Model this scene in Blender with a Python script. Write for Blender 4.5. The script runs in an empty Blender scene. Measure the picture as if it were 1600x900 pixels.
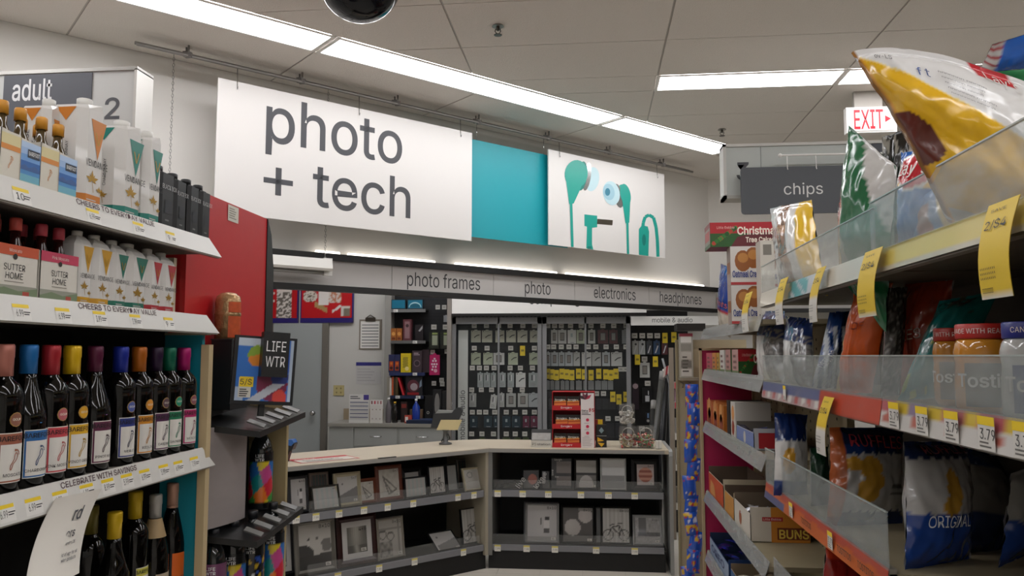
import bpy, math, random
from mathutils import Vector, Matrix, noise
R = math.radians
SC = bpy.context.scene
COL = SC.collection
random.seed(7)
# ------------------------------------------------------------------ camera
EYE = Vector((0, 0, 1.55)); FPX = 1244.0; PITCH = R(4.87); YAW = R(5.74)
cam = bpy.data.cameras.new('camera'); co = bpy.data.objects.new('camera', cam); COL.objects.link(co)
cam.sensor_width = 36; cam.lens = 36 * FPX / 1600; cam.clip_start = .05
co.location = EYE; co.rotation_euler = (R(90) + PITCH, 0, YAW)
SC.camera = co
# ------------------------------------------------------------------ world, exposure
w = bpy.data.worlds.new('world'); SC.world = w; w.use_nodes = True
w.node_tree.nodes['Background'].inputs[0].default_value = (1, .97, .93, 1)
w.node_tree.nodes['Background'].inputs[1].default_value = .05
vs = SC.view_settings
vs.view_transform = 'Standard'; vs.look = 'None'; vs.gamma = 1; vs.use_curve_mapping = False
vs.exposure = 0.14
TUBE = 9.5            # radiance of the fluorescent diffusers
# ------------------------------------------------------------------ geometry of the view: real planes of the shop
_f = Vector((-math.sin(YAW), math.cos(YAW), 0)); _r = Vector((math.cos(YAW), math.sin(YAW), 0)); _z = Vector((0, 0, 1))
_F = _f * math.cos(PITCH) + _z * math.sin(PITCH); _U = -_f * math.sin(PITCH) + _z * math.cos(PITCH)
def ray(x, y): return _r * ((x - 800) / FPX) + _U * ((450 - y) / FPX) + _F
def ax(x, y, X): d = ray(x, y); return EYE + d * (X / d.x)
def ay(x, y, Y): d = ray(x, y); return EYE + d * (Y / d.y)
def az(x, y, Z): d = ray(x, y); return EYE + d * ((Z - EYE.z) / d.z)
def ad(x, y, c): d = ray(x, y); return EYE + d * (c / (d.y - d.x))      # a plane at 45 degrees: Y - X = c
S2 = math.sqrt(.5)
DU = Vector((S2, S2, 0)); DN = Vector((S2, -S2, 0))                     # along / out of the diagonal wall
def dp(c, s, z, out=0): return Vector((-c / 2, c / 2, z)) + DU * s + DN * out  # point on diagonal plane, s along it
def ds(p): return p.x * S2 + p.y * S2
# ------------------------------------------------------------------ materials
def lin(h):
    if not isinstance(h, str): return tuple(h) + (1,)
    return tuple((lambda c: c / 12.92 if c <= .04045 else ((c + .055) / 1.055) ** 2.4)(int(h[i:i + 2], 16) / 255) for i in (0, 2, 4)) + (1,)
_M = {}
def mat(h, rough=.5, metal=0, coat=0, alpha=1, emit=0, noise_amt=0, bump=0, scale=20, spec=.5, trans=0):
    k = (h, rough, metal, coat, alpha, emit, noise_amt, bump, scale, spec, trans)
    if k in _M: return _M[k]
    m = bpy.data.materials.new('m_%s' % h); m.use_nodes = True; nt = m.node_tree; b = nt.nodes['Principled BSDF']
    c = lin(h); b.inputs['Base Color'].default_value = c; b.inputs['Roughness'].default_value = rough
    b.inputs['Metallic'].default_value = metal; b.inputs['Coat Weight'].default_value = coat
    b.inputs['Specular IOR Level'].default_value = spec; b.inputs['Alpha'].default_value = alpha
    b.inputs['Transmission Weight'].default_value = trans
    if emit: b.inputs['Emission Color'].default_value = c; b.inputs['Emission Strength'].default_value = emit
    tc = nt.nodes.new('ShaderNodeTexCoord'); n = nt.nodes.new('ShaderNodeTexNoise'); n.inputs['Scale'].default_value = scale; n.inputs['Detail'].default_value = 3
    nt.links.new(tc.outputs['Object'], n.inputs['Vector'])
    if noise_amt:
        mx = nt.nodes.new('ShaderNodeMix'); mx.data_type = 'RGBA'; mx.inputs[6].default_value = tuple(max(0, v * (1 - noise_amt)) for v in c[:3]) + (1,)
        mx.inputs[7].default_value = tuple(min(1, v * (1 + noise_amt)) for v in c[:3]) + (1,)
        nt.links.new(n.outputs['Fac'], mx.inputs[0]); nt.links.new(mx.outputs[2], b.inputs['Base Color'])
    else:
        mr = nt.nodes.new('ShaderNodeMapRange'); mr.inputs[3].default_value = max(.02, rough - .04); mr.inputs[4].default_value = min(1, rough + .04)
        nt.links.new(n.outputs['Fac'], mr.inputs[0]); nt.links.new(mr.outputs[0], b.inputs['Roughness'])
    if bump:
        bp = nt.nodes.new('ShaderNodeBump'); bp.inputs['Strength'].default_value = bump; bp.inputs['Distance'].default_value = .01
        nt.links.new(n.outputs['Fac'], bp.inputs['Height']); nt.links.new(bp.outputs[0], b.inputs['Normal'])
    _M[k] = m; return m
def acrylic(h='c9ccc8', clear=.62, scuff=.25, rough=.18):
    k = ('acr', h, clear, scuff, rough)
    if k in _M: return _M[k]
    m = bpy.data.materials.new('m_acrylic'); m.use_nodes = True; nt = m.node_tree; nt.nodes.clear()
    o = nt.nodes.new('ShaderNodeOutputMaterial'); t = nt.nodes.new('ShaderNodeBsdfTransparent'); p = nt.nodes.new('ShaderNodeBsdfPrincipled')
    p.inputs['Base Color'].default_value = lin(h); p.inputs['Roughness'].default_value = rough
    mx = nt.nodes.new('ShaderNodeMixShader'); tc = nt.nodes.new('ShaderNodeTexCoord'); n = nt.nodes.new('ShaderNodeTexNoise')
    n.inputs['Scale'].default_value = 9; n.inputs['Detail'].default_value = 6; mp = nt.nodes.new('ShaderNodeMapping'); mp.inputs['Scale'].default_value = (1, 1, 3)
    mr = nt.nodes.new('ShaderNodeMapRange'); mr.inputs[1].default_value = .35; mr.inputs[2].default_value = .7
    mr.inputs[3].default_value = 1 - clear; mr.inputs[4].default_value = min(1, 1 - clear + scuff)
    L = nt.links.new
    L(tc.outputs['Object'], mp.inputs[0]); L(mp.outputs[0], n.inputs['Vector']); L(n.outputs['Fac'], mr.inputs[0]); L(mr.outputs[0], mx.inputs[0])
    L(t.outputs[0], mx.inputs[1]); L(p.outputs[0], mx.inputs[2]); L(mx.outputs[0], o.inputs[0])
    _M[k] = m; return m
def vmat(rough=.4, coat=0, metal=0, bump=0):
    k = ('v', rough, coat, metal, bump)
    if k in _M: return _M[k]
    m = bpy.data.materials.new('m_print'); m.use_nodes = True; nt = m.node_tree; b = nt.nodes['Principled BSDF']
    a = nt.nodes.new('ShaderNodeAttribute'); a.attribute_name = 'ink'; nt.links.new(a.outputs['Color'], b.inputs['Base Color'])
    b.inputs['Roughness'].default_value = rough; b.inputs['Coat Weight'].default_value = coat; b.inputs['Metallic'].default_value = metal
    if bump:
        tc = nt.nodes.new('ShaderNodeTexCoord'); n = nt.nodes.new('ShaderNodeTexNoise'); n.inputs['Scale'].default_value = 14; n.inputs['Detail'].default_value = 2
        bp = nt.nodes.new('ShaderNodeBump'); bp.inputs['Strength'].default_value = bump; bp.inputs['Distance'].default_value = .012
        nt.links.new(tc.outputs['Object'], n.inputs['Vector']); nt.links.new(n.outputs['Fac'], bp.inputs['Height']); nt.links.new(bp.outputs[0], b.inputs['Normal'])
    _M[k] = m; return m
WHITE = mat('e6e4e0', .45); INK = mat('2a2a2c', .6); DGREY = mat('47484c', .55); CREAM = mat('b9ab8c', .5); BLACK = mat('0c0c0d', .5)
GREYM = mat('77787a', .45); CHROME = mat('c8c8c8', .18, 1); YEL = mat('e8c823', .5); PAPER = mat('dcdad4', .7); BRED = mat('b0131c', .45)
# ------------------------------------------------------------------ mesh builder
try: FONT = bpy.data.fonts.load(bpy.utils.system_resource('DATAFILES', path='fonts') + '/Inter.woff2')
except Exception: FONT = None
_T = {}
def _caph():
    cu = bpy.data.curves.new('t', 'FONT'); cu.body = 'H'
    if FONT: cu.font = FONT
    ob = bpy.data.objects.new('t', cu); me = bpy.data.meshes.new_from_object(ob); h = max(v.co.y for v in me.vertices) - min(v.co.y for v in me.vertices)
    bpy.data.objects.remove(ob); bpy.data.meshes.remove(me); return h
CAPH = _caph()
def textgeo(s, bold=0, spacing=1.0):
    """triangles of a line of writing, scaled to a cap height of 1, left at x = 0: (verts, faces, width)"""
    k = (s, bold, spacing)
    if k not in _T:
        cu = bpy.data.curves.new('t', 'FONT'); cu.body = s; cu.resolution_u = 3; cu.offset = bold; cu.space_character = spacing
        if FONT: cu.font = FONT
        ob = bpy.data.objects.new('t', cu); me = bpy.data.meshes.new_from_object(ob)
        vs_ = [v.co.copy() for v in me.vertices]; fs = [tuple(p.vertices) for p in me.polygons]
        x0 = min((v.x for v in vs_), default=0); x1 = max((v.x for v in vs_), default=1)
        kk = 1 / CAPH
        _T[k] = ([Vector(((v.x - x0) * kk, v.y * kk, 0)) for v in vs_], fs, (x1 - x0) * kk)
        bpy.data.objects.remove(ob); bpy.data.curves.remove(cu); bpy.data.meshes.remove(me)
    return _T[k]
def frame(o, x, y):
    x = Vector(x).normalized(); y = Vector(y); y = (y - x * y.dot(x)).normalized(); n = x.cross(y)
    m = Matrix.Identity(4)
    for i, c in enumerate((x, y, n)): m.col[i][:3] = c
    m.col[3][:3] = o; return m
def fX(o): return frame(o, (0, 1, 0), (0, 0, 1))      # faces +X
def fXn(o): return frame(o, (0, -1, 0), (0, 0, 1))    # faces -X
def fY(o): return frame(o, (1, 0, 0), (0, 0, 1))      # faces -Y
def fD(o): return frame(o, DU, (0, 0, 1))             # faces out of the diagonal wall
class MB:
    def __init__(s, base=None): s.v = []; s.f = []; s.m = []; s.sm = []; s.base = base; s.cols = None
    def face(s, idx, m, sm=False): s.f.append(tuple(idx)); s.m.append(m); s.sm.append(sm)
    def poly(s, pts, m, sm=False):
        n = len(s.v); s.v += [Vector(p) for p in pts]; s.face(range(n, n + len(pts)), m, sm); return s
    def box(s, x0, x1, y0, y1, z0, z1, m, M=None):
        if x0 > x1: x0, x1 = x1, x0
        if y0 > y1: y0, y1 = y1, y0
        if z0 > z1: z0, z1 = z1, z0
        n = len(s.v); p = [Vector((x, y, z)) for z in (z0, z1) for x, y in ((x0, y0), (x1, y0), (x1, y1), (x0, y1))]
        if M: p = [M @ q for q in p]
        s.v += p
        for q in ((0, 3, 2, 1), (4, 5, 6, 7), (0, 1, 5, 4), (1, 2, 6, 5), (2, 3, 7, 6), (3, 0, 4, 7)): s.face([n + i for i in q], m)
        return s
    def prism(s, pts, d, m, sm=False, capm=None):
        """closed outline pts extruded along d"""
        pts = [Vector(p) for p in pts]; d = Vector(d); n = len(s.v); k = len(pts)
        s.v += pts + [p + d for p in pts]
        nrm = Vector((0, 0, 0))
        for i in range(k): nrm += (pts[i] - pts[0]).cross(pts[(i + 1) % k] - pts[0])
        flip = nrm.dot(d) > 0
        a = list(range(n, n + k)); b = list(range(n + k, n + 2 * k))
        s.face(a[::-1] if flip else a, capm or m); s.face(b if flip else b[::-1], capm or m)
        for i in range(k):
            j = (i + 1) % k; q = [n + i, n + j, n + k + j, n + k + i]; s.face(q if flip else q[::-1], m, sm)
        return s
    def lathe(s, prof, m, seg=20, o=(0, 0, 0), M=None, mats=None, cap=True):
        """prof: (radius, height) from the bottom up"""
        n = len(s.v); o = Vector(o)
        for r, h in prof:
            for i in range(seg):
                a = 2 * math.pi * i / seg; p = o + Vector((r * math.cos(a), r * math.sin(a), h)); s.v.append(M @ p if M else p)
        for j in range(len(prof) - 1):
            mm = mats[j] if mats else m
            for i in range(seg):
                k = (i + 1) % seg; s.face((n + j * seg + i, n + j * seg + k, n + (j + 1) * seg + k, n + (j + 1) * seg + i), mm, True)
        if cap:
            s.face([n + i for i in range(seg)][::-1], mats[0] if mats else m); t = n + (len(prof) - 1) * seg; s.face([t + i for i in range(seg)], mats[-1] if mats else m)
        return s
    def tube(s, pts, r, m, seg=8, close=False):
        pts = [Vector(p) for p in pts]; n = len(s.v); K = len(pts)
        up = Vector((0, 0, 1))
        for i, p in enumerate(pts):
            t = (pts[min(i + 1, K - 1)] - pts[max(i - 1, 0)]).normalized()
            u = t.cross(up if abs(t.z) < .9 else Vector((1, 0, 0))).normalized(); v = t.cross(u)
            for j in range(seg): a = 2 * math.pi * j / seg; s.v.append(p + (u * math.cos(a) + v * math.sin(a)) * r)
        for i in range(K - 1):
            for j in range(seg):
                k = (j + 1) % seg; s.face((n + i * seg + j, n + i * seg + k, n + (i + 1) * seg + k, n + (i + 1) * seg + j), m, True)
        s.face([n + j for j in range(seg)][::-1], m); s.face([n + (K - 1) * seg + j for j in range(seg)], m)
        return s
    def text(s, t, M, m, h=None, width=None, align='L', lift=.0006, bold=0, warp=None, spacing=1.0, maxh=None):
        """writing with cap height h (or fitted to a width) in the XY plane of M, its baseline at the origin"""
        vs_, fs, wd = textgeo(t, bold, spacing)
        sx = h if h else width / wd
        if h and width: sx = width / wd
        sy = h if h else sx
        if maxh and sy > maxh: sy = maxh
        ox = {'L': 0, 'C': -wd * sx / 2, 'R': -wd * sx}[align]; n = len(s.v)
        for v in vs_:
            p = Vector((v.x * sx + ox, v.y * sy, lift)); s.v.append(warp(p) if warp else M @ p)
        for f_ in fs: s.face([n + i for i in f_], m)
        return s
    def rect(s, M, x0, x1, y0, y1, m, lift=.0004):
        s.poly([M @ Vector(p) for p in ((x0, y0, lift), (x1, y0, lift), (x1, y1, lift), (x0, y1, lift))], m); return s
    def disc(s, M, x, y, r, m, lift=.0006, seg=16, ry=None):
        s.poly([M @ Vector((x + r * math.cos(2 * math.pi * i / seg), y + (ry or r) * math.sin(2 * math.pi * i / seg), lift)) for i in range(seg)], m); return s
    def bars(s, M, x0, x1, y0, y1, n, m, lift=.0005, fill=.45):
        """lines of small print"""
        for i in range(n):
            yy = y1 - (i + .5) * (y1 - y0) / n; hh = fill * (y1 - y0) / n / 2; s.rect(M, x0, x0 + (x1 - x0) * (.7 + .3 * ((i * 37) % 10) / 10), yy - hh, yy + hh, m, lift)
        return s
    def cyl(s, c, r, a0, a1, z0, z1, m, n=8, face=0.0):
        """patch of a cylinder wall round c, angles about the facing direction"""
        b = len(s.v); c = Vector(c)
        for i in range(n + 1):
            a = face + a0 + (a1 - a0) * i / n
            for z in (z0, z1): s.v.append(c + Vector((r * math.cos(a), r * math.sin(a), z)))
        for i in range(n): s.face((b + 2 * i, b + 2 * i + 2, b + 2 * i + 3, b + 2 * i + 1), m, True)
        return s
    def grid(s, fn, nu, nv, m, sm=True, ink=None):
        """surface fn(u, v); ink(u, v) gives a printed colour per point"""
        n = len(s.v)
        if ink and s.cols is None: s.cols = {}
        for j in range(nv + 1):
            for i in range(nu + 1):
                u, v = i / nu, j / nv
                if ink: s.cols[len(s.v)] = ink(u, v)
                s.v.append(Vector(fn(u, v)))
        for j in range(nv):
            for i in range(nu): a = n + j * (nu + 1) + i; s.face((a, a + 1, a + nu + 2, a + nu + 1), m, sm)
        return s
    def plate(s, M, x0, x1, y0, y1, t, m):
        return s.box(x0, x1, y0, y1, -t, 0, m, M)
    def mesh(s, name, off=None):
        me = bpy.data.meshes.new(name); off = off or Vector((0, 0, 0))
        if isinstance(off, Matrix): vv = [tuple(off @ p) for p in s.v]
        else: vv = [tuple(p - off) for p in s.v]
        me.from_pydata(vv, [], s.f); ms = []
        for m in s.m:
            if m not in ms: ms.append(m)
        for m in ms: me.materials.append(m)
        ix = {m: i for i, m in enumerate(ms)}
        me.polygons.foreach_set('material_index', [ix[m] for m in s.m]); me.polygons.foreach_set('use_smooth', s.sm)
        if s.cols:
            at = me.color_attributes.new('ink', 'FLOAT_COLOR', 'POINT'); buf = []
            for i in range(len(s.v)): buf += s.cols.get(i, (1, 1, 1, 1))
            at.data.foreach_set('color', buf)
        me.update(); return me
    def build(s, name, parent=None, loc=None, rot=None):
        """one object. With a parent, the points are in the shop's frame unless the parent is placed by its own frame"""
        if parent is not None and '_w' not in parent: off = WORLD.get(parent.name, Vector((0, 0, 0)))
        elif parent is not None: off = None
        else: off = Vector(loc) if loc is not None else None
        o = bpy.data.objects.new(name, s.mesh(name, off if off is not None else None)); COL.objects.link(o)
        if parent is not None:
            o.parent = parent
            if '_w' in parent: o['_w'] = 1
            else: WORLD[o.name] = off
        else:
            if loc is not None: o.location = loc
            WORLD[o.name] = Vector(loc) if loc is not None else Vector((0, 0, 0))
        return o
WORLD = {}
def tag(o, label=None, cat=None, group=None, kind=None):
    for k, v in (('label', label), ('category', cat), ('group', group), ('kind', kind)):
        if v: o[k] = v
    return o
def thing(name, label, cat, loc=(0, 0, 0), group=None):
    """an empty at the base of a thing; its parts are written in shop coordinates"""
    o = bpy.data.objects.new(name, None); COL.objects.link(o); o.location = loc; o.empty_display_size = .1; WORLD[o.name] = Vector(loc)
    return tag(o, label, cat, group)
def local(name, label, cat, M, group=None):
    """an empty with its own frame M; its parts are written in that frame"""
    o = bpy.data.objects.new(name, None); COL.objects.link(o); o.matrix_world = M; o.empty_display_size = .1; o['_w'] = 1
    return tag(o, label, cat, group)
def inst(name, me, parent, loc=(0, 0, 0), M=None):
    """another object sharing a mesh (shop coordinates)"""
    o = bpy.data.objects.new(name, me); COL.objects.link(o)
    if parent is not None:
        o.parent = parent
        if '_w' in parent: o['_w'] = 1; off = Vector((0, 0, 0))
        else: off = WORLD.get(parent.name, Vector((0, 0, 0)))
    else: off = Vector((0, 0, 0))
    if M is not None:
        o.matrix_local = Matrix.Translation(-off) @ M
    else: o.location = Vector(loc) - off
    return o
ORD = ['first', 'second', 'third', 'fourth', 'fifth', 'sixth', 'seventh', 'eighth', 'ninth', 'tenth', 'eleventh', 'twelfth', 'thirteenth', 'fourteenth', 'fifteenth', 'sixteenth', 'seventeenth', 'eighteenth', 'nineteenth', 'twentieth']
def lerp(a, b, t): return a + (b - a) * t
# ================================================================== THE SETTING
CEIL = 3.43; WC = 7.32; FC = 7.16; BACKY = 8.95
floor_m = mat('cbc3b6', .35, noise_amt=.08, scale=3)
fl = MB().box(-7, 6, -4, 9.2, -.1, -.004, mat('bcb6ac', .5)).build('floor'); tag(fl, 'beige vinyl tile shop floor', kind='structure')
tme = MB().box(-.151, .151, -.151, .151, -.02, 0, floor_m).mesh('floor_tile')
for i in range(6):                                        # the strip of floor in front of the counter
    for j in range(4): inst('floor_tile', tme, fl, (-1.15 + i * .305, 5.05 + j * .305, 0))
# walls: the long diagonal wall (solid at the left, a bulkhead over the photo counter)
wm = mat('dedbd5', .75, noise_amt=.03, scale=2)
sL = -4.2; sC = ds(ad(395, 450, WC)); cornerP = ad(1118, 460, FC); sR = ds(cornerP) + .06
wd_ = MB()
wd_.prism([dp(WC, sL, 0), dp(WC, sC, 0), dp(WC, sC, 0, -.15), dp(WC, sL, 0, -.15)], (0, 0, CEIL), wm)
wd_.prism([dp(WC, sC, 2.04), dp(WC, sR, 2.04), dp(WC, sR, 2.04, -.15), dp(WC, sC, 2.04, -.15)], (0, 0, CEIL - 2.04), wm)
tag(wd_.build('wall_diagonal'), 'white diagonal wall with bulkhead over the photo counter', kind='structure')
cx, cy = cornerP.x, cornerP.y
wr0 = dp(WC, sR, 0)
tag(MB().box(wr0.x, 6, wr0.y, wr0.y + .15, 2.04, CEIL, wm).build('wall_bulkhead'), 'white bulkhead continuing to the right over the far shelves', kind='structure')
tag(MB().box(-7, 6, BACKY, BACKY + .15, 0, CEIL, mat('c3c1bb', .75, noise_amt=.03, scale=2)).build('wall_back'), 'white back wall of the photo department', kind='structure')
tag(MB().box(6, 6.15, -4, BACKY + .15, 0, CEIL, wm).build('wall_right'), 'white right side wall', kind='structure')
tag(MB().box(-7.15, -7, -4, BACKY + .15, 0, CEIL, wm).build('wall_left'), 'white left side wall', kind='structure')
tag(MB().box(-7, 6, -4.15, -4, 0, CEIL, wm).build('wall_front'), 'white wall at the shop front', kind='structure')
# ceiling: slab, tees and lay-in tiles
tee = mat('b0aaa2', .5); tilem = mat('ddd7cf', .9, noise_amt=.07, bump=.35, scale=160, spec=.2)
ce = MB().box(-7.2, 6.2, -4.2, 9.3, CEIL + .006, CEIL + .1, tee).build('ceiling'); tag(ce, 'dropped ceiling of grey mineral tiles', kind='structure')
C_IN, C_OUT = 5.92, 6.35                                   # edges of the row of lights along the wall
def clip(poly, c, keep_less):
    out = []
    for i in range(len(poly)):
        a, b = poly[i], poly[(i + 1) % len(poly)]; fa, fb = (a[1] - a[0]) - c, (b[1] - b[0]) - c
        if not keep_less: fa, fb = -fa, -fb
        if fa <= 0: out.append(a)
        if (fa <= 0) != (fb <= 0): t = fa / (fa - fb); out.append((a[0] + (b[0] - a[0]) * t, a[1] + (b[1] - a[1]) * t))
    return out
GX, GW = .453, 1.2375
ylines = [1.02 + .61 * k for k in range(8)] + [5.60 + .61 * k for k in range(6)]
ylines = sorted(set(round(y, 3) for y in ylines))
def tile(poly, g=.005):
    c = (sum(p[0] for p in poly) / len(poly), sum(p[1] for p in poly) / len(poly))
    ins = []
    for p in poly:
        d = Vector((c[0] - p[0], c[1] - p[1], 0)); l = d.length; d = d / l if l else d; ins.append(Vector((p[0], p[1], CEIL)) + d * g * 1.4)
    MB().prism(ins, (0, 0, .0055), tilem).build('ceiling_tile', ce)
lights_at = []
for k in range(-4, 4):
    x0 = GX + k * GW; x1 = x0 + GW
    for y0, y1 in zip(ylines[:-1], ylines[1:]):
        if abs(y0 - 5.29) < .02 and k in (0, 1, 2): lights_at.append((x0, x1, y0, y1)); continue
        p = clip([(x0, y0), (x1, y0), (x1, y1), (x0, y1)], C_IN, True)
        if len(p) > 2 and abs(sum(p[i][0] * p[(i + 1) % len(p)][1] - p[(i + 1) % len(p)][0] * p[i][1] for i in range(len(p)))) > .01: tile(p)
MB().box(-7, 6, -4, .41 + .61, CEIL, CEIL + .0055, tilem).build('ceiling_tile', ce)        # plain field behind the camera
MB().box(-7, GX - 4 * GW - .005, 1.03, 6, CEIL, CEIL + .0055, tilem).build('ceiling_tile', ce)
s0 = ds(az(500, 75, CEIL)); SG = (ds(az(950, 190, CEIL)) - s0) / 2.
for k in range(-4, 7):                                     # border tiles between the lights and the wall
    a, b = s0 + k * SG, s0 + (k + 1) * SG
    tile([tuple(dp(C_OUT, a, 0)[:2]), tuple(dp(C_OUT, b, 0)[:2]), tuple(dp(WC, b, 0)[:2]), tuple(dp(WC, a, 0)[:2])])
    if k < -3 or k > 3: tile([tuple(dp(C_IN, a, 0)[:2]), tuple(dp(C_IN, b, 0)[:2]), tuple(dp(C_OUT, b, 0)[:2]), tuple(dp(C_OUT, a, 0)[:2])])
# fluorescent ceiling lights (recessed lens in a thin white frame)
lens = mat('fdfcff', .5, emit=TUBE)
def ceiling_light(quad, label, group):
    q = [Vector((p[0], p[1], CEIL)) for p in quad]; c = sum(q, Vector()) / 4
    t = thing('ceiling_light', label, 'ceiling light', c, group)
    f_ = MB()
    for i in range(4):
        a, b = q[i], q[(i + 1) % 4]; n = (c - (a + b) / 2).normalized(); d = (b - a).normalized()
        f_.prism([a, b, b + n * .02 - d * .02, a + n * .02 + d * .02], (0, 0, -.006), mat('d9d6d0', .4))
    f_.build('frame', t)
    ins = [p + ((c - p).normalized()) * .026 + Vector((0, 0, -.002)) for p in q]
    MB().prism(ins, (0, 0, .006), lens).build('lens', t)
n_ = 0
wl = ['nearest the camera of the row along the photo wall', 'left of the hanging sign, along the photo wall', 'over the big hanging sign in the row along the photo wall', 'over the earbud poster in the row along the photo wall', 'farthest of the row along the photo wall']
for k in range(-2, 2):
    a, b = s0 + 2 * k * SG + .01, s0 + 2 * (k + 1) * SG - .01
    if k == 1: b = ds(az(1128, 238, CEIL))
    ceiling_light([dp(C_IN, a, 0), dp(C_IN, b, 0), dp(C_OUT, b, 0), dp(C_OUT, a, 0)], 'long fluorescent ceiling light ' + wl[k + 2], 'fluorescent ceiling lights')
for i, (x0, x1, y0, y1) in enumerate(lights_at):
    ceiling_light([(x0, y0), (x1, y0), (x1, y0 + .31), (x0, y0 + .31)], ['fluorescent ceiling light left of the red exit sign', 'fluorescent ceiling light above the red exit sign, partly behind a chip bag', 'fluorescent ceiling light right of the red exit sign'][i], 'fluorescent ceiling lights')
for k, yy in enumerate((3.05, .61, -1.83)):                          # the next rows of the same lights, over and behind the camera
    for i, x0 in enumerate((-3.26, -2.02, -.784, .453, 1.69, 2.93, 4.2)):
        if k == 0 and i == 0: continue
        ceiling_light([(x0, yy), (x0 + 1.2275, yy), (x0 + 1.2275, yy + .31), (x0, yy + .31)], 'fluorescent ceiling light in the row %s, %s from the left' % (('over the aisle ahead', 'over the camera', 'behind the camera')[k], ORD[i]), 'fluorescent ceiling lights')
for i, (x0, y0) in enumerate(((-3.5, 6.9), (-2.1, 6.9), (-2.4, 7.6), (-1.12, 7.65), (-3.8, 7.6))):       # photo lab behind the bulkhead
    ceiling_light([(x0, y0), (x0 + 1.22, y0), (x0 + 1.22, y0 + .31), (x0, y0 + .31)], 'fluorescent ceiling light inside the photo lab, %s' % ('by the staff door', 'over the left half', 'over the drawer cabinet', 'over the glass cases', 'over the clipboard')[i], 'fluorescent ceiling lights')
# ------------------------------------------------------------------ fascia of the photo department
zb, zt = ad(425, 444, FC).z + .013, ad(430, 401, FC).z + .004
sF0 = ds(ad(405, 440, FC)); sF1 = ds(cornerP)
t = thing('department_fascia', 'long grey fascia with department names between black rails over the photo counter', 'sign', dp(FC, sF0, zb))
fas = mat('b5b1ad', .5)
seams = [sF0] + [ds(ad(x, 455, FC)) for x in (612, 771, 898, 1014)] + [sF1]
names = [None, ('photo frames', 636, 750, 449, 452), ('photo', 820, 860, 456, 460), ('electronics', 928, 993, 466, 468), ('headphones', 1031, 1096, 471, 474)]
for i in range(5):
    p = MB(); a, b = seams[i], seams[i + 1]
    p.prism([dp(FC, a + .002, zb), dp(FC, b - .002, zb), dp(FC, b - .002, zb, -.02), dp(FC, a + .002, zb, -.02)], (0, 0, zt - zb), fas)
    if names[i]:
        s_, x0, x1, y0, y1 = names[i]; A = ad(x0, y0, FC); B = ad(x1, y1, FC); z = (zb + zt) / 2 - .052
        p.text(s_, fD(dp(FC, ds(A), z)), INK, h=.104, width=(B - A).length, lift=.001)
    p.build('sign_panel', t)
for z0, z1, nm in ((zb - .04, zb, 'lower_rail'), (zt, zt + .046, 'upper_rail')):
    MB().prism([dp(FC, sF0, z0, .03), dp(FC, sF1 + .02, z0, .03), dp(FC, sF1 + .02, z0, -.05), dp(FC, sF0, z0, -.05)], (0, 0, z1 - z0), mat('0e0d0c', .45)).build(nm, t)
t2 = thing('department_fascia', 'short grey fascia turning the corner beside the donut bag', 'sign', (cx, cy, zb))
p = MB().box(cx + .03, 4.5, cy, cy + .02, zb, zt, fas); p.text('p', fY((cx + .08, cy, (zb + zt) / 2 - .045)), INK, h=.088, lift=.001); p.build('sign_panel', t2)
for z0, z1, nm in ((zb - .04, zb, 'lower_rail'), (zt, zt + .046, 'upper_rail')): MB().box(cx + .03, 4.5, cy - .03, cy + .05, z0, z1, mat('0e0d0c', .45)).build(nm, t2)
# tubes standing behind the upper rail
tubem = mat('fff8ee', .4, emit=2.2)
for i, (xa, xb) in enumerate(((496, 541), (547, 690), (697, 708), (716, 880), (890, 1108))):
    a, b = ds(ad(xa, 400, FC)), ds(ad(xb, 400, FC)); z = zt + .06
    if xb - xa < 20: continue
    t = thing('tube_light', 'fluorescent tube glowing above the fascia, %s from the left' % ORD[i if i < 2 else i - 1], 'tube light', dp(FC, a, zt + .035, -.06), 'tubes above the fascia')
    MB().prism([dp(FC, a, zt + .001, -.052), dp(FC, b, zt + .001, -.052), dp(FC, b, zt + .001, -.10), dp(FC, a, zt + .001, -.10)], (0, 0, .03), mat('d8d6d2', .4)).build('housing', t)
    MB().tube([dp(FC, a + .02, z, -.07), dp(FC, b - .02, z, -.07)], .016, tubem, 10).build('tube', t)
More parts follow.
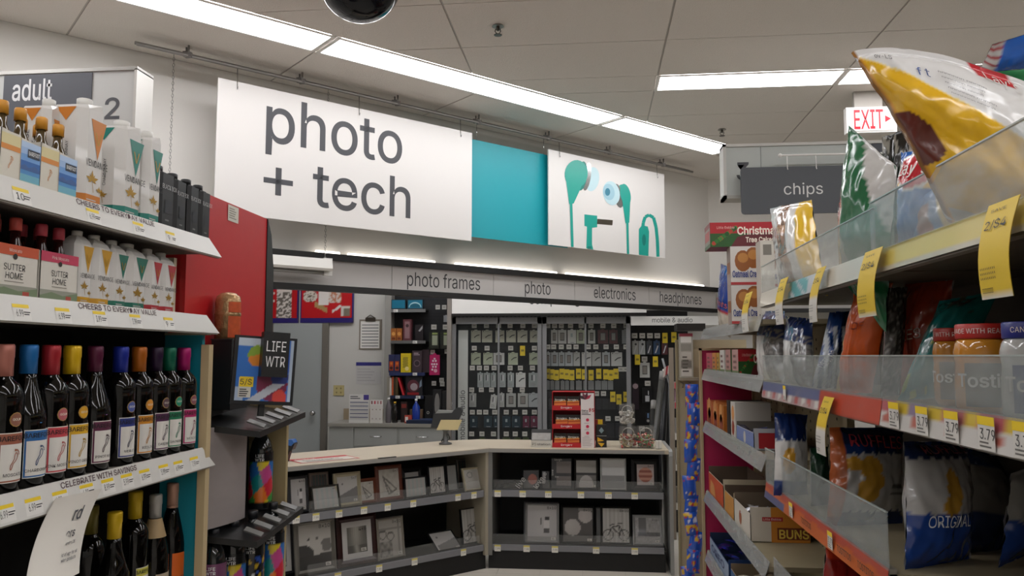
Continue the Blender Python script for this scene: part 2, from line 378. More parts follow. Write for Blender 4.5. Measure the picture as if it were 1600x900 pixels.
# ------------------------------------------------------------------ hanging department signs and their rails
HC = 6.9
def zz(x, y, c): return ad(x, y, c).z
for k, (dc, z) in enumerate(((0, 3.365), (.06, 3.385))):
    a, b = ds(ad(213, 80, HC)), ds(ad(1082, 262, HC))
    m = MB().tube([dp(HC + dc, lerp(a, b, i / 12), z) for i in range(13)], .011, mat('8d8a86', .4, .6))
    for i in range(7): s = lerp(a, b, (i + .4) / 7); m.tube([dp(HC + dc, s, z), dp(HC + dc, s, CEIL)], .006, mat('8d8a86', .4, .6), 6); m.box(-.02, .02, -.01, .01, z - .012, z + .02, mat('7a7774', .5, .4), Matrix.Translation(dp(HC + dc, s, 0)))
    tag(m.build('hanging_rail', None, dp(HC + dc, a, z)), ('thin steel rail under the ceiling carrying the hanging signs', 'thin steel rail close to the wall behind the sign rail')[k], 'rail', 'ceiling rails')
def hung_board(name, label, c, x0, x1, yt, yb, m, thick=.012, hooks=()):
    A = ad(x0, yt, c); B = ad(x1, (yb if False else yt), c); a, b = ds(A), ds(B); zt_, zb_ = A.z, ad(x0, yb, c).z
    t = thing(name, label, 'sign', dp(c, (a + b) / 2, zb_))
    pn = MB().prism([dp(c, a, zb_), dp(c, b, zb_), dp(c, b, zb_, -thick), dp(c, a, zb_, -thick)], (0, 0, zt_ - zb_), m)
    for hx in hooks:
        s = ds(ad(hx, yt, c)); MB().tube([dp(c, s, 3.37, -.004), dp(c, s, zt_ - .035, .004), dp(c, s, zt_ - .05, .008), dp(c, s, zt_ - .035, .012)], .003, CHROME, 6).build('hook', t)
    return t, pn, a, b, zb_, zt_
bw = mat('dddad6', .4)
t, pn, a, b, zb1, zt1 = hung_board('hanging_sign', 'big white hanging sign reading photo + tech', HC, 341, 738, 121, 332, bw, hooks=(371, 562, 720))
def board_text(pn, s_, x0, y0, x1, y1, c, m, h=None, bold=0):
    A, B = ad(x0, y0, c), ad(x1, y1, c); pn.text(s_, fD(dp(c, ds(A), (A.z + B.z) / 2)), m, width=(B - A).length, h=h, lift=.001, bold=.006)
board_text(pn, 'photo', 415, 223, 628, 254, HC, DGREY, h=.30); board_text(pn, '+', 411, 307, 457, 311, HC, DGREY, h=.27); board_text(pn, 'tech', 488, 321, 641, 341, HC, DGREY, h=.285)
pn.build('board', t)
t, pn, a, b, z0, z1 = hung_board('hanging_sign', 'plain teal hanging board behind the white sign', HC + .09, 661, 886, 201, 361, mat('0d9aa6', .45)); pn.build('board', t)
for xx in (745, 850):
    s = ds(ad(xx, 230, HC + .09)); MB().tube([dp(HC + .09, s, 3.385, -.004), dp(HC + .09, s, z1, -.004)], .003, CHROME, 6).build('hook', t)
t, pn, a, b, z0, z1 = hung_board('hanging_sign', 'white hanging poster with teal earbuds', HC, 857, 1037, 233, 382, bw, hooks=(874, 1026))
pn.build('board', t)
# printed earbuds, flat on the poster (x to the right, y up, in board metres)
def bp(x, y): A = ad(x, y, HC); return Vector((ds(A) - a, A.z - z0, 0))
Mb = fD(dp(HC, a, z0)); TEAL = mat('1f9d8e', .4); TEALD = mat('167a70', .4); PALE = mat('b9d6dc', .4); PALE2 = mat('9cc3d0', .4)
def shape(pts, m, lift): g.poly([Mb @ (bp(*p) + Vector((0, 0, lift))) for p in pts[::-1]], m)
def stroke(pts, wpx, m, lift):
    for (xa, ya), (xb, yb) in zip(pts[:-1], pts[1:]):
        d = math.hypot(xb - xa, yb - ya) or 1; nx, ny = -(yb - ya) / d * wpx / 2, (xb - xa) / d * wpx / 2
        shape([(xa + nx, ya + ny), (xb + nx, yb + ny), (xb - nx, yb - ny), (xa - nx, ya - ny)][::-1], m, lift)
def ell(cx_, cy_, rx, ry, m, lift, rot=0): shape([(cx_ + rx * math.cos(q) * math.cos(rot) - ry * math.sin(q) * math.sin(rot), cy_ + rx * math.cos(q) * math.sin(rot) + ry * math.sin(q) * math.cos(rot)) for q in [2 * math.pi * i / 24 for i in range(24)]], m, lift)
g = MB()
ell(925, 280, 11, 19, PALE, .001, .15); ell(917, 276, 6, 22, mat('b5b8b8', .2, .8), .0016, .15); ell(909, 275, 8, 23, TEALD, .002, .12)
ell(900, 272, 18, 22, TEAL, .0024, .1); shape([(883, 272), (909, 290), (896, 318), (889, 319)], TEAL, .0028); stroke([(892, 318), (894, 386)], 4, TEAL, .003)
ell(974, 306, 10, 18, TEAL, .001, -.2); ell(966, 306, 7, 19, mat('b5b8b8', .2, .8), .0016, -.2); ell(955, 302, 13, 19, PALE, .002, -.2); ell(951, 300, 9, 13, PALE2, .0024, -.2); ell(949, 300, 4, 6, mat('3d7f95', .4), .0028)
ell(977, 304, 8, 17, TEAL, .0022, -.2); shape([(972, 314), (985, 306), (983, 348), (977, 349)], TEAL, .0028); stroke([(980, 348), (981, 397)], 3.5, TEAL, .003)
shape([(913, 335), (933, 337), (933, 355), (925, 356), (925, 382), (927, 390), (916, 388), (917, 354), (913, 353)], TEAL, .001); stroke([(933, 346), (957, 348)], 8, mat('8a8378', .25, .9), .0014); stroke([(921, 385), (921, 389)], 6, TEALD, .0016)
stroke([(1004, 360), (1005, 348), (1008, 339), (1014, 336), (1021, 340), (1025, 355), (1027, 375), (1028, 401)], 5, TEAL, .001); shape([(998, 358), (1003, 352), (1012, 354), (1014, 362), (1013, 400), (998, 398)], TEAL, .0016); ell(1006, 375, 3, 9, TEALD, .002)
g.build('earbud_print', t)
# shop light hung on two chains in front of the wall
SLC = 7.0
A, B = dp(SLC, ds(ad(255, 390, SLC)), 2.165), dp(SLC, ds(ad(514, 412, SLC)), 2.165)
t = thing('shop_light', 'white hanging fluorescent batten on chains beside the red cooler', 'light', A)
MB().prism([A + DN * q + Vector((0, 0, z)) for q, z in ((-.06, -.03), (-.05, -.045), (.05, -.045), (.06, -.03), (.045, .035), (-.045, .035))], B - A, mat('dad8d2', .4)).build('housing', t)
MB().box(-.03, .03, -.012, .012, -.075, .045, mat('c9c7c1', .4), fD(B - DU * .01) @ Matrix.Rotation(R(-90), 4, 'X')).build('end_cap', t)
MB().tube([A + DU * .03 + Vector((0, 0, -.058)), B - DU * .04 + Vector((0, 0, -.058))], .012, mat('8c8a86', .4)).build('tube', t)
link = MB().tube([(.006 * math.cos(q), 0, .011 * math.sin(q)) for q in [2 * math.pi * i / 8 for i in range(9)]], .0018, mat('9a9894', .3, .9), 5).mesh('chain_link')
for px_, end in ((260, A + DU * .02), (513, B - DU * .03)):
    n = int((3.39 - 2.21) / .019); st = MB()
    ch = bpy.data.objects.new('chain', None)
    m = MB()
    for i in range(n):
        Mx = Matrix.Translation((end.x, end.y, 2.21 + i * .019)) @ Matrix.Rotation(R(90 * (i % 2)) + .4, 4, 'Z')
        m.tube([Mx @ Vector((.006 * math.cos(q), 0, .0115 * math.sin(q))) for q in [2 * math.pi * k / 6 for k in range(7)]], .0018, mat('9a9894', .3, .9), 4)
    m.tube([end + Vector((-.03, 0, .03)), (end.x, end.y, 2.213), end + Vector((.03, 0, .03))], .002, mat('9a9894', .3, .9), 5)
    c_ = m.build('chain', t); c_['kind'] = 'stuff'; bpy.data.objects.remove(ch)
# dome camera, sprinklers, exit sign
dc_ = az(562, -24, 3.36); t = thing('dome_camera', 'black glossy security dome under the ceiling', 'dome camera', (dc_.x, dc_.y, 3.2))
pr = [(.001, -.19)] + [(.2 * math.sin(R(q)), -.19 * math.cos(R(q))) for q in range(10, 91, 10)]
MB().lathe(pr, mat('04050b', .1, spec=.35), 32, (dc_.x, dc_.y, 3.37)).build('dome', t)
MB().lathe([(.215, 3.36), (.22, 3.375), (.22, CEIL - .002), (.1, CEIL - .002)], mat('16171a', .4), 28, (dc_.x, dc_.y, 0)).build('ring', t)
for i, (x, y) in enumerate(((778, 40), (1128, 202))):
    p = az(x, y, CEIL); t = thing('sprinkler', ('sprinkler head near the dome camera', 'sprinkler head near the far end of the wall lights')[i], 'sprinkler', (p.x, p.y, CEIL - .06), 'ceiling sprinklers')
    MB().lathe([(.035, CEIL - .006), (.03, CEIL)], mat('8d877e', .4, .5), 16, (p.x, p.y, 0)).build('escutcheon', t)
    MB().lathe([(.008, CEIL - .03), (.01, CEIL - .006)], mat('5d5851', .4, .7), 10, (p.x, p.y, 0)).tube([p + Vector((-.012, 0, -.02)), p + Vector((-.016, 0, -.035)), p + Vector((0, 0, -.055))], .003, mat('5d5851', .4, .7), 5).tube([p + Vector((.012, 0, -.02)), p + Vector((.016, 0, -.035)), p + Vector((0, 0, -.055))], .003, mat('5d5851', .4, .7), 5).build('frame', t)
    MB().lathe([(.022, CEIL - .058), (.024, CEIL - .055)], mat('5d5851', .4, .7), 12, (p.x, p.y, 0)).build('deflector', t)
EY = 5.75; A = ay(1322, 168, EY); B = ay(1395, 206, EY)
t = thing('exit_sign', 'white exit sign with red letters hung from the ceiling', 'exit sign', ((A.x + B.x) / 2, EY, B.z))
es = MB().box(A.x, B.x + .03, EY, EY + .06, B.z, A.z, mat('d9d5d0', .4)); es.box(A.x + .02, B.x + .01, EY - .004, EY, B.z + .012, A.z - .012, mat('e9e2de', .35, emit=.06))
es.build('housing', t); ltr = MB().text('EXIT', fY((A.x + .05, EY - .004, B.z + .027)), mat('c2182b', .4, emit=.08), h=A.z - B.z - .05, width=.2, lift=.001, bold=.008)
Mq = fY((A.x + .262, EY - .004, B.z)); ltr.poly([Mq @ Vector(q) for q in ((0, .07, .001), (.04, .095, .001), (0, .12, .001))], mat('c2182b', .4, emit=.08)); ltr.build('letters', t)
MB().prism([(A.x + .06, EY + .01, A.z), (B.x - .06, EY + .01, A.z), (B.x - .06, EY + .05, A.z), (A.x + .06, EY + .05, A.z)], (0, 0, CEIL - A.z), mat('a9a39b', .5)).build('mount', t)
# aisle number boxes
t = thing('aisle_sign', 'aisle sign box with number 2 and the word adult above the wine shelf', 'aisle sign', (-2.75, 3.66, 2.3))
SY = 3.6; xr = ay(214, 110, SY).x; zt2 = ay(100, 112, SY).z; zb2 = zt2 - .62
MB().box(-3.4, xr, SY, SY + .13, zb2, zt2, mat('b9bab6', .4)).build('box', t)
MB().box(-3.41, xr + .006, SY - .008, SY + .138, zt2 - .006, zt2 + .012, mat('a5a39d', .35, .4)).build('top_trim', t)
MB().box(xr - .008, xr + .006, SY - .008, SY + .138, zb2, zt2, mat('c4c2bc', .35, .3)).build('corner_trim', t)
A = ay(8, 119, SY); B = ay(145, 119, SY)
dk = MB().box(A.x, B.x, SY - .006, SY, zb2 + .02, A.z, mat('4b4d54', .5)); C_ = ay(20, 158, SY); D_ = ay(82, 158, SY)
dk.text('adult', fY((C_.x, SY - .006, C_.z)), mat('d8d8d8', .5), h=.105, width=D_.x - C_.x, lift=.001, bold=.01); dk.build('dark_panel', t)
E_ = ay(163, 186, SY); F_ = ay(188, 153, SY); MB().text('2', fY((E_.x, SY, E_.z)), DGREY, h=F_.z - E_.z, width=F_.x - E_.x, lift=.001, bold=.012).build('number', t)
for x in (-3.2, -2.8): MB().tube([(x, SY + .065, 0), (x, SY + .065, zb2 + .01)], .015, GREYM, 8).build('post', t)
SY = 5.0; A = ay(1129, 226, SY); B = ay(1129, 311, SY)
t = thing('aisle_sign', 'aisle sign box with number 3 behind the hanging chips sign', 'aisle sign', (1.5, 5.05, B.z))
MB().box(A.x + .015, 2.3, SY, SY + .12, B.z + .015, A.z - .015, mat('b8bdb8', .4)).build('box', t)
fr = mat('c8c6c0', .4); f2 = MB().box(A.x, 2.32, SY - .012, SY + .13, A.z - .018, A.z, fr).box(A.x, 2.32, SY - .012, SY + .13, B.z, B.z + .02, mat('a9a79f', .4)).box(A.x, A.x + .018, SY - .012, SY + .13, B.z, A.z, fr); f2.build('frame', t)
C_ = ay(1151, 281, SY); D_ = ay(1168, 254, SY); MB().text('3', fY((C_.x, SY, C_.z)), DGREY, h=D_.z - C_.z, lift=.001, bold=.012).build('number', t)
x0 = ay(1188, 240, SY).x; MB().box(x0, x0 + .004, SY - .003, SY, B.z + .02, A.z - .02, mat('8f938f', .5)).build('seam', t)
q = ay(1362, 225, SY); MB().box(q.x, 2.28, SY - .006, SY, A.z - .12, A.z - .02, mat('4b4d54', .5)).build('dark_panel', t)
for x in (1.75, 2.2): MB().tube([(x, SY + .06, 0), (x, SY + .06, B.z + .02)], .015, GREYM, 8).build('post', t)
CY = 4.9; A = ay(1157, 262, CY); B = ay(1157, 335, CY)
t = thing('category_sign', 'dark grey hanging sign reading chips', 'sign', (1.1, CY, B.z))
xw = ay(1420, 262, CY).x; rr = .02; out = []
for (ox, oz, a0) in ((xw - rr, A.z - rr, 0), (A.x + rr, A.z - rr, 90), (A.x + rr, B.z + rr, 180), (xw - rr, B.z + rr, 270)):
    for q in range(0, 91, 30): out.append((ox + rr * math.cos(R(a0 + q)), CY, oz + rr * math.sin(R(a0 + q))))
cs = MB().prism(out, (0, .012, 0), mat('4a4d52', .5)); C_ = ay(1225, 304, CY); D_ = ay(1286, 304, CY)
cs.text('chips', fY((C_.x, CY, C_.z)), mat('d6d6d4', .5), width=D_.x - C_.x, lift=.001); cs.build('board', t)
yb_ = ay(1219, 243, CY).z; xb_ = ay(1219, 243, CY).x
MB().tube([(xb_, CY, yb_), (xw - .1, CY, yb_)], .006, WHITE, 8).build('bar', t)
MB().lathe([(.001, -.013), (.009, -.009), (.013, 0), (.009, .009), (.001, .013)], WHITE, 12, (xb_, CY, yb_)).build('bar_end', t)
for hx in (1230, 1275):
    x = ay(hx, 260, CY).x; MB().tube([(x, CY, yb_), (x, CY - .004, A.z - .01), (x, CY - .012, A.z - .02)], .003, WHITE, 6).build('hook', t)
MB().tube([(xw - .1, CY, yb_), (xw - .1, SY, yb_)], .006, WHITE, 8).build('bracket', t)
# ================================================================== WINE GONDOLA (left)
GL = thing('wine_gondola', 'wine shelving unit with white price strips and teal end panel', 'shelf unit', (-1.45, 1.7, 0))
LIPS = [(1.867, 1.921), (1.622, 1.677), (1.206, 1.267)]
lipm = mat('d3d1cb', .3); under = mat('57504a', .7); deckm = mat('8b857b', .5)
def tag_mesh(price, M, yel=True, wd=.052, hh=.034):
    m = MB(); m.rect(M, 0, wd, -hh, 0, mat('dedcd6', .5), .0006)
    if yel: m.rect(M, 0, wd * .95, -hh * .22, 0, YEL, .0009)
    m.text(price, M @ Matrix.Translation((wd * .16, -hh * .75, 0)), INK, h=hh * .42, width=wd * .40 if len(price) > 2 else None, lift=.0012)
    m.rect(M, wd * .6, wd * .98, -hh * .5, -hh * .44, INK, .001); m.rect(M, wd * .6, wd * .9, -hh * .64, -hh * .58, INK, .001); m.bars(M, wd * .15, wd * .8, -hh * .98, -hh * .84, 2, INK)
    return m
lip_txt = [('CHEERS TO EVERYDAY VALUE', 120, 243, 306, 1.9), ('CHEERS TO EVERYDAY VALUE', 123, 245, 475, 1.66), ('CELEBRATE WITH SAVINGS', 96, 213, 745, 1.25)]
tags = [[(0, '10'), (120, '6.99'), (195, '6.99'), (248, '9')], [(10, '6.99'), (78, '6.99'), (138, '3.99'), (196, '3.99'), (250, '9')], [(2, '6.99'), (46, '6.99'), (88, '6.99'), (130, '6.99'), (163, '8.99'), (193, '5.99'), (221, '6.99'), (251, '5.99'), (274, '6.99'), (299, '7.99')]]
for i, (zb_, zt_) in enumerate(LIPS):
    yA, yB = .7, 2.45
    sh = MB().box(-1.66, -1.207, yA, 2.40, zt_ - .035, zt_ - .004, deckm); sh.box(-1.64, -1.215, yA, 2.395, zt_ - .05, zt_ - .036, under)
    sh.build('shelf', GL)
    lp = MB().prism([(-1.189, yA, zb_), (-1.189, yB, zb_), (-1.204, yB - .06, zt_), (-1.204, yA, zt_)], (-.004, 0, 0), lipm)
    lp.box(-1.206, -1.192, yA, yB - .005, zb_ - .004, zb_, mat('8f8a80', .4)); lo = lp.build('price_strip', GL)
    Mx = frame(Vector((-1.189, 0, zb_)), (0, 1, 0), Vector((-.015, 0, zt_ - zb_)))
    s_, x0, x1, yy, zc = lip_txt[i]; A = ax(x0, yy, -1.2).y; B = ax(x1, yy, -1.2).y
    MB().text(s_, Mx @ Matrix.Translation((A, (zt_ - zb_) * .74, 0)), mat('4a2f35', .6), h=.0135, width=B - A, lift=.001, bold=.008).build('slogan_lettering', lo)
    for px_, pr in tags[i]:
        y = ax(px_, 600, -1.2).y; tag_mesh(pr, Mx @ Matrix.Translation((y, (zt_ - zb_) * .68, 0)), hh=.036).build('price_tag', lo)
MB().box(-1.68, -1.66, .7, 2.40, 0, 1.93, mat('2b2927', .7)).build('back_panel', GL)
MB().box(-1.345, -1.222, 2.402, 2.42, .05, 1.615, mat('087c8c', .5)).build('end_panel', GL); MB().box(-1.70, -1.346, 2.402, 2.42, .05, 1.66, mat('141312', .7)).build('inner_panel', GL)
MB().box(-1.222, -1.196, 2.398, 2.425, .05, 1.585, mat('c0ab84', .45)).box(-1.345, -1.205, 2.398, 2.425, 1.615, 1.622, mat('9a8f76', .45)).build('edge_trim', GL)
MB().box(-1.65, -1.325, 2.402, 2.42, 1.68, 1.862, mat('d2c8ae', .5)).build('upper_end_panel', GL)
for z in (.80,): MB().box(-1.66, -1.207, .7, 2.40, z - .03, z, deckm).box(-1.207, -1.19, .7, 2.43, z - .06, z, lipm).build('shelf', GL)
MB().box(-1.66, -1.19, .7, 2.42, 0, .12, mat('3a3632', .6)).build('base', GL)
# ------------------------------------------------------------------ bottles of the wine shelf
GLASS = mat('060504', .06, spec=.45)
def foot(m, mt, place):
    """a bare footprint emblem: sole outline and five toes"""
    for seg in ([(-.006, .0), (-.0045, .004), (-.003, .009), (.001, .013), (.004, .017), (.0055, .022), (.004, .026), (.001, .027), (-.001, .022), (-.001, .017), (-.004, .012), (-.0075, .006), (-.008, .001), (-.007, -.001)],):
        for (xa, ya), (xb, yb) in zip(seg, seg[1:] + seg[:1]):
            d = math.hypot(xb - xa, yb - ya) or 1; nx, ny = -(yb - ya) / d * .0007, (xb - xa) / d * .0007
            m.poly([place(Vector(q)) for q in ((xa - nx, ya - ny, .001), (xb - nx, yb - ny, .001), (xb + nx, yb + ny, .001), (xa + nx, ya + ny, .001))], mt)
    for q in ((.0085, .0245, .0012), (.008, .0275, .0012), (.0062, .030, .0013), (.0036, .0315, .0014), (.0005, .0315, .0018)):
        m.poly([place(Vector((q[0] + q[2] * math.cos(a), q[1] + q[2] * 1.2 * math.sin(a), .001))) for a in [2 * math.pi * k / 8 for k in range(8)]], mt)
BORD = [(.036, 0), (.040, .004), (.040, .196), (.0392, .206), (.0365, .216), (.0315, .225), (.0245, .232), (.0195, .238), (.018, .246)]
BURG = [(.038, 0), (.0415, .004), (.0415, .145), (.039, .165), (.030, .19), (.0225, .213), (.0185, .236), (.0168, .25)]
CHAM = [(.038, 0), (.042, .005), (.042, .15), (.039, .17), (.031, .20), (.022, .23), (.0165, .25)]
def wine(name, label, pos, cap, shape=BORD, lab=None, H=.31, group='wine bottles on the third shelf', word=None, medal=None, glass=GLASS, face=0.0, capz=None):
    t = thing(name, label, 'wine bottle', pos, group); c = Vector(pos); k = H / .31
    pr = [(r, h * k) for r, h in shape]; MB().lathe(pr, glass, 24, c).build('body', t)
    ze = pr[-1][1]; rn = pr[-1][0]; cm = mat(cap, .35, .3)
    MB().lathe([(rn + .0012, ze - .004), (rn + .0012, H - .03), (rn + .0022, H - .028), (rn + .0022, H - .004), (rn, H), (.004, H)], cm, 18, c).build('capsule', t)
    rb = max(r for r, h in shape)
    if lab:
        bc, band = lab; m = MB(); R1 = rb + .0005; a1 = .82; z0, z1 = .022 * k, .125 * k
        m.cyl(c, R1, -a1, a1, z0, z1, mat('d9d4cc', .6), 10, face)
        m.cyl(c, R1 + .0003, -a1 + .03, a1 - .03, z0 + .002, z1 - .002, mat(bc, .5), 10, face)
        m.cyl(c, R1 + .0006, -a1 + .12, a1 - .12, z0 + .005, z1 - .024, mat('d8d4cc', .6), 10, face)
        def place(p, zoff=0, R_=R1 + .001): a = face + p.x / R_; return c + Vector(((R_ + p.z) * math.cos(a), (R_ + p.z) * math.sin(a), p.y))
        foot(m, mat(band, .5), lambda p: place(Vector((p.x * 1.25, p.y * 1.25 + .05, p.z))))
        m.text('BAREFOOT', None, mat('1c1a1a', .6), h=.010, align='C', warp=lambda p: place(Vector((p.x, p.y + z1 - .017, .0004))), bold=.01)
        if word: m.text(word, None, INK, h=.0065, align='C', warp=lambda p: place(Vector((p.x, p.y + z0 + .013, .0004))))
        m.build('label', t)
        if medal:
            m = MB(); zc = .152 * k
            rr_ = rb + .001 if shape is BORD else rb - .001
            pl = lambda x, y, l: (lambda a: c + Vector(((rr_ + l - (0 if shape is BORD else max(0, y + .012) * .25)) * math.cos(a), (rr_ + l - (0 if shape is BORD else max(0, y + .012) * .25)) * math.sin(a), zc + y)))(face + x / rr_)
            for rad, mm, l in ((.0155, mat('b9975a', .35, .5), .0004), (.0135, mat(medal, .5), .001)):
                for ring in range(12): a0, a1_ = 2 * math.pi * ring / 12, 2 * math.pi * (ring + 1) / 12; m.poly([pl(0, 0, l), pl(rad * math.cos(a0), rad * math.sin(a0), l), pl(rad * math.cos(a1_), rad * math.sin(a1_), l)], mm)
            m.text('GOLD', None, mat('e6e0d0', .5), h=.005, align='C', warp=lambda p: pl(p.x, p.y - .002, .0018), bold=.01); m.build('medal_sticker', t)
    return t
row = [(4, 'c07a6c', BORD, '9a5a44', '9a5a44', 'MOSCATO', '8a5a48', 'salmon cap and brown label'), (43, '1f6db0', BURG, '2a64a0', '20406a', 'CHARDONNAY', '2f7fb8', 'bright blue cap and blue label'),
       (78, 'b02a34', BORD, 'c4434c', 'b04a4a', 'PINK MOSCATO', 'b05a60', 'red cap and pink-red label'), (111, 'e8bd1c', BORD, 'd9a81e', 'b08a1e', 'PINOT GRIGIO', 'd0981c', 'yellow cap and golden label'),
       (147, '5a1a3a', BURG, '5a1c3c', '3a1a2a', 'PINOT NOIR', '8a5aa0', 'maroon cap and plum label'), (187, '1c2f9a', BORD, '20307a', '202a4a', 'MERLOT', '4a5a9a', 'royal blue cap and navy label'),
       (216, 'b8661a', BORD, 'c9831c', 'b07a2a', 'RIESLING', 'd08a2a', 'orange cap and orange label'), (242, '2c1536', BORD, '4a1c44', '33203a', 'CABERNET', '5a4048', 'dark purple cap and purple label'),
       (262.5, '0d6a50', BORD, '12754e', '1f7a5a', 'SAUVIGNON', '1c8a6a', 'green cap and green label'), (286, 'b0196e', BORD, 'b01a60', '7a2a4a', 'MOSCATO', '8a5058', 'magenta cap and pink label')]
D3 = LIPS[2][1] - .004
for i, (px_, cap, shp, bc, band, word, med, desc) in enumerate(row):
    X_ = -1.252; y = ax(px_, 600, X_).y
    wine('wine_bottle', 'dark glass wine bottle with %s on the third shelf' % desc, (X_, y, D3), cap, shp, (bc, band), .312, word=word, medal=med, face=R(-8))
# bottom shelf
D4 = .80
for px_, X_, nm, cap, shp, H, lab, gl in ((178, -1.27, 'dark bottle with ribbed yellow cap on the bottom wine shelf', 'd8b31e', BURG, .315, None, GLASS), (209, -1.33, 'green white-wine bottle with yellow capsule and cream label on the bottom shelf', 'c9a81a', BORD, .36, ('c9c24a', '4a4a3a'), mat('26300c', .06, coat=.5)),
      (241, -1.31, 'sparkling wine bottle with silver-white foil and beige neck label', 'b9b6b0', CHAM, .345, None, GLASS), (268, -1.30, 'sparkling wine bottle with pink-gold foil and orange label', 'c79a84', CHAM, .385, None, mat('1a0a06', .05, coat=.6)), (140, -1.36, 'dark bottle with dull yellow capsule behind the curled paper sign', '6a6020', BORD, .30, None, GLASS)):
    y = ax(px_, 850, X_).y; zt_ = {178: 800, 209: 768, 241: 773, 268: 755, 140: 790}[px_]; H = ax(px_, zt_, X_).z - D4
    t = wine('wine_bottle', nm, (X_, y, D4), cap, shp, lab, H, group='bottles on the bottom wine shelf', word='VINO' if False else None)
    c = Vector((X_, y, D4)); k = H / .31; rb = max(r for r, h in shp) + .0008
    if px_ == 268:
        MB().lathe([(.0195, .215 * k), (.0178, .25 * k)], mat('c79a84', .35, .4), 18, c, cap=False).build('foil', t)
        MB().cyl(c, rb, -1.0, .9, .03 * k, .13 * k, mat('d9641a', .5), 10).text('RUFFINO', None, INK, h=.012, align='C', warp=lambda p: c + Vector(((rb + .001) * math.cos(p.x / rb), (rb + .001) * math.sin(p.x / rb), .06 * k + p.y))).build('label', t)
    if px_ == 241:
        MB().lathe([(.033, .195 * k), (.0255, .222 * k), (.0195, .245 * k)], mat('b59a70', .45), 18, c, cap=False).build('neck_label', t); MB().cyl(c, rb, -.9, .9, .02 * k, .1 * k, mat('b8a890', .6), 10).build('label', t)
# curled paper sign clipped to the price strip
A = ax(103, 793, -1.17); Hn = .20; tl_ = Vector((-1.17, ax(95, 793, -1.17).y, 1.236)); 
PW = ax(165, 800, -1.17).y - tl_.y; PS = tl_.y - ax(50, 900, -1.12).y
def curl(u, v):   # u across the sheet, v down it; the foot swings out and towards the near end
    return Vector((-1.182 + .055 * v * v + .012 * math.sin(u * 3) * v, tl_.y + u * PW - PS * v * 1.05, 1.236 - v * .155 - .006 * u))
pm = MB().grid(curl, 10, 14, mat('cfcac0', .7)); n = len(pm.v)
pm.grid(lambda u, v: curl(1 - u, v) + Vector((-.0015, 0, 0)), 10, 14, mat('cfcac0', .7))
cw = lambda p: curl(min(1, max(0, p.x / PW)), min(1, max(0, -p.y / .165))) + Vector((.003, 0, 0))
for s_, x, y, h in (('rd', PW * .55, -.055, .026), ('ers', PW * .52, -.088, .016), ('under 21', PW * .55, -.102, .006), ('id of age for all', PW * .5, -.122, .006), ('wine products', PW * .5, -.132, .006)):
    pm.text(s_, None, DGREY, h=h, warp=lambda p: cw(p + Vector((x, y, 0))), bold=.012)
tag(pm.build('paper_sign', None, (-1.178, tl_.y, 1.03)), 'curled white paper sign hanging under the celebrate price strip', 'paper sign')
